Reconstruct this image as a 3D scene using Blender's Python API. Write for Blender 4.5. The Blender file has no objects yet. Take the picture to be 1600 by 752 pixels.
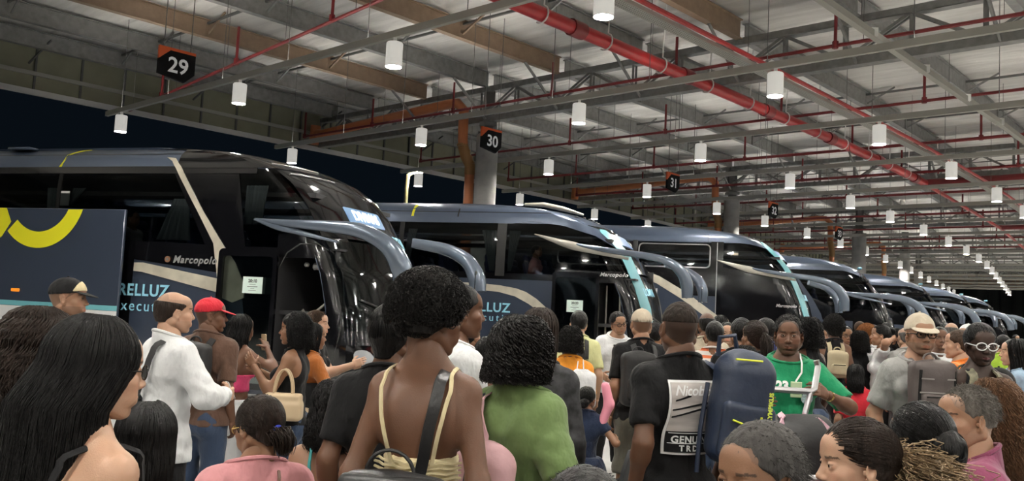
import bpy, math, random
import numpy as np
from mathutils import Matrix, Vector

sc = bpy.context.scene
# ---------------------------------------------------------------- camera
F_PX, CAM_H = 1374.0, 1.62
def _cam():
    ray = lambda px, py: np.array([px-800.0, -(py-376.0), -F_PX])
    up = np.cross(ray(2080, 552), ray(-680, 412)); up /= np.linalg.norm(up)
    if up[1] < 0: up = -up
    f = np.array([0, 0, -1.0]); fy = f-up*f.dot(up); fy /= np.linalg.norm(fy)
    return np.array([np.cross(fy, up), fy, up])
CR = _cam()
cam_data = bpy.data.cameras.new('camera'); cam = bpy.data.objects.new('camera', cam_data)
sc.collection.objects.link(cam); sc.camera = cam
cam_data.sensor_fit = 'HORIZONTAL'; cam_data.sensor_width = 36.0
cam_data.lens = 36.0*F_PX/1600.0; cam_data.clip_end = 400; cam_data.clip_start = 0.05
M = Matrix([list(CR[0])+[0], list(CR[1])+[0], list(CR[2])+[CAM_H], [0, 0, 0, 1]])
cam.matrix_world = M
def at_depth(px, py, Y):
    d = CR @ np.array([px-800.0, -(py-376.0), -F_PX]); d = d/d[1]*Y
    return np.array([d[0], d[1], d[2]+CAM_H])
# ---------------------------------------------------------------- view, world
sc.view_settings.view_transform = 'Standard'; sc.view_settings.look = 'None'
sc.view_settings.gamma = 1.0; sc.view_settings.use_curve_mapping = False
sc.view_settings.exposure = 0.22
UP_W = 46.0            # emission of added strips on the lamp conduits, put in to brighten the ceiling
LAMP_W = 840.0          # emission of the pendant lamps' lenses
wd = bpy.data.worlds.new('night'); sc.world = wd; wd.use_nodes = True
wd.node_tree.nodes['Background'].inputs[0].default_value = (0.0035, 0.006, 0.0095, 1)
wd.node_tree.nodes['Background'].inputs[1].default_value = 0.6
sc.cycles.use_denoising = True
sc.cycles.max_bounces = 8; sc.cycles.diffuse_bounces = 4; sc.cycles.glossy_bounces = 4
sc.cycles.transmission_bounces = 4; sc.cycles.transparent_max_bounces = 8
sc.cycles.sample_clamp_indirect = 4.0; sc.cycles.caustics_reflective = False; sc.cycles.caustics_refractive = False
random.seed(7); RNG = np.random.RandomState(7)

# ---------------------------------------------------------------- materials
MAT = {}
def mat(name, col=(.5, .5, .5), rough=.5, metal=0., spec=.5, emit=None, es=0., noise=None, bump=None, coat=0., sss=0., sheen=0., trans=None, weave=None):
    """noise=(scale, amount[, stretch]) mottles the colour; bump=(scale, strength)"""
    if name in MAT: return MAT[name]
    m = bpy.data.materials.new(name); m.use_nodes = True; nt = m.node_tree; N = nt.nodes; L = nt.links
    b = N['Principled BSDF']; out = N['Material Output']
    b.inputs['Base Color'].default_value = (*col, 1); b.inputs['Roughness'].default_value = rough
    b.inputs['Metallic'].default_value = metal; b.inputs['Specular IOR Level'].default_value = spec
    if coat: b.inputs['Coat Weight'].default_value = coat; b.inputs['Coat Roughness'].default_value = .06
    if sheen: b.inputs['Sheen Weight'].default_value = sheen
    if sss: b.inputs['Subsurface Weight'].default_value = sss; b.inputs['Subsurface Radius'].default_value = (.012, .005, .003)
    if emit: b.inputs['Emission Color'].default_value = (*emit, 1); b.inputs['Emission Strength'].default_value = es
    if noise or bump: tc = N.new('ShaderNodeTexCoord')
    if noise:
        mp = N.new('ShaderNodeMapping'); L.new(tc.outputs['Object'], mp.inputs[0])
        if len(noise) > 2: mp.inputs['Scale'].default_value = noise[2]
        nz = N.new('ShaderNodeTexNoise'); nz.inputs['Scale'].default_value = noise[0]; nz.inputs['Detail'].default_value = 5
        L.new(mp.outputs[0], nz.inputs['Vector'])
        mr = N.new('ShaderNodeMapRange'); mr.inputs[1].default_value = .3; mr.inputs[2].default_value = .7
        mr.inputs[3].default_value = 1-noise[1]; mr.inputs[4].default_value = 1+noise[1]
        L.new(nz.outputs[0], mr.inputs[0])
        mx = N.new('ShaderNodeVectorMath'); mx.operation = 'MULTIPLY'; mx.inputs[0].default_value = col
        L.new(mr.outputs[0], mx.inputs[1]); L.new(mx.outputs[0], b.inputs['Base Color'])
    if bump:
        n2 = N.new('ShaderNodeTexNoise'); n2.inputs['Scale'].default_value = bump[0]; n2.inputs['Detail'].default_value = 4
        mp2 = N.new('ShaderNodeMapping'); L.new(tc.outputs['Object'], mp2.inputs[0])
        if len(bump) > 2: mp2.inputs['Scale'].default_value = bump[2]
        L.new(mp2.outputs[0], n2.inputs['Vector'])
        bp = N.new('ShaderNodeBump'); bp.inputs['Strength'].default_value = bump[1]; bp.inputs['Distance'].default_value = bump[3] if len(bump) > 3 else .02
        L.new(n2.outputs[0], bp.inputs['Height']); L.new(bp.outputs[0], b.inputs['Normal'])
    if trans is not None:   # tinted glass: part see-through, part glossy
        t = N.new('ShaderNodeBsdfTransparent'); t.inputs[0].default_value = (*trans, 1)
        g = N.new('ShaderNodeBsdfGlossy'); g.inputs['Roughness'].default_value = rough; g.inputs[0].default_value = (1, 1, 1, 1)
        fr = N.new('ShaderNodeFresnel'); fr.inputs[0].default_value = 1.5
        ms = N.new('ShaderNodeMixShader'); L.new(fr.outputs[0], ms.inputs[0]); L.new(t.outputs[0], ms.inputs[1]); L.new(g.outputs[0], ms.inputs[2])
        L.new(ms.outputs[0], out.inputs[0])
    MAT[name] = m
    return m

def skin_mat():
    if 'skin' in MAT: return MAT['skin']
    m = mat('skin', (.3, .2, .15), rough=.48, spec=.4, sss=.12, bump=(240, .08))
    a = m.node_tree.nodes.new('ShaderNodeAttribute'); a.attribute_name = 'tone'
    m.node_tree.links.new(a.outputs['Color'], m.node_tree.nodes['Principled BSDF'].inputs['Base Color'])
    return m
def hair_mat(name, col, rough=.38):
    return mat('hair_'+name, col, rough=rough, spec=.2, bump=(70, .5, (1, 1, .25)), noise=(60, .35, (1, 1, .15)))
def cloth(name, col, rough=.85, sheen=.15, b=.35):
    return mat('cloth_'+name, col, rough=rough, spec=.2, sheen=sheen, bump=(7, min(1, b*2.2), (1, 1, .6), .05), noise=(9, .07))

# ---------------------------------------------------------------- objects
COL = sc.collection
def tag(o, label=None, cat=None, group=None, kind=None):
    if label: o['label'] = label
    if cat: o['category'] = cat
    if group: o['group'] = group
    if kind: o['kind'] = kind
    return o
def empty(name, label=None, cat=None, loc=(0, 0, 0), rz=0., group=None, kind=None):
    o = bpy.data.objects.new(name, None); COL.objects.link(o); o.location = loc; o.rotation_euler = (0, 0, rz)
    o.empty_display_size = .1
    return tag(o, label, cat, group, kind)
def copy_tree(o, parent=None):
    c = o.copy(); COL.objects.link(c)
    if parent is not None: c.parent = parent; c.matrix_parent_inverse = o.matrix_parent_inverse.copy()
    for ch in list(o.children): copy_tree(ch, c)
    return c

class MB:
    """collects shapes, then links them as ONE mesh object"""
    def __init__(s): s.v = []; s.f = []; s.n = 0; s.mi = []
    def add(s, v, f, mi=0):
        v = np.asarray(v, float).reshape(-1, 3); s.v.append(v)
        for q in f: s.f.append(tuple(int(i)+s.n for i in q)); s.mi.append(mi)
        s.n += len(v); return s
    def box(s, c, d, R=None, bev=0., mi=0):
        c = np.array(c, float); h = np.array(d, float)/2
        if bev > 0:
            b = min(bev, min(h)*.9); P = []; idx = {}
            for sx in (-1, 1):
                for sy in (-1, 1):
                    for sz in (-1, 1):
                        for ax in range(3):
                            p = np.array([sx, sy, sz])*(h-b); p[ax] += (sx, sy, sz)[ax]*b
                            idx[(sx, sy, sz, ax)] = len(P); P.append(p)
            P = np.array(P); f = []
            I = idx
            for ax in range(3):
                a1, a2 = [(1, 2), (2, 0), (0, 1)][ax]
                for sg in (-1, 1):
                    q = []
                    for u, w in ((-1, -1), (1, -1), (1, 1), (-1, 1)):
                        k = [0, 0, 0]; k[ax] = sg; k[a1] = u; k[a2] = w; q.append(I[(*k, ax)])
                    f.append(q if sg > 0 else q[::-1])
            for ax in range(3):       # edges along ax
                a1, a2 = [(1, 2), (2, 0), (0, 1)][ax]
                for u in (-1, 1):
                    for w in (-1, 1):
                        k0 = [0, 0, 0]; k0[ax] = -1; k0[a1] = u; k0[a2] = w; k1 = list(k0); k1[ax] = 1
                        q = [I[(*k0, a1)], I[(*k1, a1)], I[(*k1, a2)], I[(*k0, a2)]]
                        f.append(q if u*w < 0 else q[::-1])
            for sx in (-1, 1):
                for sy in (-1, 1):
                    for sz in (-1, 1):
                        q = [I[(sx, sy, sz, 0)], I[(sx, sy, sz, 1)], I[(sx, sy, sz, 2)]]
                        f.append(q if sx*sy*sz > 0 else q[::-1])
        else:
            P = np.array([[x, y, z] for x in (-1, 1) for y in (-1, 1) for z in (-1, 1)])*h
            f = [(0, 1, 3, 2), (4, 6, 7, 5), (0, 4, 5, 1), (2, 3, 7, 6), (0, 2, 6, 4), (1, 5, 7, 3)]
        if R is not None: P = P @ np.array(R).T
        return s.add(P+c, f, mi)
    def bar(s, a, b, w, h, up=(0, 0, 1), bev=0., mi=0):
        a = np.array(a, float); b = np.array(b, float); d = b-a; L = np.linalg.norm(d); d /= L
        u = np.array(up, float); x = np.cross(u, d)
        if np.linalg.norm(x) < 1e-4: x = np.cross((1, 0, 0), d)
        x /= np.linalg.norm(x); z = np.cross(d, x)
        return s.box((a+b)/2, (w, L, h), np.array([x, d, z]).T, bev, mi)
    def tube(s, pts, r, n=8, cap=True, mi=0, closed=False):
        P = np.array(pts, float); m = len(P); r = np.full(m, r) if np.isscalar(r) else np.array(r, float)
        T = np.gradient(P, axis=0); T /= np.linalg.norm(T, axis=1)[:, None]+1e-9
        u = np.array([0, 0, 1.]) if abs(T[0][2]) < .9 else np.array([1., 0, 0])
        ang = np.arange(n)*2*math.pi/n; V = []
        for i in range(m):
            x = np.cross(u, T[i]); x /= np.linalg.norm(x)+1e-9; y = np.cross(T[i], x); u = y
            V.append(P[i]+r[i]*(np.cos(ang)[:, None]*x+np.sin(ang)[:, None]*y))
        f = [(i*n+j, i*n+(j+1) % n, (i+1)*n+(j+1) % n, (i+1)*n+j) for i in range(m-1) for j in range(n)]
        if cap: f += [tuple(range(n))[::-1], tuple((m-1)*n+j for j in range(n))]
        return s.add(np.concatenate(V), f, mi)
    def lathe(s, prof, c=(0, 0, 0), n=24, R=None, mi=0):
        V = []; c = np.array(c, float)
        for r, z in prof:
            for j in range(n):
                t = 2*math.pi*j/n; V.append((r*math.cos(t), r*math.sin(t), z))
        V = np.array(V)
        if R is not None: V = V @ np.array(R).T
        m = len(prof); f = [(i*n+j, i*n+(j+1) % n, (i+1)*n+(j+1) % n, (i+1)*n+j) for i in range(m-1) for j in range(n)]
        if prof[0][0] > 1e-5: f.append(tuple(range(n))[::-1])
        if prof[-1][0] > 1e-5: f.append(tuple((m-1)*n+j for j in range(n)))
        return s.add(V+c, f, mi)
    def prism(s, poly, t, Mx, mi=0):
        """poly 2D outline, extruded by t along local z, placed by 4x4 Mx"""
        n = len(poly); V = [(x, y, 0) for x, y in poly]+[(x, y, t) for x, y in poly]
        V = (np.c_[np.array(V, float), np.ones(2*n)] @ np.array(Mx).T)[:, :3]
        f = [tuple(range(n))[::-1], tuple(range(n, 2*n))]+[(i, (i+1) % n, n+(i+1) % n, n+i) for i in range(n)]
        return s.add(V, f, mi)
    def build(s, name, m, parent=None, smooth=True, loc=None, rz=None):
        me = bpy.data.meshes.new(name); V = np.concatenate(s.v) if s.v else np.zeros((0, 3))
        me.from_pydata(V.tolist(), [], s.f); me.update()
        ms = m if isinstance(m, (list, tuple)) else [m]
        for x in ms: me.materials.append(x)
        if len(ms) > 1: me.polygons.foreach_set('material_index', s.mi)
        if smooth:
            me.polygons.foreach_set('use_smooth', [True]*len(me.polygons))
            try: me.set_sharp_from_angle(angle=math.radians(38))
            except Exception: pass
        o = bpy.data.objects.new(name, me); COL.objects.link(o)
        if parent is not None: o.parent = parent
        if loc is not None: o.location = loc
        if rz is not None: o.rotation_euler = (0, 0, rz)
        return o

def fast_mesh(name, V, Q, m, parent=None, smooth=True, tri=False, attr=None):
    """numpy quads (or triangles) straight into a mesh object"""
    k = Q.shape[1]; me = bpy.data.meshes.new(name)
    me.vertices.add(len(V)); me.vertices.foreach_set('co', np.asarray(V, np.float32).ravel())
    me.loops.add(Q.size); me.loops.foreach_set('vertex_index', np.asarray(Q, np.int32).ravel())
    me.polygons.add(len(Q)); me.polygons.foreach_set('loop_start', np.arange(0, Q.size, k, dtype=np.int32))
    if smooth: me.polygons.foreach_set('use_smooth', np.ones(len(Q), bool))
    me.materials.append(m); me.update(calc_edges=True)
    if attr is not None:
        a = me.color_attributes.new('tone', 'FLOAT_COLOR', 'POINT')
        a.data.foreach_set('color', np.c_[attr, np.ones(len(V))].astype(np.float32).ravel())
    o = bpy.data.objects.new(name, me); COL.objects.link(o)
    if parent is not None: o.parent = parent
    return o

FONT = bpy.data.fonts.load('<builtin>') if False else None
def text_verts(txt, size=1., bold=0., shear=0., space=1., ax='CENTER', ext=0.003, align_y='CENTER', res=3):
    cu = bpy.data.curves.new('t', 'FONT'); cu.body = txt; cu.size = size; cu.align_x = ax; cu.align_y = align_y
    cu.extrude = ext; cu.offset = bold; cu.shear = shear; cu.space_character = space; cu.resolution_u = res
    o = bpy.data.objects.new('t', cu); COL.objects.link(o)
    dg = bpy.context.evaluated_depsgraph_get(); dg.update()
    me = bpy.data.meshes.new_from_object(o.evaluated_get(dg))
    V = np.array([v.co[:] for v in me.vertices]).reshape(-1, 3); f = [tuple(p.vertices) for p in me.polygons]
    bpy.data.objects.remove(o); bpy.data.curves.remove(cu); bpy.data.meshes.remove(me)
    return V, f
def text_obj(name, txt, m, size, Mx, parent=None, warp=None, **k):
    """Mx: 4x4 numpy placing text plane (x right, y up, z out)"""
    V, f = text_verts(txt, size, **k)
    V = V*1.0
    if warp is not None: V = warp(V)
    else: V = (np.c_[V, np.ones(len(V))] @ np.array(Mx).T)[:, :3]
    return MB().add(V, f).build(name, m, parent, smooth=False)
def frame(o, x, y, z=None):
    x = np.array(x, float); x /= np.linalg.norm(x); y = np.array(y, float); y -= x*x.dot(y); y /= np.linalg.norm(y)
    z = np.cross(x, y); Mx = np.eye(4); Mx[:3, 0] = x; Mx[:3, 1] = y; Mx[:3, 2] = z; Mx[:3, 3] = o
    return Mx
# ================================================================ STATION STRUCTURE
# station frame: a runs along the platforms (away), c across towards the concourse
AD = np.array([.6825, .7309]); CD = np.array([.7309, -.6825]); OO = np.array([-.78, 23.0])
def bend(a): return -.0028*max(a-3, 0)**2 if a < 40 else -.0028*37**2-.2072*(a-40)
def W(a, c, z):
    p = OO+AD*a+CD*(c+bend(a)); return np.array([p[0], p[1], z])
RZ = math.atan2(AD[1], AD[0])
def apts(a0, a1, c, z, step=3.4):
    n = max(2, int(math.ceil((a1-a0)/step))+1); return [W(a, c, z) for a in np.linspace(a0, a1, n)]
C0, C1, A0, A1 = -7.8, 36.0, -38.0, 84.0
m_floor = mat('concrete_floor', (.44, .44, .43), rough=.45, noise=(1.3, .16), bump=(30, .06))
m_foil = None
def foil_mat():
    m = mat('roof_insulation', (.55, .54, .52), rough=.42, metal=.0); nt = m.node_tree; N = nt.nodes; L = nt.links; b = N['Principled BSDF']
    tc = N.new('ShaderNodeTexCoord'); mp = N.new('ShaderNodeMapping'); mp.inputs['Rotation'].default_value = (0, 0, -RZ)
    mp.inputs['Scale'].default_value = (4.0, .35, 1); L.new(tc.outputs['Object'], mp.inputs[0])
    rot = N.new('ShaderNodeMapping'); rot.inputs['Rotation'].default_value = (0, 0, -RZ); L.new(tc.outputs['Object'], rot.inputs[0])
    sc2 = N.new('ShaderNodeMapping'); sc2.inputs['Scale'].default_value = (3.2, .4, 1); L.new(rot.outputs[0], sc2.inputs[0])
    nz = N.new('ShaderNodeTexNoise'); nz.inputs['Scale'].default_value = 1.0; nz.inputs['Detail'].default_value = 6; nz.inputs['Distortion'].default_value = .6
    L.new(sc2.outputs[0], nz.inputs['Vector'])
    cr = N.new('ShaderNodeValToRGB'); cr.color_ramp.elements[0].position = .3; cr.color_ramp.elements[0].color = (.60, .585, .56, 1)
    cr.color_ramp.elements[1].position = .7; cr.color_ramp.elements[1].color = (.86, .85, .82, 1)
    L.new(nz.outputs[0], cr.inputs[0]); L.new(cr.outputs[0], b.inputs['Base Color'])
    bp = N.new('ShaderNodeBump'); bp.inputs['Strength'].default_value = .5; bp.inputs['Distance'].default_value = .12
    L.new(nz.outputs[0], bp.inputs['Height']); L.new(bp.outputs[0], b.inputs['Normal'])
    return m
m_foil = foil_mat()
m_steel = mat('galvanised_steel', (.25, .25, .245), rough=.5, metal=.35, noise=(7, .18))
m_primer = mat('primer_steel', (.27, .19, .13), rough=.6, noise=(6, .12))
m_dsteel = mat('dark_steel', (.13, .13, .128), rough=.5, metal=.3)
m_olive = mat('fascia_panel', (.27, .27, .19), rough=.6, noise=(1.5, .12))
m_white = mat('white_metal', (.93, .93, .91), rough=.45)
m_red = mat('red_pipe_paint', (.36, .018, .022), rough=.35)
m_dred = mat('dark_red_paint', (.16, .012, .015), rough=.4)
m_cond = mat('pale_conduit', (.42, .41, .37), rough=.5)
m_orange = mat('orange_pvc', (.55, .19, .075), rough=.45)
m_ochre = mat('ochre_joint', (.33, .17, .055), rough=.45)
m_conc = mat('column_concrete', (.36, .355, .34), rough=.7, noise=(3, .15), bump=(25, .15))
m_black = mat('black_matt', (.012, .012, .013), rough=.5)

# floor
g = 90
fl = MB().add([(-g, -30, 0), (g, -30, 0), (g, 130, 0), (-g, 130, 0)], [(0, 1, 2, 3)]).build('floor', m_floor); tag(fl, kind='structure')
m_yel = mat('yellow_line_paint', (.55, .42, .03), rough=.5)
for i, (c, lab) in enumerate(((8.6, 'trim_1'),)):
    b = MB(); P = apts(-20, 60, c, .004)
    for p, q in zip(P, P[1:]): b.bar(p, q, .15, .006)
    tag(b.build(lab, m_yel), kind='structure')
# walkway edge kerb under the bus noses
# roof insulation
def ribbon(c0, c1, z, name, m, thick=.05, a0=A0, a1=A1):
    A_ = np.linspace(a0, a1, 40); V = []; f = []
    for a in A_:
        for cc, zz in ((c0, z), (c1, z), (c1, z+thick), (c0, z+thick)): V.append(W(a, cc, zz))
    n = len(A_)
    for i in range(n-1):
        for j in range(4): f.append((i*4+j, i*4+(j+1) % 4, (i+1)*4+(j+1) % 4, (i+1)*4+j))
    f += [(3, 2, 1, 0), tuple(range(4*n-4, 4*n))]
    return MB().add(V, f).build(name, m, smooth=False)
tag(ribbon(C0, C1, 7.98, 'ceiling', m_foil), kind='structure')
# purlins (thin dark bars running across) one object each
for i, a in enumerate(np.arange(-13.6+3.4, A1, 3.4)):
    if abs(a/13.6-round(a/13.6)) < .05: continue
    b = MB().bar(W(a, C0, 7.84), W(a, 30 if a < 30 else 24, 7.84), .05, .05)
    tag(b.build('roof_purlin', m_dsteel, smooth=False), kind='structure')
# I-beams along a
cs = [-7.0, -4.9]+[-2.45+2.45*i for i in range(14)]
for i, c in enumerate(cs):
    for k in range(-1, 6):
        if c > 22 and k > 1: continue
        a0, a1 = k*13.6+.12, k*13.6+13.5
        b = MB(); P = [W(a0, c, 0), W((a0+a1)/2, c, 0), W(a1, c, 0)]
        for p, q in zip(P, P[1:]):
            z = lambda v, h: np.array([v[0], v[1], h])
            b.bar(z(p, 7.71), z(q, 7.71), .02, .38); b.bar(z(p, 7.51), z(q, 7.51), .16, .02); b.bar(z(p, 7.91), z(q, 7.91), .14, .02)
        for s in range(1, 4):
            w = W(a0+(a1-a0)*s/4, c, 7.71); b.box(w, (.12, .03, .38), [[AD[0], -AD[1], 0], [AD[1], AD[0], 0], [0, 0, 1]])
            # fly brace from the web to the foil
            if k < 3: b.bar(W(a0+(a1-a0)*s/4, c+.05, 7.6), W(a0+(a1-a0)*s/4, c+.75, 7.95), .04, .04)
        prim = (c in (-2.45,) or abs(c-2.45) < .01 or abs(c-7.35) < .01) and k < 0
        tag(b.build('roof_beam', m_primer if prim else m_steel, smooth=False), kind='structure')
# trusses across at every column line
for k in range(-1, 7):
    a = k*13.6; cL, cR = -7.6, (31.0 if k < 2 else 26.0)
    b = MB()
    for dz, h in ((6.66, .15), (7.47, .13)):
        for da in (-.09, .09): b.bar(W(a+da, cL, dz), W(a+da, cR, dz), .05, h)
        b.bar(W(a, cL, dz-.07), W(a, cR, dz-.07), .20, .015)
    c = cL; j = 0
    while c+1.225 <= cR:
        for da in (-.06, .06):
            b.bar(W(a+da, c, 6.68), W(a+da, c, 7.45), .035, .05, up=(1, 0, 0))
            if j % 2 == 0: b.bar(W(a+da, c, 6.72), W(a+da, c+1.225, 7.42), .035, .06)
            else: b.bar(W(a+da, c, 7.42), W(a+da, c+1.225, 6.72), .035, .06)
        c += 1.225; j += 1
    b.bar(W(a, cL, 7.04), W(a, cR, 7.04), .03, .03)
    for cc in cs[2:]:       # knee braces from the beams to the bottom chord
        if cc < cR:
            b.tube([W(a-1.35, cc, 7.5), W(a-.1, cc, 6.62)], .035, 6)
            if k < 2: b.tube([W(a+1.35, cc, 7.5), W(a+.1, cc, 6.62)], .035, 6)
    tag(b.build('roof_truss', m_steel, smooth=False), kind='structure')
# fascia along the canopy edge: olive panels, rails, white drip edge
b = MB(); P = apts(A0, A1, C0, 7.33)
for p, q in zip(P, P[1:]): b.bar(p, q, .05, 1.6)
tag(b.build('wall_street_side', m_olive, smooth=False), kind='structure')
for nm, z, w, h, m, dc in (('trim_2', 6.55, .10, .14, m_white, .05), ('trim_3', 7.02, .06, .10, m_cond, .10), ('trim_4', 8.0, .5, .42, m_steel, .33)):
    b = MB(); P = apts(A0, A1, C0+dc, z)
    for p, q in zip(P, P[1:]): b.bar(p, q, w, h)
    tag(b.build(nm, m, smooth=False), kind='structure')
b = MB()
for a in np.arange(A0, 60, 1.13): b.box(W(a, C0+.06, 7.3), (.05, .05, 1.4), [[AD[0], -AD[1], 0], [AD[1], AD[0], 0], [0, 0, 1]])
tag(b.build('trim_5', m_dsteel, smooth=False), kind='structure')
for a in np.arange(-22, 30, 4.4):
    b = MB().bar(W(a, C0+.1, 7.25), W(a+.2, C0+.95, 7.75), .04, .04); tag(b.build('trim_6', m_dsteel), kind='structure')
# far end: building wall across the end of the canopy
b = MB().bar(W(A1, C0, 7.35), W(A1, 40, 7.35), .1, 1.6); tag(b.build('wall_end_fascia', m_primer), kind='structure')
b = MB().bar(W(A1-.1, C0, 6.5), W(A1-.1, 40, 6.5), .2, .18); tag(b.build('trim_7', m_white), kind='structure')
m_dwall = mat('far_dark_wall', (.030, .032, .030), rough=.8, noise=(1, .3, (3, 3, .1)))
b = MB().bar(W(A1+9, -40, 4), W(A1+9, 60, 4), .3, 8); 
for c in np.arange(-38, 58, 1.2): b.bar(W(A1+8.8, c, 0.1), W(A1+8.8, c, 7.8), .25, .12, up=(1, 0, 0))
tag(b.build('wall_far', m_dwall), kind='structure')
# columns
def column(a, c, top=6.25, r=.29, dep=True):
    w = W(a, c, 0); e = empty('column', 'round concrete column carrying the roof truss behind the %s' % dep, 'column', w, kind='structure')
    MB().lathe([(r, 0), (r, top-.02), (r-.02, top)], n=28).build('shaft', m_conc, e)
    b = MB(); b.box((0, 0, (top+6.6)/2), (.26, .26, 6.6-top+.1)); b.box((0, 0, top+.02), (.5, .5, .04))
    for s in (-1, 1): b.box((s*.13, 0, 7.0), (.03, .26, 1.0)); 
    b.box((0, 0, 7.0), (.24, .03, 1.0)); b.box((0, 0, 6.5), (.45, .45, .1))
    b.build('steel_post', m_dsteel, e)
    return e
column(0, 0, dep='second bus'); column(13.6, 0, dep='third bus'); column(26.6, 1.0, dep='fourth bus', r=.33); column(37.6, 1.2, dep='fifth bus')
column(-13.6, 0, dep='first bus'); column(54, 0, dep='last bus')
# drain pipes
def drain(a, lab):
    e = empty('drain_pipe', lab, 'pipe')
    pts = [W(a-.45, -7.3, 6.95), W(a-.45, -6.9, 6.9), W(a-.45, -1.2, 7.12)]
    MB().tube(pts, .13, 14).tube([W(a-.45, -7.35, 6.6), W(a-.45, -7.3, 7.2)], .16, 12).build('sloping_run', m_orange, e)
    b = MB(); P = [np.array(W(a-.45, -1.2, 7.12)), np.array(W(a-.45, -.75, 7.1)), np.array(W(a-.45, -.5, 6.9)), np.array(W(a-.45, -.48, 6.1)), np.array(W(a-.42, -.48, 5.95))]
    b.tube(P, .135, 14)
    b.build('elbow', m_orange, e)
    b = MB(); q = [W(a-.42, -.50, 5.95), W(a-.3, -.48, 5.65), W(a-.15, -.47, 5.45), W(a-.12, -.49, 5.2)]; b.tube(q, .145, 14)
    for i in range(4): b.tube([np.array(q[0])*(1-i/3.4)+np.array(q[2])*(i/3.4)+np.array([0, 0, .03]), np.array(q[0])*(1-i/3.4)+np.array(q[2])*(i/3.4)-np.array([0, 0, .03])], .155, 14)
    b.build('offset_joint', m_ochre, e)
    MB().tube([W(a-.12, -.49, 5.2), W(a-.12, -.49, .05)], .13, 14).build('downpipe', m_orange, e)
drain(0, 'orange drain pipe bending down the concrete column beside hanging sign 30')
drain(13.6, 'orange drain pipe running under the truss behind hanging sign 31')
drain(27.2, 'orange drain pipe under the roof farther along past sign 32')
drain(40.8, 'brownish drain pipe near the far end of the terminal roof')
# big red main
def pipe(name, pts, r, m, lab, cat='pipe', group=None, n=10):
    return tag(MB().tube(pts, r, n).build(name, m), lab, cat, group)
e = empty('fire_main_pipe', 'thick red fire main hanging under the roof beams with white hooks', 'pipe')
MB().tube(apts(-14, 13.0, 7.15, 6.36), .12, 14).build('main_tube', m_red, e)
for a in np.arange(-12, 13, 3.4): MB().tube([W(a-.16, 7.15, 6.36), W(a+.16, 7.15, 6.36)], .145, 12).build('coupling', m_dred, e)
for a in np.arange(-9.5, 12.5, 1.7):
    th = np.linspace(-2.2, 1.2, 9); hk = [W(a, 7.15+.15*math.cos(t), 6.36+.15*math.sin(t)) for t in th]; hk.append(W(a, 7.25, 7.5))
    MB().tube(hk, .014, 5).build('hook', m_white, e)
e2 = empty('fire_branch_pipe', 'thinner red pipe continuing from the end of the thick fire main', 'pipe')
MB().tube([W(13.0, 7.15, 6.34), W(24.8, 7.4, 6.2), W(40, 8.0, 6.1)], .06, 8).build('branch_tube', m_red, e2)
MB().tube([W(13.0, 7.15, 6.36), W(13.0, 18, 6.36)], .14, 10).build('cross_tube', m_dred, e2)
MB().tube([W(24.8, 7.5, 6.2), W(24.8, 16, 6.2)], .1, 8).build('cross_tube', m_dred, e2)
# sprinkler lines across
for i, (a, z) in enumerate(((-7.25, 6.05), (-1.3, 6.62), (3.4, 6.62), (7.9, 6.62), (12.3, 6.62), (16.8, 6.62), (21, 6.4), (26, 6.4), (31, 6.4), (36, 6.4))):
    cR = 5.7 if i == 0 else 16
    e = empty('sprinkler_line', ['thin red sprinkler pipe rising from sign 29 toward the fire main', 'thin red sprinkler pipe along the bottom of the nearest truss', 'thin red sprinkler pipe crossing between signs 30 and 31', 'dark red sprinkler pipe crossing just above sign 31'][i] if i < 4 else 'dark red sprinkler pipe crossing under the distant roof', 'pipe', group='distant sprinkler pipes' if i >= 4 else None)
    L_ = MB().tube([W(a, -6.6 if i else -5.2, z), W(a, cR, z if i else 6.9)], .035 if i < 3 else .045, 7)
    L_.build('line', m_dred, e)
    for j, c in enumerate(np.arange(-6.6 if i else -3.5, cR-.5, 3.3)):
        zz = z+(.9*(c+5.2)/10.9 if i == 0 else 0)
        b = MB(); b.tube([W(a, c, zz), W(a, c, zz+.75)], .03, 6); b.tube([W(a, c, zz-.05), W(a, c, zz+.08)], .055, 6)
        b.build('riser', m_dred, e)
    for c in np.arange(-5, cR-.5, 2.2):
        zz = z+(.9*(c+5.2)/10.9 if i == 0 else 0)
        MB().tube([W(a, c, zz), W(a, c, 7.97)], .006, 4).build('hanger_rod', m_dsteel, e)
# cable tray along a, perforated
def tray_mat():
    m = mat('perforated_tray', (.45, .44, .40), rough=.5); nt = m.node_tree; N = nt.nodes; L = nt.links
    tc = N.new('ShaderNodeTexCoord'); v = N.new('ShaderNodeTexVoronoi'); v.inputs['Scale'].default_value = 22; v.inputs['Randomness'].default_value = 0
    mp = N.new('ShaderNodeMapping'); mp.inputs['Rotation'].default_value = (0, 0, -RZ); L.new(tc.outputs['Object'], mp.inputs[0]); L.new(mp.outputs[0], v.inputs['Vector'])
    mth = N.new('ShaderNodeMath'); mth.operation = 'GREATER_THAN'; mth.inputs[1].default_value = .28; L.new(v.outputs['Distance'], mth.inputs[0])
    mx = N.new('ShaderNodeMix'); mx.data_type = 'RGBA'; mx.inputs['A'].default_value = (.06, .06, .055, 1); mx.inputs['B'].default_value = (.45, .44, .40, 1)
    L.new(mth.outputs[0], mx.inputs['Factor']); L.new(mx.outputs['Result'], N['Principled BSDF'].inputs['Base Color'])
    return m
e = empty('cable_tray', 'pale perforated cable tray with a red pipe running beside it', 'cable tray')
b = MB(); P = apts(-14, 34, 9.05, 6.0)
for p, q in zip(P, P[1:]):
    b.bar(p, q, .20, .012)
    s = CD*.1
    for sg in (-1, 1): b.bar(p+np.array([s[0]*sg, s[1]*sg, .03]), q+np.array([s[0]*sg, s[1]*sg, .03]), .012, .06)
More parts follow.
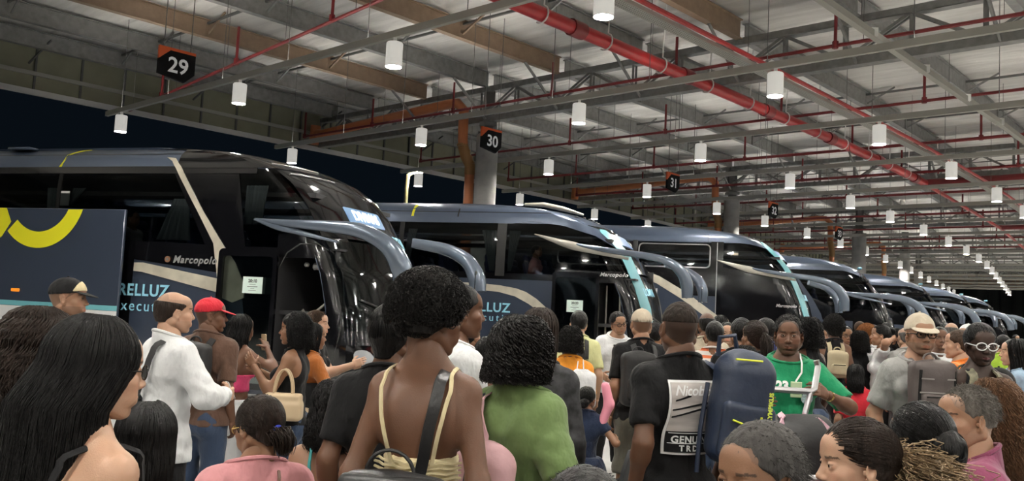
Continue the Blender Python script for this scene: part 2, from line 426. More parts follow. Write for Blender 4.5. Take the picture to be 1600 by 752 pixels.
b.build('tray', tray_mat(), e, smooth=False)
MB().tube(apts(-14, 34, 9.22, 6.08), .04, 8).build('red_pipe', m_red, e)
e = empty('conduit_trunk', 'pale square conduit running high above the green shirted man', 'conduit')
b = MB(); P = apts(-9, 36, 11.35, 6.0)
for p, q in zip(P, P[1:]): b.bar(p, q, .1, .1)
b.build('run', m_cond, e, smooth=False)
for a in np.arange(-8, 30, 2.3): MB().box(W(a, 11.35, 6.02), (.13, .13, .13)).build('joint_cover', m_white, e)
# ---------------------------------------------------------------- pendant lamps
m_shade = mat('lamp_shade_white', (.72, .72, .68), rough=.45, emit=(1, .97, .9), es=.35)
m_lens = mat('lamp_lens', (.9, .9, .9), rough=.5, emit=(1.0, .955, .87), es=LAMP_W)
m_up = mat('added_ceiling_uplight', (.9, .9, .9), rough=.5, emit=(1.0, .95, .86), es=UP_W)  # glow of the added strips, not a part of the pendant lamps
def lampproto():
    e = empty('pendant_lamp')
    MB().lathe([(.018, .40), (.12, .385), (.13, .37), (.13, .0), (.122, .0), (.118, .02), (.118, .34), (.018, .35)], n=28).build('lamp_shade', m_shade, e)
    MB().lathe([(.001, .012), (.116, .012), (.116, .03), (.001, .03)], n=28).build('lens', m_lens, e)
    b = MB(); b.tube([(0, 0, .38), (0, 0, .455)], .02, 8); b.box((0, 0, .44), (.05, .05, .05)); b.build('stem', m_white, e)
    return e
LP = lampproto()
lab = {(0, 0): 'white cylinder pendant lamp at the roof edge over the first bus', (0, 1): 'white pendant lamp just beyond hanging sign 29',
       (0, 2): 'white pendant lamp between sign 29 and the red fire main', (0, 3): 'largest white pendant lamp, hanging beside the red fire main',
       (1, 0): 'white pendant lamp above the windshield of the first bus', (1, 1): 'white pendant lamp hanging before the orange drain pipe of sign 30',
       (1, 2): 'white pendant lamp beyond sign 30 above the second bus', (1, 3): 'large white pendant lamp beside the perforated cable tray',
       (2, 0): 'white pendant lamp over the street light behind the second bus', (2, 1): 'white pendant lamp under the canopy edge past sign 30',
       (2, 2): 'white pendant lamp hanging nearest above sign 31', (2, 3): 'white pendant lamp below the cable tray past the fire main'}
first = True; arow = [-7.85, -3.25, 1.25, 5.9, 10.3, 14.2, 18.6, 23.1, 27.6, 32.1, 36.6, 41.1, 46, 51, 56, 61, 66, 71]
crow = [-4.15, 1.1, 5.7, 9.75, 14.3, 18.9, 23.5, 28]
for i, a in enumerate([-26, -21.5, -17, -12.4]+arow):
    for j, c in enumerate(crow):
        ii = i-4
        if ii < 0 and j < 2: continue
        if ii > 12 and j > 4: continue
        o = LP if first else copy_tree(LP); first = False
        o.location = W(a, c, 5.3)
        if (ii, j) in lab: tag(o, lab[(ii, j)], 'lamp', 'pendant lamps under the terminal roof')
        elif ii in (0, 1, 2) or ii < 0: tag(o, 'white cylinder pendant lamp over the concourse behind the crowd', 'lamp', 'pendant lamps under the terminal roof')
        else: tag(o, 'small white pendant lamp in the distant rows beyond sign 31', 'lamp', 'pendant lamps under the terminal roof')
# lamp conduits across + suspension wires
for i, a in enumerate([-21.5, -17, -12.4]+arow):
    e = empty('lamp_conduit', 'pale square conduit carrying a row of pendant lamps across the terminal', 'conduit', group='lamp conduits')
    MB().bar(W(a, -5.0, 5.80), W(a, 24, 5.80), .075, .075).build('conduit_bar', m_cond, e, smooth=False)
    b = MB(); dv = AD*.0345
    for sg in (-1, 1): b.bar(W(a, -5.0, 5.855)+np.array([dv[0]*sg, dv[1]*sg, 0]), W(a, 24, 5.855)+np.array([dv[0]*sg, dv[1]*sg, 0]), .006, .04)
    b.build('added_strip_shield', m_cond, e, smooth=False)  # added lips that screen the glowing strips from below
    for c_a, c_b in ((-4.6, 6.6), (7.7, 8.5), (9.8, 10.9), (11.8, 23.8)):
        MB().bar(W(a, c_a, 5.841), W(a, c_b, 5.841), .05, .006).build('added_uplight_strip', m_up, e, smooth=False)  # added glow aimed at the roof, an invented source
    for c in np.arange(-4.2, 15, 2.3): MB().tube([W(a, c, 5.8), W(a, c, 7.97)], .007, 4).build('hanger_wire', m_dsteel, e)
# hanging bay signs
m_sblack = mat('sign_black', (.004, .004, .005), rough=.7, spec=.15); m_sorange = mat('sign_orange', (.62, .10, .025), rough=.45); m_swhite = mat('sign_white', (.8, .8, .8), rough=.5, emit=(1, 1, 1), es=.12)
for i, (num, a, c, z) in enumerate((('29', -10.0, 2.95, 5.25), ('30', -3.1, 3.2, 5.25), ('31', 3.7, 3.4, 5.3), ('32', 9.9, 3.35, 5.3), ('33', 17.2, 2.9, 5.3))):
    w0 = W(a, c, z); e = empty('hanging_sign', 'black hanging bay sign with white number %s and orange corner' % num, 'sign', w0, group='bay number signs')
    x = np.array([AD[0], AD[1], 0]); up = np.array([0, 0, 1.]); nrm = np.cross(x, up)
    s = .30; blk = [(-s, -.2), (.14, -.27), (s, -.12), (s, .195), (-.12, .195), (-s, .03)]
    org = [(-s, .03), (-.12, .195), (s, .195), (s, .24), (-s, .24)]
    for sg, nm in ((1, 'front'), (-1, 'back')):
        pass
    MB().prism(blk, .05, frame(-nrm*.025, x, up)).build('panel', m_sblack, e, smooth=False)
    MB().prism(org, .05, frame(-nrm*.025, x, up)).build('corner_panel', m_sorange, e, smooth=False)
    text_obj('number', num, m_swhite, .34, frame(nrm*.028+up*-.04+x*.02, x, up), e, bold=.006, ext=.002)
    for t in (-.22, .22): MB().tube([x*t+up*.24, x*t+up*(7.97-z)], .008, 5).build('hanger_wire', m_dsteel, e)
# street light outside
p = at_depth(652, 268, 40); b = empty('street_light', 'bright street light on a pole outside behind the second bus', 'lamp', (p[0], p[1], 0))
MB().tube([(-.45, 0, 0), (-.45, 0, p[2]-.8), (-.4, 0, p[2]-.2), (0, 0, p[2]+.05)], .09, 8).build('pole', mat('street_pole', (.6, .55, .4), rough=.6), b)
MB().lathe([(.001, 0), (.26, 0), (.3, .12), (.18, .26), (.001, .3)], (0, 0, p[2]-.05), n=16).build('lamp_head', mat('street_lens', (1, 1, 1), emit=(1, .93, .6), es=260), b)
# ================================================================ BUSES
m_blue = mat('bus_blue_grey', (.042, .055, .085), rough=.28, spec=.6, metal=.25, coat=.6)
m_roofb = mat('bus_roof_blue', (.075, .10, .15), rough=.3, metal=.3, coat=.5)
m_gblack = mat('bus_gloss_black', (.004, .004, .005), rough=.11, spec=.6, coat=.3)
m_glass = mat('bus_tinted_glass', rough=.03, trans=(.30, .32, .32))
m_wind = mat('bus_windshield_glass', rough=.07, trans=(.42, .46, .46))
m_dglass = mat('door_clear_glass', rough=.03, trans=(.8, .84, .83))
m_beige = mat('bus_champagne', (.66, .61, .50), rough=.35, metal=.3, coat=.4, noise=(3, .2))
m_teal = mat('bus_teal', (.14, .40, .45), rough=.4)
m_tealt = mat('bus_teal_letter', (.32, .68, .85), rough=.4)
m_chrome = mat('letter_silver', (.62, .62, .62), rough=.25, metal=.6)
m_mirror = mat('mirror_arm_blue', (.13, .16, .21), rough=.22, metal=.4, coat=.7)
m_silver = mat('mirror_arm_silver', (.42, .40, .35), rough=.35, metal=.4, coat=.3)
m_yellow = mat('bus_yellow', (.78, .74, .02), rough=.45)
m_int = mat('bus_interior', (.035, .035, .038), rough=.7)
m_seat = mat('bus_seat_blue', (.04, .05, .12), rough=.8)
m_curt = mat('bus_curtain', (.22, .25, .27), rough=.85, bump=(10, .3))
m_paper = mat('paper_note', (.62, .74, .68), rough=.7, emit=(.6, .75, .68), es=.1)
m_ink = mat('paper_ink', (.03, .03, .03), rough=.7)
m_led = mat('destination_screen', (.1, .15, .2), rough=.3, emit=(.16, .30, .55), es=.55)
m_ledt = mat('destination_letter', (.7, .8, 1), emit=(.75, .85, 1), es=1.6)
m_frit = mat('rubber_black', (.006, .006, .006), rough=.35)
m_tyre = mat('tyre_rubber', (.015, .015, .015), rough=.8)
m_rim = mat('wheel_rim', (.35, .35, .36), rough=.35, metal=.8)
m_bwhite = mat('bus_white_band', (.70, .70, .70), rough=.4)

class BusShape:
    """closed outline at every height: x forward, nose at 0, camera side at y=-1.3"""
    PZ = [(.30, .05), (.6, .12), (1.0, .13), (1.5, .05), (2.0, -.08), (2.5, -.30), (2.9, -.55), (3.2, -.82), (3.4, -1.12), (3.55, -1.5), (3.65, -1.95), (3.73, -2.6), (3.77, -3.3)]
    WZ = [(.30, 1.24), (.6, 1.28), (1.0, 1.3), (2.2, 1.3), (3.0, 1.275), (3.35, 1.25), (3.5, 1.215), (3.62, 1.15), (3.71, 1.03), (3.77, .82)]
    def __init__(s, dz=0., L=13.5): s.dz = dz; s.L = L; s.r = .5; s.n = 2.3
    def zz(s, z): return z-s.dz*np.clip((np.asarray(z)-.8)/2.9, 0, 1)
    def xf(s, z): return np.interp(s.zz(z), *zip(*s.PZ))
    def w(s, z): return np.interp(s.zz(z), *zip(*s.WZ))
    def side(s, x, z, off=0., sg=-1):
        x = np.asarray(x, float); z = np.asarray(z, float)
        def q(x, z):
            xf = s.xf(z); t = np.clip((x-(xf-s.r))/s.r, 0, .999)
            return s.w(z)*(1-t**s.n)**(1/s.n)
        y = q(x, z); e = .01
        dx = (q(x+e, z)-q(x-e, z))/(2*e); dzz = (q(x, z+e)-q(x, z-e))/(2*e)
        n = np.stack([-dx, np.ones_like(y), -dzz], -1); n /= np.linalg.norm(n, axis=-1)[..., None]
        P = np.stack([x, y, z], -1)+n*np.asarray(off)[..., None]
        P[..., 1] *= sg*1.0
        return P
    def front(s, y, z, off=0.):
        y = np.asarray(y, float); z = np.asarray(z, float)
        q = lambda y, z: s.xf(z)-s.r+s.r*np.clip(1-np.abs(np.clip(y/s.w(z), -.999, .999))**s.n, 1e-4, 1)**(1/s.n)
        x = q(y, z); e = .01; dy = (q(y+e, z)-q(y-e, z))/(2*e); dzz = (q(y, z+e)-q(y, z-e))/(2*e)
        n = np.stack([np.ones_like(x), -dy, -dzz], -1); n /= np.linalg.norm(n, axis=-1)[..., None]
        return np.stack([x, y, z], -1)+n*np.asarray(off)[..., None]
    def ring(s, z, xs, nc=10):
        """outline points at height z from rear along the camera side round the nose to the far side"""
        xf = float(s.xf(z)); w = float(s.w(z)); P = [(x*1.0, -w) for x in xs]
        P = [(min(x, xf-s.r), -w) for x in xs]
        for th in np.linspace(0, math.pi, 2*nc+1):
            c, sn = math.cos(th), math.sin(th)
            y = -w*np.sign(c)*abs(c)**(2/s.n); x = xf-s.r+s.r*abs(sn)**(2/s.n); P.append((x, y))
        P += [(min(x, xf-s.r), w) for x in xs[::-1]]
        return np.array([(x, y, z) for x, y in P])
    def loft(s, zs, xs, holes=(), cap_top=False, cap_bot=False):
        R_ = [s.ring(z, xs) for z in zs]; n = len(R_[0]); V = np.concatenate(R_); f = []
        for i in range(len(zs)-1):
            zc = (zs[i]+zs[i+1])/2
            for j in range(n):
                k = (j+1) % n
                a, b = R_[i][j], R_[i][k]
                if a[1] < 0 and b[1] < 0 and j < len(xs)-1:
                    xc = (xs[j]+xs[j+1])/2
                    if any(h[0] < xc < h[1] and h[2] < zc < h[3] for h in holes): continue
                f.append((i*n+j, i*n+k, (i+1)*n+k, (i+1)*n+j))
        if cap_top: f.append(tuple((len(zs)-1)*n+j for j in range(n)))
        if cap_bot: f.append(tuple(range(n))[::-1])
        return V, f

def fill_poly(poly, step=.14):
    """triangulate outline on a jittered-free lattice: rows of strips clipped to the polygon"""
    P = np.array(poly, float); x0, z0 = P.min(0); x1, z1 = P.max(0)
    # cut positions in x at every vertex and every step
    xs = sorted(set([round(v, 4) for v in P[:, 0]]+[round(v, 4) for v in np.arange(x0, x1, step)]+[round(x1, 4)]))
    xs = [x for i, x in enumerate(xs) if i == 0 or x-xs[i-1] > 1e-3]
    quads = []
    n = len(P)
    for a, b in zip(xs, xs[1:]):
        m = (a+b)/2; cr = []
        for i in range(n):
            p, q = P[i], P[(i+1) % n]
            if (p[0]-m)*(q[0]-m) < 0:
                f = lambda x: p[1]+(q[1]-p[1])*(x-p[0])/(q[0]-p[0])
                cr.append((f(m), f(a), f(b)))
        cr.sort()
        for lo, hi in zip(cr[::2], cr[1::2]):
            k = max(1, int(math.ceil((hi[0]-lo[0])/step)))
            for t in range(k):
                u0, u1 = t/k, (t+1)/k
                quads.append([(a, lo[1]+(hi[1]-lo[1])*u0), (b, lo[2]+(hi[2]-lo[2])*u0), (b, lo[2]+(hi[2]-lo[2])*u1), (a, lo[1]+(hi[1]-lo[1])*u1)])
    return np.array(quads)
def smooth_poly(P, it=2, closed=True):
    P = np.array(P, float)
    for _ in range(it):
        Q = np.roll(P, -1, 0); P = np.stack([P*.75+Q*.25, P*.25+Q*.75], 1).reshape(-1, 2)
    return P
def round_rect(x0, x1, z0, z1, r=.08, n=4):
    P = []
    for cx, cz, a in ((x1-r, z1-r, 0), (x0+r, z1-r, 90), (x0+r, z0+r, 180), (x1-r, z0+r, 270)):
        for i in range(n+1):
            t = math.radians(a+90*i/n); P.append((cx+r*math.cos(t), cz+r*math.sin(t)))
    return P
def skin_panel(mapf, poly, off, thick=.012, step=.14):
    q = fill_poly(poly, step); n = len(q); fl_ = q.reshape(-1, 2)
    key = {}; idx = []; U = []
    for p in fl_:
        k = (round(p[0], 3), round(p[1], 3))
        if k not in key: key[k] = len(U); U.append(p)
        idx.append(key[k])
    U = np.array(U); Fq = [tuple(dict.fromkeys(idx[i*4:i*4+4])) for i in range(n)]
    Fq = [f for f in Fq if len(f) > 2]
    A = mapf(U[:, 0], U[:, 1], off); B = mapf(U[:, 0], U[:, 1], off-thick)
    ed = {}
    for f in Fq:
        for a, b in zip(f, f[1:]+f[:1]): ed[(a, b)] = ed.get((a, b), 0)+1
    m = len(U); F = list(Fq)+[tuple(i+m for i in f[::-1]) for f in Fq]
    for (a, b) in ed:
        if (b, a) not in ed: F.append((b, a, a+m, b+m))
    return np.concatenate([A, B]), F
def panel(bs, poly, name, m, par, off=.006, kind='side', sg=-1, step=.14, thick=.012, flip=False):
    mp = (lambda x, z, o: bs.side(x, z, o, sg)) if kind == 'side' else (lambda y, z, o: bs.front(y, z, o))
    V, F = skin_panel(mp, poly, off, thick, step)
    return MB().add(V, F).build(name, m, par)
def front_patch(bs, th0, th1, z0, z1, name, m, par, off=.012, nt=48, nz=18):
    th = np.linspace(th0, th1, nt); zs = np.linspace(z0, z1, nz); P = np.zeros((nt, nz, 3))
    for j, z in enumerate(zs):
        xf = float(bs.xf(z)); w = float(bs.w(z)); c, sn = np.cos(th), np.sin(th)
        P[:, j, 1] = -w*np.sign(c)*np.abs(c)**(2/bs.n); P[:, j, 0] = xf-bs.r+bs.r*np.abs(sn)**(2/bs.n); P[:, j, 2] = z
    N_ = np.cross(np.gradient(P, axis=0), np.gradient(P, axis=1)); N_ /= np.linalg.norm(N_, axis=2, keepdims=True)+1e-9
    A = (P+N_*off).reshape(-1, 3); B = (P+N_*(off-.008)).reshape(-1, 3); g_ = lambda i, j: i*nz+j; k = nt*nz; F = []
    for i in range(nt-1):
        for j in range(nz-1): F += [(g_(i, j), g_(i+1, j), g_(i+1, j+1), g_(i, j+1)), (k+g_(i, j), k+g_(i, j+1), k+g_(i+1, j+1), k+g_(i+1, j))]
    for i in range(nt-1): F += [(g_(i, 0), k+g_(i, 0), k+g_(i+1, 0), g_(i+1, 0)), (g_(i, nz-1), g_(i+1, nz-1), k+g_(i+1, nz-1), k+g_(i, nz-1))]
    for j in range(nz-1): F += [(g_(0, j), g_(0, j+1), k+g_(0, j+1), k+g_(0, j)), (g_(nt-1, j), k+g_(nt-1, j), k+g_(nt-1, j+1), g_(nt-1, j+1))]
    return MB().add(np.concatenate([A, B]), F).build(name, m, par)
def side_text(bs, txt, x, z, size, m, par, name='lettering', off=.02, **k):
    """reads rear to front on the camera side"""
    V, f = text_verts(txt, size, ax='LEFT', **k)
    P = bs.side(x+V[:, 0], z+V[:, 1], off+V[:, 2])
    return MB().add(P, f).build(name, m, par, smooth=False)

def wheel(par, x):
    b = MB(); Rm = [[1, 0, 0], [0, 0, -1], [0, 1, 0]]
    b.lathe([(.30, 0), (.50, 0), (.52, .04), (.52, .26), (.50, .30), (.30, .30)], (x, -.98, .52), 32, Rm)
    w = b.build('wheel', m_tyre, par)
    MB().lathe([(.01, .06), (.12, .06), (.15, .14), (.24, .10), (.30, .02), (.32, .0)][::-1], (x, -1.285+.28, .52), 28, Rm).build('wheel_rim', m_rim, w)

def catmull(P, n=8):
    P = np.array(P, float); Q = [P[0]]
    X = np.vstack([2*P[0]-P[1], P, 2*P[-1]-P[-2]])
    for i in range(1, len(X)-2):
        for t in np.linspace(0, 1, n+1)[1:]:
            a, b, c, d = X[i-1:i+3]
            Q.append(.5*((2*b)+(-a+c)*t+(2*a-5*b+4*c-d)*t*t+(-a+3*b-3*c+d)*t**3))
    return np.array(Q)
def blade(path, wid, thk, name, m, par, n=8, nr=14, up=(0, 0, 1)):
    """flattened tapering arm: wid = height profile, thk = thickness profile per control point"""
    P = catmull(path, n); k = len(P); t = np.linspace(0, len(path)-1, k)
    wv = np.interp(t, range(len(path)), wid); tv = np.interp(t, range(len(path)), thk)
    T = np.gradient(P, axis=0); T /= np.linalg.norm(T, axis=1)[:, None]; V = []
    lat = np.array([0, 1., 0])
    for i in range(k):
        y = lat-T[i]*T[i].dot(lat); y /= np.linalg.norm(y); u = np.cross(T[i], y)
        for a in np.arange(nr)*2*math.pi/nr:
            c, s_ = math.cos(a), math.sin(a)
            V.append(P[i]+u*wv[i]/2*np.sign(c)*abs(c)**.8+y*tv[i]/2*np.sign(s_)*abs(s_)**.8)
    f = [(i*nr+j, i*nr+(j+1) % nr, (i+1)*nr+(j+1) % nr, (i+1)*nr+j) for i in range(k-1) for j in range(nr)]
    f += [tuple(range(nr))[::-1], tuple((k-1)*nr+j for j in range(nr))]
    return MB().add(V, f).build(name, m, par)

def mirror(par, kind, sg=-1, far=False):
    s = sg
    if kind == 1:      # broad blue arm
        path = [(-1.63, s*1.30, 2.72), (-1.1, s*1.40, 2.66), (-.4, s*1.44, 2.62), (.1, s*1.46, 2.56), (.48, s*1.45, 2.38), (.66, s*1.42, 2.12), (.70, s*1.40, 1.90)]
        wd_ = [.02, .10, .16, .20, .24, .28, .26]; th = [.03, .07, .10, .14, .20, .24, .20]
        base = [(-1.66, s*1.30, 2.71), (-1.2, s*1.36, 2.60), (-.30, s*1.37, 2.42)]; bw = [.02, .10, .03]
    else:
        path = [(-1.75, s*1.32, 3.00), (-.9, s*1.42, 2.86), (-.1, s*1.46, 2.76), (.3, s*1.47, 2.67), (.55, s*1.46, 2.50), (.66, s*1.43, 2.28), (.68, s*1.42, 2.02)]
        wd_ = [.03, .10, .13, .15, .20, .23, .20]; th = [.04, .08, .11, .13, .18, .22, .20]
        base = [(-2.28, s*1.30, 3.13), (-1.5, s*1.36, 2.92), (-.42, s*1.38, 2.70)]; bw = [.02, .16, .05]
    if far:
        path = path[2:]; wd_ = wd_[2:]; th = th[2:]
        path[0] = (path[0][0], s*1.2, path[0][2]+.02)
    m = blade(path, wd_, th, 'mirror_arm', m_mirror, par)
    p = path[-1]
    MB().box((p[0]-.02, p[1], p[2]+.16), (.05, .20, .34), bev=.02).build('mirror_glass', mat('mirror_face', (.5, .5, .5), rough=.02, metal=1), m)
    if not far: blade(base, bw, [.02, .06, .03], 'arm_fairing', m_silver if kind == 2 else m_mirror, m)

def interior(par, bs, xs_seats, zf=2.0, full=True):
    """floor, seat rows and luggage racks seen through the tinted glass"""
    b = MB(); b.box((-6.9, 0, zf-.5), (12.6, 2.3, .06)); b.box((-6.9, .95, 3.05+bs.dz*.8), (12.2, .45, .06)); b.box((-6.9, -.95, 3.05+bs.dz*.8), (12.2, .40, .06))
    b.build('cabin_floor', m_int, par)
    for x in xs_seats:
        for y in (-.82, -.36, .4, .86):
            b = MB(); b.box((x, y, zf-.02), (.42, .42, .14), bev=.05)
            th = math.radians(14); Rm = [[math.cos(th), 0, -math.sin(th)], [0, 1, 0], [math.sin(th), 0, math.cos(th)]]
            b.box((x-.27, y, zf+.33), (.13, .42, .72), Rm, bev=.06); b.box((x-.36, y, zf+.72), (.1, .28, .16), Rm, bev=.04)
            b.build('passenger_seat', m_seat, par)

def curtain(par, bs, x0, x1, z0, z1, xb0, xb1, sg=-1):
    """gathered curtain: wide rail end, tied bottom"""
    n = 34; V = []; f = []
    for i in range(n+1):
        t = i/n
        for k, (z, a, b_) in enumerate(((z1, x0, x1), ((z0+z1)/2, (x0+xb0)/2, (x1+xb1)/2), (z0, xb0, xb1))):
            V.append((a+(b_-a)*t, sg*(bs.w(z)-.10+.018*math.sin(t*34)), z))
    for i in range(n):
        for k in range(2): f.append((i*3+k, (i+1)*3+k, (i+1)*3+k+1, i*3+k+1))
    o = MB().add(V, f).build('window_curtain', m_curt, par)
    md = o.modifiers.new('s', 'SOLIDIFY'); md.thickness = .006
    return o

def door_glass(par, bs, x0, x1, z0, z1, out, paper, tint=None, time='20:10', name='boarding_door'):
    """plug door slid out beside the bus: black frame, glass pane, printed note"""
    y = -1.3-out; fr = round_rect(x0, x1, z0, z1, .07); inn = round_rect(x0+.07, x1-.06, z0+.08, z1-.10, .05)
    e = empty(name); e.parent = par
    n = len(fr); V = [(x, y, z) for x, z in fr]+[(x, y, z) for x, z in inn]+[(x, y+.05, z) for x, z in fr]+[(x, y+.05, z) for x, z in inn]
    f = []
    for i in range(n):
        j = (i+1) % n
        f += [(i, j, n+j, n+i), (2*n+j, 2*n+i, 3*n+i, 3*n+j), (j, i, 2*n+i, 2*n+j), (n+i, n+j, 3*n+j, 3*n+i)]
    fo = MB().add(V, f).build('door_frame', m_gblack, par, smooth=False)
    bpy.data.objects.remove(e)
    MB().box(((x0+x1)/2, y+.025, (z0+z1)/2), (x1-x0-.12, .012, z1-z0-.14)).build('door_glass', m_dglass, fo, smooth=False)
    px, pz = paper
    MB().box((px, y-.004, pz), (.31, .004, .225)).build('paper_note', m_paper, fo, smooth=False)
    X, Z = np.array([1., 0, 0]), np.array([0, 0, 1.])
    O_ = np.array([px, y-.008, pz])
    text_obj('note_time', time, m_ink, .062, frame(O_+Z*.055, X, Z), fo, bold=.002, ext=.0006)
    b = MB()
    for k, (dz, w_) in enumerate(((.01, .10), (-.022, .16), (-.045, .06), (-.075, .12))): b.box((px, y-.007, pz+dz), (w_, .001, .009 if k == 1 else .005))
    b.build('note_lines', m_ink, fo, smooth=False)
    return fo

XS = lambda *e: sorted(set([-13.5, -12, -10.5, -9, -7.5, -6, -5, -4, -3, -2.5, -2, -1.5, -1.2, -1.0, -.8, -.6]+list(e)))
BD = np.array([.951, -.309]); BRZ = math.atan2(-.309, .951)
def bus_root(N, label, rz=BRZ, group='executive coaches parked in a row'):
    d = np.array([math.cos(rz), math.sin(rz)]); left = np.array([-d[1], d[0]])
    o = np.array(N)+left*1.3                     # N = nose corner on the camera side
    return empty('coach_bus', label, 'bus', (o[0], o[1], 0), rz, group)

def bus_common(e, bs, roof_m, low_top=2.28, glass_top=3.34, door=None, roof_front_m=None):
    xs = XS(*(door[:2] if door else ()))
    dz = bs.dz; gt = glass_top+dz; lt = low_top
    zs = [.32, .6, 1.0, 1.35, 1.7, 2.0, lt] if door is None else sorted(set([.32, door[2], 1.0, 1.35, 1.7, 2.0, lt]))
    V, F = bs.loft(zs, xs, holes=[(door[0], door[1], door[2], 9)] if door else (), cap_bot=True)
    MB().add(V, F).build('lower_body', m_blue, e)
    zt = [gt, gt+.08, gt+.16, gt+.22, gt+.28, gt+.33, gt+.37, gt+.40, 3.77+dz]
    V, F = bs.loft(zt, xs, cap_top=True)
    MB().add(V, F).build('roof', roof_m, e)
    V, F = bs.loft([lt, (lt+gt)/2, gt], xs)
    MB().add(V, F).build('window_band', m_glass, e)
    # far side and rear are closed with black so the street does not show through
    b = MB(); b.box((-13.45, 0, 2.6), (.06, 2.5, 1.5)); b.build('rear_panel', m_gblack, e)
    for x in (-2.6, -9.6): wheel(e, x)
    # front lower black mask + windshield with dashboard
    front_patch(bs, .02, math.pi-.02, lt-1.2, lt+.03, 'lower_windshield', m_gblack, e, off=.010)
    for s_ in (-1, 1):
        hl = smooth_poly([(s_*.72, .72), (s_*1.12, .82), (s_*1.14, 1.02), (s_*.85, .98)], 2)
        panel(bs, hl, 'headlight', mat('headlight_glass', (.5, .52, .55), rough=.1, metal=.3, coat=1), e, kind='front', off=.02, step=.06)
    panel(bs, round_rect(-.6, .6, .5, .72, .04), 'front_grille', m_black, e, kind='front', off=.015)
    b = MB()
    for s_ in (-1, 1):
        P = [bs.front(s_*.15+t*s_*.85, lt-.85+.25*t, .05) for t in np.linspace(0, 1, 6)]
        b.tube(P, .012, 6)
    b.build('wiper', m_frit, e)

# ---------------------------------------------------------------- first bus (nearest)
B1 = BusShape(0.03)
e = bus_root((-2.0, 11.6), 'nearest dark blue coach with open boarding door and raised luggage hatch'); bus1 = e
bus_common(e, B1, m_roofb, low_top=2.26, glass_top=3.40, door=(-1.25, -.42, .45, 9))
# black forward half of the roof
sp = B1
V = []; F = []
zt = [3.43, 3.5, 3.57, 3.63, 3.68, 3.73, 3.77, 3.795]
xs2 = [-3.05, -2.6, -2.2, -1.8, -1.5, -1.2, -1.0]
rr = []
for z in zt:
    r_ = sp.ring(z, xs2, 12); r_ = r_+np.array([0, 0, .012]); c = np.array([r_[:, 0].mean(), 0, 0])
    rr.append(np.where(np.abs(r_[:, 1:2]) > 0, r_+np.c_[np.zeros(len(r_)), np.sign(r_[:, 1])*.012, np.zeros(len(r_))], r_))
n = len(rr[0]); b = MB(); F = [(i*n+j, i*n+j+1, (i+1)*n+j+1, (i+1)*n+j) for i in range(len(zt)-1) for j in range(n-1)]
top = len(rr)*n
k = n//2
F += [((len(zt)-1)*n+j, (len(zt)-1)*n+j+1, (len(zt)-1)*n+n-2-j, (len(zt)-1)*n+n-1-j) for j in range(k)]
b.add(np.concatenate(rr), F).build('roof_front_cover', m_gblack, e)
# mid-band black frits
panel(B1, [(-3.10, 3.40), (-2.0, 3.44), (-1.75, 2.22), (-2.35, 2.22)], 'quarter_pillar', m_gblack, e, off=.005)
panel(B1, [(-13.4, 3.36), (-13.4, 3.44), (-1.7, 3.47), (-1.7, 3.36)], 'upper_window_trim', m_gblack, e, off=.009)
panel(B1, [(-13.4, 2.0), (-13.4, 2.36), (-3.0, 2.36), (-2.1, 2.33), (-1.25, 2.33), (-1.25, .5), (-1.55, .5), (-1.80, 1.9), (-2.13, 1.95), (-3.62, 2.1), (-3.62, 1.0), (-3.84, 1.0), (-3.84, 2.0)], 'lower_window_trim', m_gblack, e, off=.007)
panel(B1, [(-1.25, 2.20), (-1.25, 2.52), (-.42, 2.52), (-.26, 2.20)], 'door_header', m_gblack, e, off=.008)
panel(B1, [(-.44, .45), (-.44, 2.40), (-.36, 2.40), (-.08, 1.7), (.05, 1.0), (-.02, .45)], 'front_pillar', m_gblack, e, off=.009, step=.07)
for x in (-5.15, -7.1, -9.1, -11.1): panel(B1, [(x-.02, 2.3), (x-.02, 3.42), (x+.05, 3.42), (x+.05, 2.3)], 'window_divider', m_frit, e, off=.006)
# champagne swoosh and pillar
bei = [(-3.28, 3.60), (-3.12, 3.585), (-2.98, 3.46), (-2.50, 2.80), (-2.12, 2.34), (-1.90, 2.10), (-1.72, 1.80), (-1.72, 1.62), (-1.9, 1.55), (-2.12, 1.62), (-2.2, 2.02), (-2.28, 2.36), (-2.62, 2.84), (-3.05, 3.42), (-3.16, 3.54)]
panel(B1, bei, 'champagne_pillar', m_beige, e, off=.022, thick=.02, step=.08)
panel(B1, [(-3.60, 2.05), (-3.45, 2.055), (-2.10, 1.86), (-2.05, 1.66), (-3.45, 1.92), (-3.60, 1.93)], 'champagne_swoosh', m_beige, e, off=.02, step=.08)
# roof trim: seam + yellow stripe
for z in (3.66,): panel(B1, [(-13.3, z), (-13.3, z+.012), (-3.1, z+.012), (-3.1, z)], 'roof_seam', m_frit, e, off=.003)
panel(B1, [(-5.22, 3.46), (-5.17, 3.46), (-5.12, 3.66), (-4.98, 3.79), (-5.03, 3.79), (-5.17, 3.66)], 'yellow_roof_stripe', m_yellow, e, off=.006, step=.05)
b = MB(); b.box((-6.2, -1.0, 3.79), (.45, .2, .04), bev=.015).build('roof_hatch', m_roofb, e)
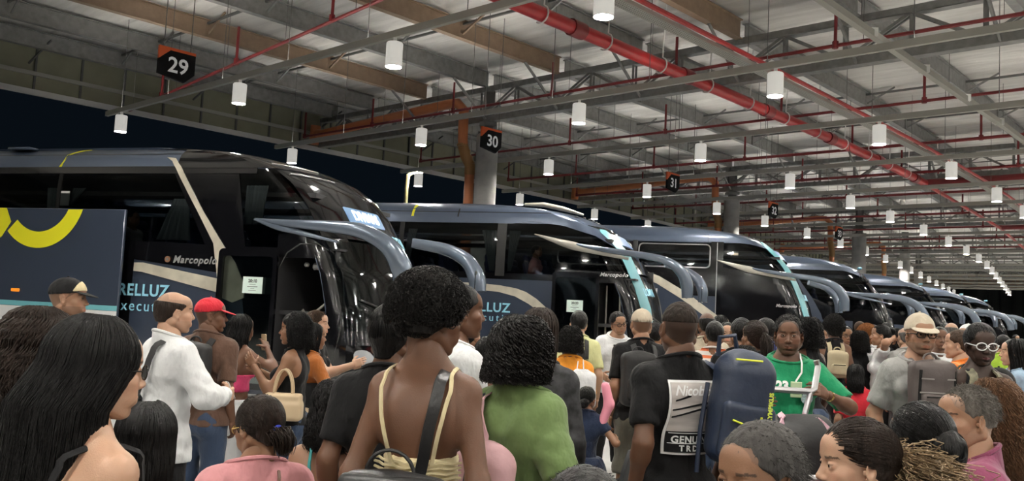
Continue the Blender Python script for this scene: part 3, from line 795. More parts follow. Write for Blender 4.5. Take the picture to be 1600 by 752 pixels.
# lettering
side_text(B1, 'RELLUZ', -3.84, 1.58, .235, m_tealt, e, bold=.006, space=1.12, align_y='BOTTOM_BASELINE')
side_text(B1, 'executive', -3.90, 1.36, .22, m_tealt, e, space=1.25, align_y='BOTTOM_BASELINE')
side_text(B1, 'Marcopolo', -2.93, 2.07, .145, m_chrome, e, bold=.004, shear=.25, space=1.15, align_y='BOTTOM_BASELINE')
q = B1.side(np.array([-3.02]), np.array([2.115]), .02)[0]
b = MB(); b.lathe([(.001, .0), (.045, .0), (.045, .012), (.001, .012)], q, 18, [[1, 0, 0], [0, 0, -1], [0, 1, 0]]); o = b.build('maker_emblem', mat('emblem_copper', (.4, .2, .12), rough=.3, metal=.5), e)
MB().lathe([(.001, .012), (.02, .012), (.02, .018), (.001, .018)], q, 12, [[1, 0, 0], [0, 0, -1], [0, 1, 0]]).build('emblem_centre', m_chrome, o)
# destination screen and front lettering
front_patch(B1, .30, math.pi-.30, 2.50, 3.42, 'screen_surround', m_gblack, e, off=.008)
panel(B1, round_rect(-.70, .30, 2.74, 2.97, .03), 'destination_screen', m_led, e, kind='front', off=.014, step=.08)
def front_text(bs, txt, y, z, size, m, par, off=.02, **k):
    V, f = text_verts(txt, size, ax='CENTER', **k)
    return MB().add(bs.front(y+V[:, 0], z+V[:, 1], off+V[:, 2]), f).build('front_lettering', m, par, smooth=False)
front_text(B1, 'DIVINAS', -.20, 2.855, .19, m_ledt, e, bold=.004)
front_text(B1, 'RELLUZ', .78, 2.56, .22, m_tealt, e, bold=.006)
front_text(B1, 'executive', .78, 2.40, .14, m_tealt, e)
front_patch(B1, .35, math.pi-.35, 1.25, 2.45, 'driver_windshield', m_wind, e, off=.022)
# eyebrow lights along the roof front
for z, l in ((3.50, .5), (3.36, .7)):
    P = [B1.front(y, z, .02) for y in np.linspace(-1.12, -.3, 10)]; MB().tube(P, .014, 6).build('marker_strip', m_chrome, e)
# door well
b = MB(); b.box((-.78, -.5, .75), (.92, 1.5, .06)); b.box((-.78, -.95, .52), (.92, .5, .06)); b.box((-.78, -.15, 1.0), (.92, .8, .06)); b.build('entry_steps', mat('step_rubber', (.05, .05, .05), rough=.7), e)
b = MB(); b.box((-.78, .3, 1.6), (1.0, .04, 1.9)); b.box((-1.27, -.5, 1.5), (.03, 1.5, 2.0)); b.box((-.40, -.45, 1.38), (.03, 1.5, 1.85)); b.box((-.8, -.45, 2.33), (.9, 1.5, .03)); b.build('entry_wall', m_int, e, smooth=False)
MB().tube([(-.66, -1.1, 1.95), (-.58, -1.12, 1.85), (-.56, -1.12, 1.6), (-.68, -1.12, 1.5)], .018, 8).build('grab_handle', m_silver, e)
MB().tube([(-.95, -1.1, 1.45), (-.9, -1.12, 1.5), (-.84, -1.12, 1.42), (-.86, -1.12, 1.3)], .016, 8).build('grab_handle', m_silver, e)
b = MB(); b.box((-.76, -1.05, 2.1), (.16, .06, .1), bev=.03); b.box((-.93, -1.05, 2.12), (.08, .06, .06), bev=.02); b.build('entry_lamp', m_chrome, e)
# door frame line and lit sill
P = [B1.side(x, z, .012) for x, z in smooth_poly([(-1.28, .45), (-1.28, 2.38), (-.26, 2.40), (-.24, .45)], 2)]
MB().tube(P[2:-2], .008, 6).build('door_seal', mat('seal_grey', (.03, .03, .03), rough=.5), e)
MB().box((-.72, -1.28, .62), (.5, .05, .06), bev=.02).build('sill_light', mat('sill_lamp', (.6, .5, .4), emit=(1, .75, .55), es=.8), e)
door_glass(e, B1, -2.10, -1.17, .40, 2.29, .12, (-1.52, 1.80))
mirror(e, 1); mirror(e, 1, sg=1, far=True)
interior(e, B1, [-12, -11, -10, -9, -8, -7, -6, -5, -4, -3], 1.95)
for (a, b_, z0, z1, c, d) in ((-5.45, -5.25, 2.4, 3.15, -5.36, -5.30), (-4.95, -4.72, 2.9, 3.15, -5.02, -4.96), (-3.1, -2.85, 2.4, 3.0, -3.35, -2.75), (-1.9, -1.55, 2.65, 3.2, -1.9, -1.6), (-7.3, -7.15, 2.4, 3.2, -7.25, -7.18)):
    curtain(e, B1, a, b_, z0, z1, c, d)
MB().box((-5.02, -1.26, 2.98), (.17, .01, .22), bev=.003).build('window_label', m_bwhite, e)
# raised luggage hatch standing clear of the side
e2 = empty('luggage_hatch'); e2.parent = e
hx0, hx1, hz0, hz1, hy = -7.6, -3.60, 1.03, 2.79, -1.55
bpy.data.objects.remove(e2)
hp = MB().box(((hx0+hx1)/2, hy, (hz0+hz1)/2), (hx1-hx0, .05, hz1-hz0), bev=.012).build('luggage_hatch', m_blue, e)
MB().box(((hx0+hx1)/2, hy-.027, 1.20), (hx1-hx0-.01, .006, .28)).build('white_band', m_bwhite, hp)
MB().box(((hx0+hx1)/2, hy-.027, 1.38), (hx1-hx0-.01, .006, .07)).build('teal_band', m_teal, hp)
def arc_band(cx, cz, r0, r1, a0, a1, n=24):
    t = np.radians(np.linspace(a0, a1, n)); return [(cx+r1*math.cos(x), cz+r1*math.sin(x)) for x in t]+[(cx+r0*math.cos(x), cz+r0*math.sin(x)) for x in t[::-1]]
Mx = frame((0, hy-.027, 0), (1, 0, 0), (0, 0, 1))
t1, t2 = np.radians(np.linspace(225, 343, 30)), np.radians(np.linspace(335, 225, 30))
MB().prism([(-5.14+.82*math.cos(t), 3.02+.82*math.sin(t)) for t in t1]+[(-5.14+.58*math.cos(t), 3.02+.58*math.sin(t)) for t in t2], .005, Mx).build('yellow_logo_arc', m_yellow, hp, smooth=False)
MB().prism([(-6.5, 2.10), (-6.25, 2.12), (-6.0, 2.22), (-5.82, 2.36), (-5.67, 2.58), (-5.78, 2.785), (-6.1, 2.785), (-6.12, 2.6), (-6.3, 2.42), (-6.5, 2.36)], .005, Mx).build('yellow_logo_arc', m_yellow, hp, smooth=False)
MB().box((-5.46, hy-.035, 1.57), (.16, .02, .05), bev=.02).build('marker_lamp', mat('amber_lens', (.8, .25, .02), rough=.2, emit=(1, .3, .02), es=.4), hp)
b = MB()
for x in (-7.2, -4.3): b.tube([(x, -1.30, 2.0), (x, hy+.02, 2.5)], .02, 8)
b.build('hatch_arm', m_rim, hp)
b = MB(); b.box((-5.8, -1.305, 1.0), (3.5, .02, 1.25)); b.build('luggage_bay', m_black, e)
MB().box((-5.0, -1.29, .48), (8, .05, .14)).build('white_skirt', m_bwhite, e)  # plain white strip along the lower flank

# ---------------------------------------------------------------- second bus
def teal_coach(N, label, dz, variant):
    bs = BusShape(dz); e = bus_root(N, label)
    bus_common(e, bs, m_roofb, low_top=2.28, glass_top=3.34, door=(-1.0, -.45, .45, 9) if variant == 2 else None)
    u = dz
    if variant == 2:
        # blue roof flank sweeping down beside the windshield
        panel(bs, smooth_poly([(-13.4, 3.33), (-13.4, 3.45), (-2.5, 3.45), (-1.6, 3.42), (-.95, 3.22), (-.62, 2.92), (-.74, 2.92), (-1.1, 3.12), (-1.7, 3.30), (-2.35, 3.38), (-2.75, 3.33)], 0), 'roof_flank', m_roofb, e, off=.014, step=.08)
        if 0: panel(bs, smooth_poly([(-2.45, 3.38), (-1.7, 3.30), (-1.1, 3.12), (-.74, 2.92), (-.62, 2.7), (-.62, 2.62), (-.40, 1.4), (-.40, 1.2), (-1.1, 1.2), (-1.8, 1.45), (-1.8, 2.36), (-2.95, 2.36), (-2.95, 2.30), (-2.5, 2.30)], 0), 'door_surround', m_gblack, e, off=.005, step=.1)
        panel(bs, [(-13.4, 2.24), (-13.4, 2.36), (-1.84, 2.36), (-1.84, 2.46), (-.55, 2.46), (-.45, 2.24), (-.30, 2.24), (-.30, 2.24)], 'lower_window_trim', m_gblack, e, off=.008)
        panel(bs, [(-1.9, 1.30), (-1.84, 2.3), (-1.0, 2.3), (-1.0, 1.0), (-1.9, 1.0)], 'door_rear_panel', m_gblack, e, off=.007)
        panel(bs, [(-3.05, 2.3), (-3.05, 3.36), (-2.86, 3.36), (-2.86, 2.3)], 'window_divider', m_frit, e, off=.010)
        for x in (-5.1, -7.2, -9.2, -11.2): panel(bs, [(x-.05, 2.3), (x-.05, 3.36), (x+.05, 3.36), (x+.05, 2.3)], 'window_divider', m_frit, e, off=.010)
        panel(bs, smooth_poly([(-1.12, 3.27), (-.98, 3.27), (-.65, 2.95), (-.48, 2.72), (-.13, 2.0), (.03, 1.2), (-.09, 1.2), (-.26, 2.0), (-.61, 2.72), (-.78, 2.97)], 1), 'teal_pillar', m_teal, e, off=.020, step=.06)
        panel(bs, smooth_poly([(-13, 2.12), (-13, 2.16), (-3.6, 2.16), (-2.7, 2.10), (-2.3, 1.98), (-1.82, 1.60), (-1.72, 1.42), (-1.84, 1.42), (-2.2, 1.72), (-2.75, 1.98), (-3.6, 2.02), (-13, 2.06)], 1), 'champagne_swoosh', m_beige, e, off=.018, step=.08)
        side_text(bs, 'RELLUZ', -3.62, 1.60, .25, m_tealt, e, bold=.005, space=1.1, align_y='BOTTOM_BASELINE')
        side_text(bs, 'executive', -3.68, 1.42, .2, m_tealt, e, space=1.45, align_y='BOTTOM_BASELINE')
        side_text(bs, 'Marcopolo', -.96, 2.365, .10, m_chrome, e, shear=.25, space=1.1, bold=.003, align_y='BOTTOM_BASELINE')
        panel(bs, [(-13.3, 3.55), (-13.3, 3.563), (-2.0, 3.563), (-2.0, 3.55)], 'roof_seam', m_frit, e, off=.003)
        panel(bs, [(-3.93, 3.38), (-3.93, 3.74), (-3.90, 3.74), (-3.90, 3.38)], 'roof_joint', m_frit, e, off=.003)
        panel(bs, [(-4.95, 3.36), (-4.88, 3.36), (-4.86, 3.70), (-4.93, 3.70)], 'yellow_roof_stripe', m_yellow, e, off=.006, step=.06)
        b = MB(); P = [(x, -1.02, bs_z) for x, bs_z in ((-2.6, 3.74), (-2.2, 3.74), (-1.8, 3.66), (-1.4, 3.55))]
        b.tube(P, [.03, .05, .05, .02], 10); b.build('roof_fairing', m_silver, e)
        panel(bs, [(-1.1, 2.45), (-1.1, 2.72), (1.1, 2.72), (1.1, 2.45)], 'windshield_band', m_gblack, e, kind='front', off=.015)
        # open door: dark well, inner wall, rails
        b = MB(); b.box((-.66, .3, 1.6), (.9, .04, 1.9)); b.box((-1.02, -.5, 1.5), (.03, 1.5, 2.0)); b.box((-.43, -.45, 1.38), (.03, 1.5, 1.85)); b.box((-.66, -.45, 2.33), (.7, 1.5, .03)); b.box((-.66, -.5, .75), (.7, 1.5, .06)); b.build('entry_wall', m_int, e, smooth=False)
        for x in (-.88, -.62, -.46): MB().tube([(x, -1.0, .9), (x, -1.02, 2.2)], .018, 8).build('entry_rail', m_silver, e)
        door_glass(e, bs, -1.86, -.95, .45, 2.42, .10, (-1.40, 1.78), time='20:20')
        for (a, b_, z0, z1, c, d) in ((-5.0, -4.8, 2.5, 3.2, -5.05, -4.95), (-3.4, -3.1, 2.4, 3.2, -3.2, -3.1), (-2.83, -2.6, 2.4, 3.2, -2.83, -2.76), (-7.1, -6.9, 2.4, 3.2, -7.1, -7)):
            curtain(e, bs, a, b_, z0, z1, c, d)
        interior(e, bs, [-12, -11, -10, -9, -8, -7, -6, -5, -4, -3, -2.2], 1.95)
    else:
        panel(bs, [(-13.4, 3.36+u), (-13.4, 3.46+u), (-2.0, 3.46+u), (-1.4, 3.40+u), (-.95, 3.22+u), (-1.05, 3.20+u), (-1.5, 3.32+u), (-2.0, 3.36+u)], 'roof_flank', m_roofb, e, off=.014, step=.08)
        # black side below the windows from the divider forward
        panel(bs, [(-2.26, 2.20), (-2.26, 2.98), (-.45, 2.70), (-.10, 1.5), (-.05, 1.0), (-2.26, 1.0)], 'black_side_panel', m_gblack, e, off=.007, step=.1)
        panel(bs, [(-13.4, 2.24), (-13.4, 2.95), (-2.26, 2.95), (-2.26, 2.24)], 'lower_window_trim', m_gblack, e, off=.007)
        panel(bs, [(-2.42, 2.9), (-2.42, 3.58), (-2.12, 3.58), (-2.12, 2.9)], 'window_divider', m_gblack, e, off=.008)
        panel(bs, [(-2.28, 1.0), (-2.28, 3.56), (-2.26, 3.56), (-2.26, 1.0)], 'panel_joint', m_rim, e, off=.011)
        for x in (-4.3, -6.4, -8.5, -10.6): panel(bs, [(x-.06, 2.9), (x-.06, 3.58), (x+.06, 3.58), (x+.06, 2.9)], 'window_divider', m_frit, e, off=.010)
        for x0, x1 in ((-4.2, -2.44), (-6.3, -4.4)):
            fr = round_rect(x0, x1, 2.93, 3.50, .1); P = [bs.side(x, z, .02) for x, z in fr]; P.append(P[0]); P.append(P[1])
            MB().tube(P, .02, 6, cap=False).build('window_rim', m_rim, e)
        panel(bs, smooth_poly([(-1.32, 3.62), (-1.2, 3.62), (-.69, 3.15), (-.29, 2.45), (-.0, 1.5), (-.12, 1.5), (-.42, 2.45), (-.82, 3.15)], 1), 'teal_pillar', m_teal, e, off=.022, step=.06)
        panel(bs, smooth_poly([(-4.6, 2.92), (-4.45, 2.95), (-3.4, 2.6), (-1.75, 1.45), (-1.95, 1.35), (-3.5, 2.42), (-4.4, 2.75)], 1), 'champagne_swoosh', m_beige, e, off=.02, step=.08)
        panel(bs, [(-13.3, 1.0), (-13.3, 2.6), (-3.9, 2.6), (-3.4, 2.35), (-1.95, 1.35), (-1.9, 1.0)], 'blue_side_panel', m_blue, e, off=.012, step=.15)
        side_text(bs, 'LUMNI', -4.35, 2.22, .22, m_bwhite, e, bold=.01, align_y='BOTTOM_BASELINE')
        side_text(bs, 'Marcopolo', -.86, 2.05, .10, m_chrome, e, shear=.25, space=1.05, bold=.003, align_y='BOTTOM_BASELINE')
        panel(bs, [(-2.5, 3.56), (-2.5, 3.75), (-2.49, 3.75), (-2.49, 3.56)], 'roof_joint', m_frit, e, off=.02)
        MB().box((-1.85, -1.15, 3.30), (.14, .01, .05)).build('cabin_light', mat('cabin_lamp', (1, .8, .6), emit=(1, .75, .5), es=1.5), e)
        interior(e, bs, [-12, -11, -10, -9, -8, -7, -6, -5, -4, -3.2, -1.6], 2.35)
    front_text(bs, 'LUMNI', -.55, 2.3 if variant == 3 else 2.1, .2, m_tealt, e, bold=.004)
    mirror(e, 2); mirror(e, 2, sg=1, far=True)
    panel(bs, round_rect(-1.12, 1.1, 2.96+u, 3.25+u, .05), 'screen_surround', m_gblack, e, kind='front', off=.006, step=.1)
    panel(bs, round_rect(-.9, .3, 3.0+u, 3.2+u, .03), 'destination_screen', m_led, e, kind='front', off=.014, step=.08)
    b = MB()
    for y in np.linspace(-1.1, 1.1, 9): b.box(bs.front(y*.9, 3.50+u, .02), (.05, .08, .02), bev=.008)
    b.build('marker_lamp', m_chrome, e)
    return e
bus2 = teal_coach((2.6, 16.2), 'second coach with teal windshield pillar and driver standing at its open door', 0., 2)
bus3 = teal_coach((7.2, 20.8), 'third coach with tall black side, teal pillar and champagne swoosh', .22, 3)

# ---------------------------------------------------------------- farther coaches
def far_coach(a, c, label, dz, kz=0, rot=0.):
    w_ = W(a, c, 0); bs = BusShape(dz); e = bus_root(w_[:2], label, BRZ+rot)
    bus_common(e, bs, m_roofb, low_top=1.9, glass_top=3.30)
    u = dz
    panel(bs, smooth_poly([(-13, 3.42+u), (-13, 3.5+u), (-2.4, 3.5+u), (-1.5, 3.43+u), (-.9, 3.15+u), (-1.0, 3.12+u), (-1.6, 3.33+u), (-2.4, 3.41+u)], 1), 'roof_flank', m_mirror, e, off=.016, step=.1)
    panel(bs, [(-13.3, 1.85), (-13.3, 2.5), (-2.4, 2.5), (-1.5, 2.1), (-.3, 2.1), (-.2, 1.85)], 'lower_window_trim', m_gblack, e, off=.007)
    panel(bs, smooth_poly([(-3.3, 3.32+u), (-3.05, 3.34+u), (-2.2, 2.2), (-2.0, 1.5), (-2.3, 1.5), (-2.5, 2.2)], 1), 'slanted_pillar', m_blue, e, off=.02, step=.08)
    panel(bs, smooth_poly([(-1.06, 3.25+u), (-.97, 3.25+u), (-.45, 2.4), (-.2, 1.5), (-.3, 1.5), (-.58, 2.4)], 1), 'front_pillar', m_gblack, e, off=.02, step=.08)
    panel(bs, round_rect(-1.25, -.4, .5, 2.2, .08), 'boarding_door', m_gblack, e, off=.012, step=.15)
    for x in (-5.1, -7.2, -9.2): panel(bs, [(x-.05, 1.95), (x-.05, 3.36), (x+.05, 3.36), (x+.05, 1.95)], 'window_divider', m_frit, e, off=.010)
    mirror(e, 1 if kz else 2); mirror(e, 2, sg=1, far=True)
    b = MB(); b.box((-1.05, -.7, 3.42+u), (.12, .3, .06), bev=.02); b.build('marker_lamp', m_tealt, e)
    interior(e, bs, [-6, -5, -4, -3, -2], 2.0)
    return e
far_coach(10.5, 6.95+.16, 'fourth coach in the row, dark blue with slanted pillar', 0.05, 1)
far_coach(17.3, 7.1, 'fifth coach in the row behind the khaki capped man', -.05, 1)
far_coach(24.2, 7.2, 'farthest but one coach with pale blue roof dome', -.1, 1)
far_coach(31.2, 7.3, 'farthest coach in the row, only its mirror arm standing out', -.1, 1)
# ================================================================ PEOPLE ENGINE
def nz3(p, s, seed=0.):
    x, y, z = p[0]*s, p[1]*s, p[2]*s
    return (np.sin(x+1.7*np.sin(y*.8+seed)+seed*3.1)*np.sin(y*1.13+1.3*np.sin(z*.9+seed))+np.sin(z*1.07+1.9*np.sin(x*.7+seed*2.)+y*.6))*.5
class Field:
    def __init__(s, x, y, z):
        s.ax = [np.asarray(v, np.float32) for v in (x, y, z)]; s.v = np.full([len(a) for a in s.ax], 1.0, np.float32)
    @staticmethod
    def reg(lo, hi, h): 
        return Field(*[np.arange(l, u+h, h) for l, u in zip(lo, hi)])
    def sub(s, lo, hi):
        sl = []
        for a, l, u in zip(s.ax, lo, hi):
            i, j = np.searchsorted(a, l), np.searchsorted(a, u); sl.append(slice(max(0, i-1), min(len(a), j+1)))
        if any(q.stop <= q.start for q in sl): return None, None
        X = s.ax[0][sl[0]][:, None, None]; Y = s.ax[1][sl[1]][None, :, None]; Z = s.ax[2][sl[2]][None, None, :]
        return tuple(sl), (X, Y, Z)
    def add(s, pr, k=.02, off=0., cut=None, mode='u'):
        lo, hi = pr.bb(); m = k+abs(off)+.06
        sl, P = s.sub(np.array(lo)-m, np.array(hi)+m)
        if sl is None: return s
        d = pr(P)-off
        if cut is not None:
            p0, n = cut; d = np.maximum(d, (P[0]-p0[0])*n[0]+(P[1]-p0[1])*n[1]+(P[2]-p0[2])*n[2])
        a = s.v[sl]
        if mode == 'u':
            if k > 0:
                h = np.clip(.5+.5*(a-d)/k, 0, 1); s.v[sl] = a*(1-h)+d*h-k*h*(1-h)
            else: s.v[sl] = np.minimum(a, d)
        else:
            d = -d
            if k > 0:
                h = np.clip(.5-.5*(a-d)/k, 0, 1); s.v[sl] = a*(1-h)+d*h+k*h*(1-h)
            else: s.v[sl] = np.maximum(a, d)
        return s
    def grid(s): return s.ax[0][:, None, None], s.ax[1][None, :, None], s.ax[2][None, None, :]
    def cutplane(s, p0, n):
        X, Y, Z = s.grid(); s.v = np.maximum(s.v, (X-p0[0])*n[0]+(Y-p0[1])*n[1]+(Z-p0[2])*n[2]); return s
    def mesh(s):
        F = s.v; ins = F < 0; X, Y, Z = s.ax
        c = ins[:-1, :-1, :-1].astype(np.int8); cnt = np.zeros(c.shape, np.int8)
        for dx in (0, 1):
            for dy in (0, 1):
                for dz in (0, 1):
                    cnt += ins[dx:F.shape[0]-1+dx, dy:F.shape[1]-1+dy, dz:F.shape[2]-1+dz]
        act = (cnt > 0) & (cnt < 8); I = np.argwhere(act); 
        if len(I) == 0: return np.zeros((0, 3)), np.zeros((0, 4), int)
        idx = np.full(act.shape, -1, np.int64); idx[act] = np.arange(len(I)); S = np.zeros((len(I), 3)); C = np.zeros(len(I))
        ax = (X, Y, Z)
        corners = [(a, b, c) for a in (0, 1) for b in (0, 1) for c in (0, 1)]
        for a in corners:
            for d in range(3):
                if a[d]: continue
                b = list(a); b[d] = 1
                ia = I+a; ib = I+b
                fa = F[ia[:, 0], ia[:, 1], ia[:, 2]]; fb = F[ib[:, 0], ib[:, 1], ib[:, 2]]
                m = (fa < 0) != (fb < 0); t = np.where(m, fa/np.where(m, fa-fb, 1), 0)
                for q in range(3):
                    pa = ax[q][ia[:, q]]; pb = ax[q][ib[:, q]]; S[:, q] += np.where(m, pa+(pb-pa)*t, 0)
                C += m
        V = S/C[:, None]; Q = []
        for d in range(3):
            a0 = [slice(None)]*3; a1 = [slice(None)]*3; a0[d] = slice(0, -1); a1[d] = slice(1, None)
            sa, sb = ins[tuple(a0)], ins[tuple(a1)]; ch = np.argwhere(sa != sb); u, w = (d+1) % 3, (d+2) % 3
            ok = (ch[:, u] > 0) & (ch[:, w] > 0) & (ch[:, u] < F.shape[u]-1) & (ch[:, w] < F.shape[w]-1); ch = ch[ok]
            inside = sa[ch[:, 0], ch[:, 1], ch[:, 2]]; q = []
            for du, dw in ((-1, -1), (0, -1), (0, 0), (-1, 0)):
                c = ch.copy(); c[:, u] += du; c[:, w] += dw; q.append(idx[c[:, 0], c[:, 1], c[:, 2]])
            q = np.stack(q, 1); q[~inside] = q[~inside][:, ::-1]; Q.append(q)
        return V, np.concatenate(Q)
class Cone:
    def __init__(s, a, b, ra, rb, sy=1., axis=None):
        s.a, s.b, s.ra, s.rb = np.array(a, float), np.array(b, float), ra, rb
    def bb(s):
        r = max(s.ra, s.rb); return np.minimum(s.a, s.b)-r, np.maximum(s.a, s.b)+r
    def __call__(s, P):
        ab = s.b-s.a; L = ab.dot(ab)+1e-9; q = [P[i]-s.a[i] for i in range(3)]
        t = np.clip((q[0]*ab[0]+q[1]*ab[1]+q[2]*ab[2])/L, 0, 1)
        return np.sqrt((q[0]-t*ab[0])**2+(q[1]-t*ab[1])**2+(q[2]-t*ab[2])**2)-(s.ra+(s.rb-s.ra)*t)
class Ell:
    def __init__(s, c, r, R=None): s.c, s.r, s.R = np.array(c, float), np.array(r, float), R
    def bb(s):
        m = s.r if s.R is None else np.full(3, s.r.max()); return s.c-m, s.c+m
    def __call__(s, P):
        q = [P[i]-s.c[i] for i in range(3)]
        if s.R is not None:
            R = s.R; q = [q[0]*R[0][i]+q[1]*R[1][i]+q[2]*R[2][i] for i in range(3)]
        k0 = np.sqrt(sum((q[i]/s.r[i])**2 for i in range(3))); k1 = np.sqrt(sum((q[i]/s.r[i]**2)**2 for i in range(3)))
        return k0*(k0-1)/(k1+1e-6)
class RBox:
    def __init__(s, c, h, r, R=None): s.c, s.h, s.rr, s.R = np.array(c, float), np.array(h, float), r, R
    def bb(s):
        m = s.h if s.R is None else np.full(3, np.linalg.norm(s.h)); return s.c-m, s.c+m
    def __call__(s, P):
        q = [P[i]-s.c[i] for i in range(3)]
        if s.R is not None: R = s.R; q = [q[0]*R[0][i]+q[1]*R[1][i]+q[2]*R[2][i] for i in range(3)]
        q = [np.abs(q[i])-s.h[i]+s.rr for i in range(3)]
        return np.sqrt(sum(np.maximum(v, 0)**2 for v in q))+np.minimum(np.maximum(np.maximum(q[0], q[1]), q[2]), 0)-s.rr
def rotx(a): c, s = math.cos(a), math.sin(a); return np.array([[1, 0, 0], [0, c, -s], [0, s, c]])
def roty(a): c, s = math.cos(a), math.sin(a); return np.array([[c, 0, s], [0, 1, 0], [-s, 0, c]])
def rotz(a): c, s = math.cos(a), math.sin(a); return np.array([[c, -s, 0], [s, c, 0], [0, 0, 1]])
def unit(v): v = np.array(v, float); return v/(np.linalg.norm(v)+1e-9)

SK = dict(light=(.46, .275, .185), tan=(.32, .175, .108), mid=(.225, .115, .066), brown=(.128, .060, .034), dark=(.065, .031, .019), vdark=(.036, .018, .012))

# ---------------------------------------------------------------- heads
HEADC = {}
def head_geo(h=.0045, fem=False, fat=0., ears=True, beard=None, long_neck=0.):
    key = (h, fem, fat, ears)
    if key in HEADC: return HEADC[key]
    f = Field.reg((-.10, -.13, -.24), (.10, .14, .13), h)
    j = 0.93 if fem else 1.0
    A = f.add
    A(Ell((0, -.014, .028), (.076, .098, .090)), 0)
    A(Ell((0, .030, -.042), ((.057+fat*.5)*j, .062, .076)), .03)
    A(Ell((0, .052, -.030), (.052+fat*.3, .044, .055)), .02)
    for s in (-1, 1):
        A(Cone((s*.058*j, -.012, -.050), (s*.026*j, .062, -.098), .022+fat*.4, .016), .022)
        A(Ell((s*.045, .060, -.022), (.022, .022, .020)), .018)
        A(Ell((s*.040, .070, -.058), (.016+fat*.4, .016, .02+fat*.3)), .02)
    A(Ell((0, .074, -.100), (.021 if not fem else .017, .017, .015)), .016)
    A(Cone((-.030, .082, .026), (.030, .082, .026), .011 if not fem else .009, .011 if not fem else .009), .016)
    A(Ell((0, .055, .05), (.058, .040, .045)), .02)
    A(Cone((0, .086, .014), (0, .107, -.026), .008, .0105), .010)
    A(Ell((0, .108, -.029), (.011, .011, .009)), .006)
    for s in (-1, 1):
        A(Ell((s*.0125, .100, -.033), (.008, .010, .007)), .006)
        A(Ell((s*.032, .100, .005), (.019, .016, .0125)), .012, mode='s')
        A(Ell((s*.031, .078, .004), (.0165, .0155, .0155)), .004)
        A(Ell((s*.031, .0975, .0035), (.0125, .011, .0042)), .0015, mode='s')
    A(Ell((0, .084, -.068), (.030, .017, .020)), .014)
    lw = .020
    A(Cone((-lw, .090, -.0630), (0, .0985, -.0612), .0035, .0058), .004); A(Cone((lw, .090, -.0630), (0, .0985, -.0612), .0035, .0058), .004)
    A(Cone((-lw, .090, -.0655), (0, .0970, -.0715), .0035, .0066), .004); A(Cone((lw, .090, -.0655), (0, .0970, -.0715), .0035, .0066), .004)
    A(Cone((-lw, .0965, -.0643), (0, .1, -.0665), .0016, .0016), .002, mode='s'); A(Cone((lw, .0965, -.0643), (0, .1, -.0665), .0016, .0016), .002, mode='s')
    A(Ell((0, .089, -.083), (.022, .010, .005)), .006, mode='s')
    for s in (-1, 1):
        R = rotz(s*-.45) @ rotx(.18)
        A(Ell((s*.080, -.008, -.008), (.0065, .020, .031), R), .006)
        A(Ell((s*.0865, -.004, -.004), (.005, .012, .020), R), .004, mode='s')
        A(Ell((s*.079, .010, -.012), (.006, .005, .008)), .003)
        A(Ell((s*.078, .000, -.034), (.006, .010, .009)), .006)
    nr = .053+fat*.5 if not fem else .045+fat*.4
    A(Cone((0, -.028, -.045), (0, -.036, -.125), nr*.97, nr*.84), .03)
    V, Q = f.mesh(); HEADC[key] = (V, Q); return V, Q
def head_paint(V, col, lips=None, beard=0., shave=0., brow=(.02, .013, .01), hairc=(.01, .008, .007), receding=False):
    col = np.array(col); C = np.tile(col, (len(V), 1)); x, y, z = V.T
    n = .5+.5*nz3((x, y, z), 55.)
    C *= (.95+.08*n)[:, None]
    lp = ((np.abs(x) < .023) & (z < -.0585+.02*0) & (z > -.0765) & (y > .085) & (np.abs(x)/.024+np.abs(z+.0665)/.0125 < 1.1))
    C[lp] = np.array(lips if lips is not None else col*np.array([1.0, .68, .66]))
    bt = (np.abs(np.abs(x)-.034) < .018) & (np.abs(z-(.0285-.12*np.abs(np.abs(x)-.040))) < .0036) & (y > .055)
    C[bt] = C[bt]*.2+np.array(brow)*.8
    ew = (np.abs(np.abs(x)-.031) < .0145) & (np.abs(z-.0085) < .0022) & (y > .075); C[ew] *= .35
    nb = ((np.abs(x)-.010)**2+(z+.0385)**2 < .0036**2) & (y > .095); C[nb] *= .3
    ck = np.exp(-(((np.abs(x)-.045)/.02)**2+((z+.03)/.02)**2))*(y > .03); C = C*(1+ck[:, None]*np.array([.10, -.03, -.03]))
    if beard > 0:
        b = ((z < -.045) & (y > -.01) & (z > -.135) & ~lp & ((np.abs(x) > .030) | (z < -.078) | (z > -.058)) & (z < -.035-.25*np.clip(.045-np.abs(x), 0, 1))) | ((z < -.046) & (z > -.060) & (np.abs(x) < .028) & (y > .08))
        C[b & ~lp] = C[b & ~lp]*(1-beard)+np.array(hairc)*beard
    if shave > 0:
        hl = (z > .055+.0*y) if False else ((y*.62+z*-.78) < (.004)) & (z > -.075) & (y < .078)
        hl &= ~((np.abs(x) > .072) & (np.abs(y+.008) < .026) & (z < .03))
        if receding: hl &= ~((z > .075) & (y > -.05))
        C[hl] = C[hl]*(1-shave)+np.array(hairc)*shave
    return C
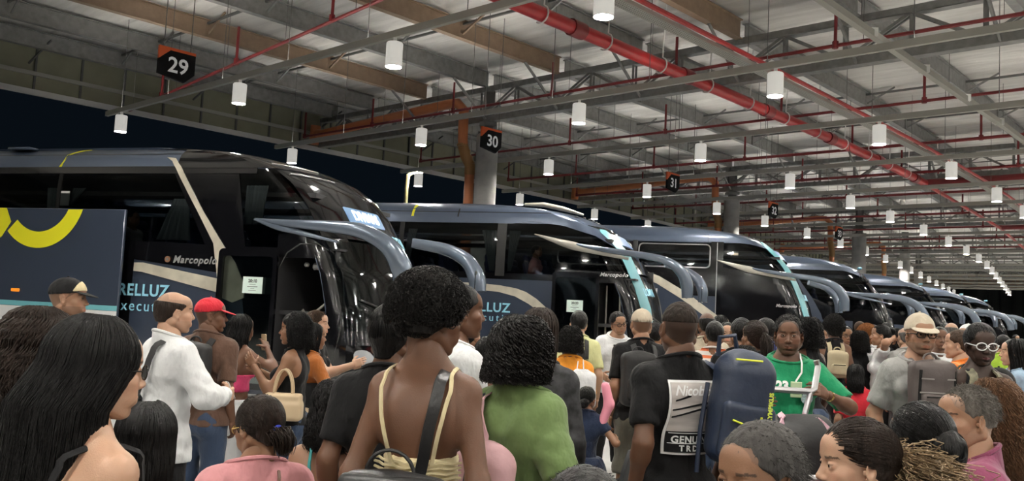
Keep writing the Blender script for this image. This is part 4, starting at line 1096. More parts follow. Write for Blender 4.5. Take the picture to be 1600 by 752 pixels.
def hand_geo(curl=.5, h=.0045, spread=.08):
    """right hand, wrist at origin, fingers along -z, palm facing -x... thumb towards +y"""
    key = ('hand', curl, h)
    if key in HEADC: return HEADC[key]
    f = Field.reg((-.09, -.09, -.21), (.05, .09, .03), h); A = f.add
    A(Cone((0, 0, .03), (0, 0, -.015), .025, .022), 0)
    A(RBox((0, 0, -.052), (.0145, .039, .042), .014), .018)
    for i, (y, L) in enumerate(((.029, .072), (.010, .080), (-.010, .075), (-.028, .060))):
        p = np.array([0, y, -.088+abs(y-.004)*.25]); a = curl*(.55+.1*i)*1.3; d = np.array([-math.sin(a*.5), spread*(y/.03)*.6, -math.cos(a*.5)]); r = .0088 if i < 3 else .0078
        ang = a*.5
        for j, fr in enumerate((.45, .30, .25)):
            ang_ = ang+j*a*.75; d = unit([-math.sin(ang_), spread*y/.03*.5*(1-j*.3), -math.cos(ang_)]); q = p+d*L*fr
            A(Cone(p, q, r*(1-.08*j), r*(1-.08*(j+1))), .003 if j else .008); p = q
    p = np.array([-.004, .026, -.022]); 
    for j, (d, L, r) in enumerate(((unit([-.35, .75, -.6]), .036, .0145), (unit([-.5-.4*curl, .35, -.75]), .030, .0105), (unit([-.6-.5*curl, .02, -.75]), .026, .0092))):
        q = p+d*L; A(Cone(p, q, r, r*.9), .006); p = q
    V, Q = f.mesh(); HEADC[key] = (V, Q); return V, Q

# ---------------------------------------------------------------- hair strands
def tubes(paths, r, n=3):
    """many thin tapered tubes at once: paths (S, K, 3)"""
    P = np.asarray(paths, float); S, K, _ = P.shape; T = np.gradient(P, axis=1); T /= np.linalg.norm(T, axis=2, keepdims=True)+1e-9
    u = np.cross(T, np.array([.3, .9, .2])); u /= np.linalg.norm(u, axis=2, keepdims=True)+1e-9; w = np.cross(T, u)
    rr = (np.asarray(r).reshape(-1, 1) if np.ndim(r) else np.full((S, 1), r))*np.interp(np.linspace(0, 1, K), [0, .07, .7, 1], [.35, 1, .9, .25])[None, :]
    V = np.stack([P+rr[..., None]*(math.cos(a)*u+math.sin(a)*w) for a in np.arange(n)*2*math.pi/n], 2)   # S,K,n,3
    b = (np.arange(S)[:, None, None]*K+np.arange(K-1)[None, :, None])*n; j = np.arange(n)[None, None, :]; j2 = (j+1) % n
    Q = np.stack([b+j, b+j2, b+n+j2, b+n+j], -1).reshape(-1, 4)
    return V.reshape(-1, 3), Q
def scalp(th, ph, g=1.0):
    """direction (azimuth th from the face, elevation ph) -> point on cranium"""
    return np.stack([np.sin(th)*np.cos(ph)*.080*g, -.014+np.cos(th)*np.cos(ph)*.102*g, .028+np.sin(ph)*.094*g], -1)
def cap_field(t=.010, h=.006, amp=0., fr=60., seed=0., low=0.0, front=.0, grow=(1, 1, 1), drop=0.):
    f = Field.reg((-.14, -.18, -.13-drop), (.14, .13, .17), h); X, Y, Z = f.grid()
    f.add(Ell((0, -.016, .030), ((.076+t)*grow[0], (.098+t)*grow[1], (.090+t)*grow[2])), 0)
    f.add(Cone((0, -.05, -.02), (0, -.055, -.075), .052+t*.8, .040+t*.5), .03)
    if amp: f.v = f.v+amp*nz3((X+0*Y+0*Z, Y+0*X+0*Z, Z+0*X+0*Y), fr, seed)
    # hairline: front plane, temple and nape
    f.v = np.maximum(f.v, (Y*.66-(Z-.055-front)*.75-.050)*1.0)
    f.v = np.maximum(f.v, -(Z+.085-low)+0*X+0*Y)
    for s in (-1, 1): f.add(Ell((s*.088, .006, -.016), (.030, .026, .040)), .006, mode='s')
    for s in (-1, 1): f.add(Ell((s*.075, .055, -.02), (.035, .035, .055)), .01, mode='s')
    return f
def jit(n, s): return RNG.randn(n)*s
def hair_mesh(style, p, lod=1):
    """hair in head space -> list of (V,Q)"""
    out = []; hcap = p.get('hc', .0055 if lod > 1 else .008); S = p.get('seed', 1.)
    def capm(**k): 
        f = cap_field(h=hcap, seed=S, **k); out.append(f.mesh())
    if style == 'short': 
        capm(t=p.get('t', .007), amp=.0016, fr=160, low=p.get('low', .03), front=p.get('front', 0.)); 
        if lod > 1 and p.get('strands', True):
            n = 2600; th = RNG.uniform(-math.pi, math.pi, n); ph = RNG.uniform(-.25, 1.5, n); P0 = scalp(th, ph, 1.05)
            ok = ~((P0[:, 1]*.66-(P0[:, 2]-.055)*.75 > .030) | (P0[:, 2] < -.075+p.get('low', .03))) & ~((np.abs(P0[:, 0]) > .06) & (P0[:, 1] > -.03) & (P0[:, 2] < .015)); P0 = P0[ok]; m = len(P0)
            N_ = (P0-np.array([0, -.014, .028])); N_ /= np.linalg.norm(N_, axis=1)[:, None]; D = N_*.3+np.array([0, .35 if p.get('fwd') else -.2, -.6])+RNG.randn(m, 3)*.25
            t = np.linspace(0, 1, 4)[None, :, None]; out.append(tubes(P0[:, None]+(N_[:, None]*.006*np.sqrt(t)+D[:, None]*t*.018), .0011))
    elif style == 'fringe':     # bald crown: hair only round the sides
        f = cap_field(t=.005, h=hcap, amp=.001, fr=160, seed=S, low=.03); X, Y, Z = f.grid(); f.v = np.maximum(f.v, (Z-.062+.12*(Y+.05))+0*X); out.append(f.mesh())
    elif style == 'afro':
        g = p.get('g', 1.3); capm(t=.010, amp=.008, fr=50, grow=(g, g*.95, g*p.get('gz', 1.)), low=p.get('low', .0))
        n = 1500*lod; th = RNG.uniform(-math.pi, math.pi, n); ph = np.arcsin(RNG.uniform(-.35, 1, n)); P0 = scalp(th, ph, g*1.08)
        ok = ~((P0[:, 1]*.66-(P0[:, 2]-.055)*.75 > .060)); P0 = P0[ok]; curls(out, P0, p.get('cl', .024), p.get('cr', .0085), 11, p.get('r', .0024)); fr_ = p.get('nape')
        if fr_: th = RNG.uniform(1.9, 4.4, 260*lod); P1 = scalp(th, RNG.uniform(-.75, .0, 260*lod), 1.12); P1[:, 2] -= .01; curls(out, P1, .02, .008, 10, .0026)
    elif style == 'curly':      # loose springy curls hanging to length L
        L = p.get('L', .16); g = p.get('g', 1.12); capm(t=.010, amp=.009, fr=48, grow=(g, g, g*.98), low=-.03)
        long_hair(out, p, L, wave=.010, hel=True, n=p.get('n', 520), r=p.get('r', .0030), g=g, lod=lod)
    elif style == 'long':
        capm(t=.010, amp=.0, grow=(1.02, 1.02, 1.0)); long_hair(out, p, p.get('L', .35), wave=p.get('wave', .001), hel=False, n=p.get('n', 700), r=p.get('r', .0026), g=p.get('g', 1.06), lod=lod)
    elif style in ('bun', 'pony', 'tied'):
        if p.get('cap', True): capm(t=.009, amp=.0006, fr=90)
        # combed strands towards the knot
        K = np.array(p.get('knot', (0, -.12, .06))); n = 420*lod if p.get('cap', True) else 4; th = RNG.uniform(-math.pi, math.pi, n); ph = RNG.uniform(-.45, 1.0, n); P0 = scalp(th, ph, 1.09)
        ok = ~(P0[:, 1]*.66-(P0[:, 2]-.055)*.75 > .055) & ~((np.abs(P0[:, 0]) > .055) & (P0[:, 1] > -.04) & (P0[:, 2] < .0)) ; P0 = P0[ok]; m = len(P0)
        t = np.linspace(0, 1, 12)[None, :, None]; C0_ = np.array([0, -.014, .028]); d0 = P0-C0_; d1 = K-C0_; 
        PP = C0_+(d0[:, None]*(1-t)+d1*t); rad = np.linalg.norm((PP-C0_)/np.array([.080, .102, .094]), axis=2, keepdims=True); tgt = 1.09+.02*np.sin(t*3.1); PP = C0_+(PP-C0_)/rad*np.maximum(tgt, 0)
        out.append(tubes(PP, .0017))
        if style == 'bun':
            R_ = p.get('R', .042); f = Field.reg(K-.09, K+.09, hcap); X, Y, Z = f.grid(); f.add(Ell(K, (R_, R_*.85, R_)), 0); f.v = f.v+.003*nz3((X+0*Y+0*Z, Y+0*X+0*Z, Z+0*X+0*Y), 90, S); out.append(f.mesh())
            n = 90*lod; a = RNG.uniform(0, 6.28, n); t = np.linspace(0, 1, 14)[None, :]; el = RNG.uniform(-1.2, 1.2, n)[:, None]; aa = a[:, None]+t*3.2
            rr = R_*(1.02+.05*np.sin(aa*3+el)); out.append(tubes(np.stack([K[0]+rr*np.cos(aa)*np.cos(el), K[1]+rr*.88*np.sin(el+.3*np.sin(aa)), K[2]+rr*np.sin(aa)*np.cos(el)], -1), .003))
        if style == 'pony':
            L = p.get('L', .28); n = p.get('n', 240)*lod; t = np.linspace(0, 1, 26)[None, :, None]; o = RNG.randn(n, 3)*np.array([.022, .016, .012])*p.get('fat', 1.); dirn = np.array(p.get('dir', (0, -.04, -1.)))*L
            PP = K+dirn*t+o[:, None]*(.25+np.minimum(t*3, 1))*(1-.3*t**2)+np.array([0, -.045, .03])*np.sin(t*2.4); w = p.get('wave', .0)
            if w: ph = RNG.uniform(0, 6.3, n)[:, None, None]; PP = PP+w*np.concatenate([np.cos(t*p.get('turns', 30)+ph), np.sin(t*p.get('turns', 30)+ph), 0*t+0*ph], 2)*np.minimum(t*4, 1)
            ln = RNG.uniform(.75, 1.05, n)[:, None, None]; PP = K+(PP-K)*ln; out.append(tubes(PP, p.get('r', .003)))
    return out
def curls(out, P0, L, rad, turns, r):
    n = len(P0); N_ = P0-np.array([0, -.014, .028]); N_ /= np.linalg.norm(N_, axis=1)[:, None]; u = np.cross(N_, [.2, .3, .9]); u /= np.linalg.norm(u, axis=1)[:, None]; w = np.cross(N_, u)
    t = np.linspace(0, 1, 11)[None, :, None]; a = RNG.uniform(0, 6.3, n)[:, None, None]+t*turns
    out.append(tubes(P0[:, None]+N_[:, None]*(t-.35)*L+rad*(np.cos(a)*u[:, None]+np.sin(a)*w[:, None]), r))
def long_hair(out, p, L, wave, hel, n, r, g, lod):
    """strands over the crown then falling; face opening half-angle p['open']"""
    op = p.get('open', 1.0); shx = p.get('shx', 0.); n = int(n*lod); part = p.get('part', 0.)
    gather = p.get('gather', 1.0); widen = p.get('widen', .0); back = p.get('back', .02)
    def path(th, rnd, lift, K=34):
        th = th[:, None]; t = np.linspace(0, 1, K)[None, :]; cr = 1.25; Lt = .13+L
        s = t*Lt*(1+.0*rnd[:, None]); ph = cr-np.minimum(s/.105, cr+.05)
        ga = g*(1+lift[:, None]*(2.2 if hel else 1)); x = np.sin(th)*np.cos(ph)*.080*ga; y = -.014+np.cos(th)*np.cos(ph)*.102*ga; z = .028+np.sin(ph)*.094*ga
        below = np.maximum(s-.105*cr, 0); z = z-below; k = np.clip(below/.12, 0, 1); k2 = below/max(L, .1)
        x = x*(1+(gather-1)*k)+x*widen*k2; y = y*(1+(gather-1)*k*.5)-back*k-.0*k2; x = x+shx*k2
        return x, y, z, s, below
    # under-sheet
    m = 60; th = np.linspace(op, 2*math.pi-op, m); x, y, z, s, _ = path(th, np.zeros(m), np.full(m, -.05)); K = x.shape[1]
    V = np.stack([x, y, z], -1).reshape(-1, 3); i = np.arange(m-1)[:, None]*K; j = np.arange(K-1)[None, :]; q = np.stack([i+j, i+K+j, i+K+j+1, i+j+1], -1).reshape(-1, 4)
    end = int(K*.97); keep = (np.tile(j, (m-1, 1)).ravel() < end); out.append((V, q[keep]))
    th = RNG.uniform(op*.93, 2*math.pi-op*.93, n); x, y, z, s, bl = path(th, RNG.rand(n), RNG.uniform(-.04, .07, n))
    ph = RNG.uniform(0, 6.3, n)[:, None]; fq = RNG.uniform(.85, 1.15, n)[:, None]
    if hel:
        a = s*p.get('turn', 210)*fq+ph; k = np.clip(s/.02, .5, 1); rr = wave*RNG.uniform(.6, 1.3, n)[:, None]*k
        x = x+rr*np.cos(a); y = y+rr*np.sin(a)*.8; z = z+rr*np.sin(a)*.5
        x = x*(1+.25*np.clip(bl/.15, 0, 1)*RNG.rand(n)[:, None])
    else:
        a = s*p.get('freq', 60)*fq+ph*.35; k = np.clip(s/.1, 0, 1); x = x+wave*np.sin(a)*k+.0015*np.sin(s*25+ph); y = y+wave*np.cos(a*1.1)*k
    cutn = RNG.uniform(.86, 1.0, n)[:, None]; z = np.where(z < 0, z*cutn, z)
    out.append(tubes(np.stack([x, y, z], -1), np.full(n, r)*RNG.uniform(.7, 1.2, n)))

# ---------------------------------------------------------------- bodies
def ik(a, b, l1, l2, pole):
    a, b = np.array(a, float), np.array(b, float); d = b-a; D = np.linalg.norm(d)
    if D > (l1+l2)*.995: b = a+d/D*(l1+l2)*.995; d = b-a; D = np.linalg.norm(d)
    x = (l1*l1-l2*l2+D*D)/(2*D); h = math.sqrt(max(l1*l1-x*x, 0)); u = d/D; p = np.array(pole, float); p -= u*p.dot(u); p = unit(p)
    return a+u*x+p*h, b
REST = {'R': ((.06, .03, -.50), (.3, -1, 0)), 'L': ((-.06, .03, -.50), (-.3, -1, 0))}
class Person:
    """local space: +y is the way the person faces, +x their right side, 1.75 m tall"""
    def __init__(s, px, py, Y, head_deg, label, skin='mid', fem=False, H=None, pose='stand', arms=None, look=(0, 0, 0), lean=0., side_lean=0., build=1.0, belly=0., bust=0., lod=1, name='person', group=None, child=False, curl=(.6, .6), fat=0., ears=True, paint=None, pos=None, hipd=0., zfix=None):
        s.lod = lod; s.fem = fem; s.skin = SK[skin] if isinstance(skin, str) else skin; s.build = build
        s.seated = pose == 'sit'
        u = rotx(-lean) @ roty(side_lean) @ np.array([0, 0, 1.]); s.u = u
        hipz = .93 if not s.seated else .52; s.P = np.array([0, 0, hipz])
        s.chest = s.P+u*.36; s.nb = s.P+u*.545
        Rt = rotx(-lean) @ roty(side_lean); s.Rt = Rt
        sw = (.138 if fem else .155)*build; s.sw = sw
        s.sh = {'R': s.nb-u*.065+Rt @ np.array([sw, 0, 0]), 'L': s.nb-u*.065+Rt @ np.array([-sw, 0, 0])}
        hu = unit(u*.55+np.array([0, 0, .45])); yaw, pit, rol = look
        s.HR = Rt.T*0+rotz(-math.radians(yaw)) @ rotx(math.radians(pit)) @ roty(math.radians(rol))
        s.hc = s.nb+hu*.165+np.array([0, .012, 0])
        top = (s.hc+s.HR @ np.array([0, -.01, .118]))[2]
        w = at_depth(px, py, Y) if pos is None else np.array(pos, float)
        s.s = (w[2] if H is None else H)/top; s.top = top
        h = -math.radians(head_deg); s.rz = h
        off = rotz(h) @ np.array([s.hc[0], s.hc[1], 0])*s.s
        s.loc = np.array([w[0]-off[0], w[1]-off[1], 0 if (H is None or zfix is None) else zfix])
        if zfix is not None: s.loc[2] = zfix
        s.arm = {}; s.hand = {}
        for k in 'RL':
            sx = 1 if k == 'R' else -1
            tgt, pole = REST[k]; 
            if arms and k in arms: tgt, pole = arms[k][:2]
            wr = s.sh[k]+np.array(tgt, float)
            el, wr = ik(s.sh[k], wr, .285, .25, pole); s.arm[k] = (s.sh[k], el, wr); s.hand[k] = arms[k][2] if arms and k in arms and len(arms[k]) > 2 else None
        s.leg = {}
        for k in 'RL':
            sx = 1 if k == 'R' else -1; hip = s.P+np.array([sx*.088*build, 0, -.02])
            if s.seated: kn = np.array([sx*.14, .44, .50]); an = np.array([sx*.13, .42, .09]); 
            elif pose == 'walk': kn = np.array([sx*.095, .10 if k == 'R' else -.02, .50]); an = np.array([sx*.10, .16 if k == 'R' else -.24, .085 if k == 'R' else .11])
            else: kn = np.array([sx*.10, .015, .50]); an = np.array([sx*.115, -.02, .085])
            s.leg[k] = (hip, kn, an)
        s.belly, s.bust = belly, bust; s.fat = fat
        # ---- body mesh
        hh = .013 if lod > 1 else (.017 if lod == 1 else .024); s.hh = hh
        f = s.field(hh, 0.); s.prims(f, 0.)
        V, Q = f.mesh(); C = np.tile(np.array(s.skin), (len(V), 1))*(.96+.08*(.5+.5*nz3(V.T, 18.)))[:, None]
        Vs, Qs, Cs = [V], [Q], [C]; n = len(V)
        hv, hq = head_geo({3: .0026, 2: .0036, 1: .0055, 0: .008}[lod], fem, fat, ears); pc = head_paint(hv, s.skin, **(paint or {}))
        V2 = hv @ s.HR.T+s.hc; Vs.append(V2); Qs.append(hq+n); Cs.append(pc); n += len(hv)
        for i, k in enumerate('RL'):
            gv, gq = hand_geo(curl[i], {3: .004, 2: .0045, 1: .006, 0: .008}[lod]); gv = gv.copy(); gq2 = gq
            if k == 'L': gv[:, 0] *= -1; gq2 = gq[:, ::-1]
            sh, el, wr = s.arm[k]; d = unit(wr-el); hd = s.hand[k]; z = -(d if hd is None or hd[0] is None else unit(hd[0]))
            # palm faces local -x for R; pick so the palm looks to the body or as asked
            pn = np.array(hd[1], float) if hd is not None and hd[1] is not None else np.array([-1 if k == 'R' else 1, 0, 0.]); pn = unit(pn-z*pn.dot(z)); x = -pn if k == 'R' else pn
            y = np.cross(z, x); R = np.array([x, y, z]).T
            g2 = gv*(.92 if fem else 1.); Vs.append(g2 @ R.T+wr); Qs.append(gq2+n); Cs.append(np.tile(np.array(s.skin), (len(gv), 1))); n += len(gv)
            s.__dict__['palm'+k] = wr+R @ np.array([-.03 if k == 'R' else .03, .0, -.085])
        s.o = fast_mesh(name, np.concatenate(Vs), np.concatenate(Qs), skin_mat(), attr=np.concatenate(Cs))
        s.o.location = s.loc; s.o.rotation_euler = (0, 0, h); s.o.scale = (s.s,)*3
        tag(s.o, label, 'person', group)
        if lod > 0: s.eyes()
    def M(s): return Matrix.Translation(s.loc) @ Matrix.Rotation(s.rz, 4, 'Z') @ Matrix.Scale(s.s, 4)
    def place(s, o): o.matrix_world = s.M(); return o
    def wp(s, p): return rotz(s.rz) @ (np.array(p, float)*s.s)+s.loc
    def field(s, h, m):
        pts = np.array([s.P, s.nb+[0, 0, .05], *[q for k in 'RL' for q in s.arm[k]], *[q for k in 'RL' for q in s.leg[k]]])
        lo = pts.min(0)-.19-m; hi = pts.max(0)+.19+m; lo[2] = max(lo[2], -.02); return Field.reg(lo, hi, h)
    def torso(s, f, off, k=.05):
        b = s.build; R = s.Rt; P = s.P; T = lambda v: P+R @ np.array(v, float); fm = s.fem
        f.add(Ell(T((0, -.005, -.01)), ((.150 if not fm else .158)*b, .108*b, .125), R), k, off)
        f.add(Ell(T((0, .004+s.belly*.5, .14)), ((.128 if not fm else .112)*b+s.belly*.6, .094*b+s.belly, .15), R), k, off)
        f.add(Ell(T((0, .0, .345)), ((.145 if not fm else .124)*b, .098*b, .175), R), k, off)
        f.add(Cone(s.sh['L'], s.sh['R'], .050*b, .050*b), k, off)
        for sx in (-1, 1):
            f.add(Cone(s.nb+np.array([sx*.03, -.01, .02]), s.nb+R @ np.array([sx*s.sw*.75, 0, -.055]), .045, .045), .045, off)
            f.add(Ell(T((sx*.075*b, -.075, -.045)), (.08*b, .075, .085), R), .04, off)
            f.add(Ell(T((sx*.085*b, -.055, .40)), (.07, .05, .09), R), .04, off)
            if fm: f.add(Ell(T((sx*.070, .088+s.bust*.3, .335)), (.058+s.bust, .045+s.bust, .058+s.bust), R), .03, off)
            else: f.add(Ell(T((sx*.075*b, .070, .385)), (.08*b, .04, .06), R), .03, off)
    def armp(s, f, off, k='R', frac=2., kk=.03, extra=0.):
        """frac: 0..1 upper arm, 1..2 forearm; flat cut at the end"""
        sh, el, wr = s.arm[k]; b = s.build**.7*(.92 if s.fem else 1.0); u = min(frac, 1.)
        e1 = sh+(el-sh)*u; cut = None if frac >= 2 and not extra else ((e1, unit(el-sh)) if frac < 1 else None)
        f.add(Cone(sh, e1, .049*b, (.049-.010*u)*b), kk, off, cut)
        if frac <= 1.: 
            return
        v = frac-1; e2 = el+(wr-el)*v; d = unit(wr-el)
        f.add(Cone(el, e2, .041*b, (.041-.014*v)*b), kk, off, (e2, d) if extra else None)
        f.add(Ell(el+(wr-el)*.25, (.040*b, .040*b, .040*b)), .03, off)
    def legp(s, f, off, k='R', to=2., kk=.04, cutz=None, flare=0.):
        hip, kn, an = s.leg[k]; b = s.build**.8
        c = None if cutz is None else (np.array([0, 0, cutz]), np.array([0, 0, -1.]))
        f.add(Cone(hip+[0, 0, .0], kn, (.088 if not s.fem else .094)*b, .058*b), kk, off, c)
        if to > 1.:
            f.add(Cone(kn, an, .056*b, .036*b), kk, off+flare, c); f.add(Ell(kn+(an-kn)*.3+np.array([0, -.015, 0]), (.050*b, .052*b, .09)), .04, off+flare, c)
    def prims(s, f, off):
        s.torso(f, off)
        f.add(Cone(s.nb-s.u*.03, s.hc+np.array([0, -.032, -.085]), (.060 if not s.fem else .051), (.0545+s.fat*.4 if not s.fem else .0455)), .045, off)
        for k in 'RL':
            s.armp(f, off, k); s.legp(f, off, k)
            an = s.leg[k][2]; f.add(Cone(an+np.array([0, -.02, -.045]), an+np.array([0, .13, -.06]), .034, .026), .03)
    def child(s, name, VQ, m, smooth=True):
        if isinstance(VQ, list):
            Vs, Qs, n = [], [], 0
            for V, Q in VQ: Vs.append(V); Qs.append(np.asarray(Q)+n); n += len(V)
            VQ = (np.concatenate(Vs), np.concatenate(Qs))
        return fast_mesh(name, VQ[0], VQ[1], m, s.o, smooth)
    def inhead(s, V): return np.asarray(V) @ s.HR.T+s.hc
    def eyes(s):
        me = mat('eye_white', (.62, .60, .57), rough=.15); mi = mat('iris_brown', (.02, .01, .006), rough=.1)
        for sx in (-1, 1):
            c = np.array([sx*.031, .0795, .0035]); b = MB()
            th = np.linspace(0, math.pi, 9); b.lathe([(max(.0128*math.sin(t), 1e-5), -.0128*math.cos(t)) for t in th], n=14, R=rotx(-math.pi/2)); 
            V = np.concatenate(b.v); V = s.inhead(V+c); q = MB().add(V, b.f).build('eye', me, s.o)
            b2 = MB(); t2 = np.linspace(0, .5, 5); b2.lathe([(max(.0131*math.sin(t), 1e-5), .0131*math.cos(t)) for t in t2], n=14, R=rotx(-math.pi/2)); 
            MB().add(s.inhead(np.concatenate(b2.v)+c), b2.f).build('iris', mi, q)
    def hair(s, style, m, name='hair', **p):
        if s.lod == 3: p.setdefault('hc', .0036)
        out = [(s.inhead(V), Q) for V, Q in hair_mesh(style, p, min(s.lod, 2) if s.lod else 1)]; return s.child(name, out, m)
    def shirt(s, m, sleeve=.55, hem=-.06, t=.012, neck=.066, name='shirt', strap=None, low=None, fold=.004, deep=0., collar=None, vneck=0., seed=0., back_low=None):
        s._t = max(getattr(s, '_t', 0), t+1.5*fold); f = s.field(s.hh, .05); s.torso(f, t); f.add(Cone(s.nb-s.u*.03, s.hc+np.array([0, -.032, -.085]), (.060 if not s.fem else .051), (.0545+s.fat*.4 if not s.fem else .0455)), .045, t)
        for k in 'RL':
            if sleeve > 0: s.armp(f, t+.008, k, sleeve, extra=1)
            s.legp(f, t+.012, k, 1.)
        X, Y, Z = f.grid(); fm_ = np.clip((s.nb[2]-Z)/.2, .15, 1); f.v = f.v+1.3*fold*nz3((X+0*Y+0*Z, Y+0*X+0*Z, Z*.7+.5*np.abs(X)+0*Y), 24., seed+s.loc[0])*fm_+.6*fold*nz3((X+0*Y+Z*.6, Y+0*X+0*Z, Z-.7*X+0*Y), 55., seed+s.loc[1])*fm_; pre = Field(*f.ax) if False else None; pre_v = f.v.copy()
        f.cutplane(s.P+s.u*hem, -s.u)
        if sleeve <= 0:      # sleeveless: shave the shoulders off
            for k, sx in (('R', 1), ('L', -1)):
                f.cutplane(s.sh[k]-s.Rt @ np.array([sx*.035, 0, 0]), s.Rt @ np.array([sx, 0, .25])/1.03) if low is None else None
        if low is not None:  # strapless line height above the pelvis, lower at the back when asked
            f.cutplane(s.P+s.u*low, unit(s.u-(s.Rt @ np.array([0, back_low or 0, 0]))))
        else:
            f.add(Cone(s.nb-s.u*.01, s.hc+np.array([0, -.032, -.085]), neck+.004-(.008 if s.fem else 0), neck-(.008 if s.fem else 0)), .006, mode='s')
            f.cutplane(s.nb+s.u*(.030+(.0 if neck < .07 else -.02)), unit(s.u+s.Rt @ np.array([0, .38, 0])))
            if vneck: f.add(Ell(s.nb+s.Rt @ np.array([0, .09, 0]), (.06+vneck*.4, .09, .06+vneck)), .006, mode='s')
        o = s.child(name, f.mesh(), m)
        if low is None and not vneck and neck < .07 and s.lod > 0:      # ribbed neckband where the cloth meets the neck
            n_ = unit(s.u+s.Rt @ np.array([0, .38, 0])); c = s.nb+s.u*.030; ex = unit(np.cross(n_, [0, -1, 0]) if abs(n_[1]) < .99 else [1, 0, 0]); ey = np.cross(n_, ex); P_ = []; h_ = s.hh
            for a in np.linspace(0, 2*math.pi, 41)[:-1]:
                d = ex*math.cos(a)+ey*math.sin(a); rr = np.arange(.035, .16, .003); Q_ = c+d*rr[:, None]; ii = [np.clip(((Q_[:, k]-f.ax[k][0])/h_), 0, len(f.ax[k])-1.01) for k in range(3)]; i0 = [v.astype(int) for v in ii]; w_ = [v-i for v, i in zip(ii, i0)]; val = 0
                for A in (0, 1):
                    for B in (0, 1):
                        for D in (0, 1): val = val+pre_v[i0[0]+A, i0[1]+B, i0[2]+D]*(w_[0] if A else 1-w_[0])*(w_[1] if B else 1-w_[1])*(w_[2] if D else 1-w_[2])
                j = int(np.argmax(val > 0)) if (val > 0).any() else 8; P_.append(rr[j])
            P_ = np.array(P_)
            for _ in range(4): P_ = (np.roll(P_, 1)+P_+np.roll(P_, -1))/3
            V_ = [c-n_*.002+(ex*math.cos(a)+ey*math.sin(a))*(r-.004) for a, r in zip(np.linspace(0, 2*math.pi, 41)[:-1], P_)]; V_ += V_[:2]
            b = MB().tube(V_, .0095, 7, cap=False).build('neckband', m); b.parent = o
        return o
    def pants(s, m, waist=.06, to=0.10, t=.014, name='trousers', flare=.01, seed=0.):
        f = s.field(s.hh, .04); R = s.Rt; b = s.build
        f.add(Ell(s.P+R @ np.array([0, -.005, -.01]), ((.150 if not s.fem else .158)*b, .108*b, .125), R), .03, t)
        f.add(Ell(s.P+R @ np.array([0, .0, .10]), (.125*b, .10*b+s.belly*.6, .12), R), .03, t)
        for k, sx in (('R', 1), ('L', -1)):
            f.add(Ell(s.P+R @ np.array([sx*.075*b, -.075, -.045]), (.08*b, .075, .085), R), .04, t)
            s.legp(f, t+.004, k, 2. if (to < .45 or s.seated) else 2., cutz=to, flare=flare)
        X, Y, Z = f.grid(); f.v = f.v+.004*nz3((X+0*Y+0*Z, Y+0*X+0*Z, Z+0*X+0*Y), 30., seed)
        f.cutplane(s.P+s.u*waist, s.u)
        return s.child(name, f.mesh(), m)
    def skirt(s, m, waist=.08, to=.45, w0=.15, w1=.24, name='skirt'):
        f = s.field(s.hh, .15); P = s.P; zt = P[2]+waist
        X, Y, Z = f.grid(); t = np.clip((zt-Z)/(zt-to+1e-6), 0, 1); rr = w0*1.15+(w1-w0)*t**.7+.03*np.sin(np.pi*np.clip(t*2, 0, 1))
        a = np.arctan2(Y+0*X, X+0*Y); d = np.sqrt(X**2+(Y*1.25)**2)-rr-.008*np.sin(a*9)*t
        f.v = np.maximum(np.maximum(d+0*Z, Z-zt), to-Z).astype(np.float32); return s.child(name, f.mesh(), m)
    def shoes(s, m, sole=None):
        for k in 'RL':
            an = s.leg[k][2]; f = Field.reg(an+[-.07, -.10, -.10], an+[.07, .22, .05], .008)
            f.add(Cone(an+np.array([0, -.03, -.045]), an+np.array([0, .135, -.058]), .042, .036), 0); f.add(Cone(an+np.array([0, 0, -.01]), an+np.array([0, .04, -.05]), .045, .04), .03)
            f.cutplane((0, 0, an[2]-.083), (0, 0, -1)); s.child('shoe', f.mesh(), m)
    def cap(s, m, m2=None, brim=.075, back=False, tall=0., name='cap'):
        f = Field.reg((-.12, -.15, -.02), (.12, .22, .17), .006)
        f.add(Ell((0, -.012, .040), (.086, .108, .092+tall)), 0); f.cutplane((0, 0, .030), (0, .12, -1)); f.add(Ell((0, -.014, .02), (.079, .10, .095)), .0, mode='s')
        g = Field.reg((-.12, .02, -.02), (.12, .22, .09), .004); X, Y, Z = g.grid()
        z0 = .045-.35*(Y-.08)-1.6*X**2; d = np.sqrt((X/.078)**2+((Y-.075)/(brim+.02))**2)-1; g.v = np.maximum(np.maximum(d*.06, np.abs(Z-z0)-.0035), .06-Y+0*X).astype(np.float32)
        o = s.child(name, [(s.inhead(f.mesh()[0]), f.mesh()[1])], m); V, Q = g.mesh(); s.child_of(o, 'cap_brim', s.inhead(V), Q, m2 or m)
        th = np.linspace(0, math.pi, 9); b = MB(); b.lathe([(max(.007*math.sin(t), 1e-5), .135+tall-.004*math.cos(t)) for t in th], (0, -.012, 0), n=10); s.child_of(o, 'cap_button', s.inhead(np.concatenate(b.v)), None, m2 or m, b.f)
        return o
    def child_of(s, par, name, V, Q, m, F=None):
        o = fast_mesh(name, V, np.asarray(Q), m) if F is None else MB().add(V, F).build(name, m)
        o.parent = par; return o
    def glasses(s, m, r=.022, lens=None, thick=.0018, y=.103, square=False):
        b = MB()
        for sx in (-1, 1):
            t = np.linspace(0, 2*math.pi, 25); ex = .7 if square else 1.
            P = np.stack([sx*.032+r*1.08*np.sign(np.cos(t))*np.abs(np.cos(t))**ex, y-.25*(np.abs(sx*.032+r*np.cos(t))**2)*6, .003+r*.82*np.sign(np.sin(t))*np.abs(np.sin(t))**ex], 1)
            b.tube(s.inhead(P), thick, 6, cap=False); b.tube(s.inhead(np.array([[sx*(.032+r), y-.015, .006], [sx*.078, .07, .008], [sx*.083, .0, .006], [sx*.083, -.02, -.01]])), thick, 6)
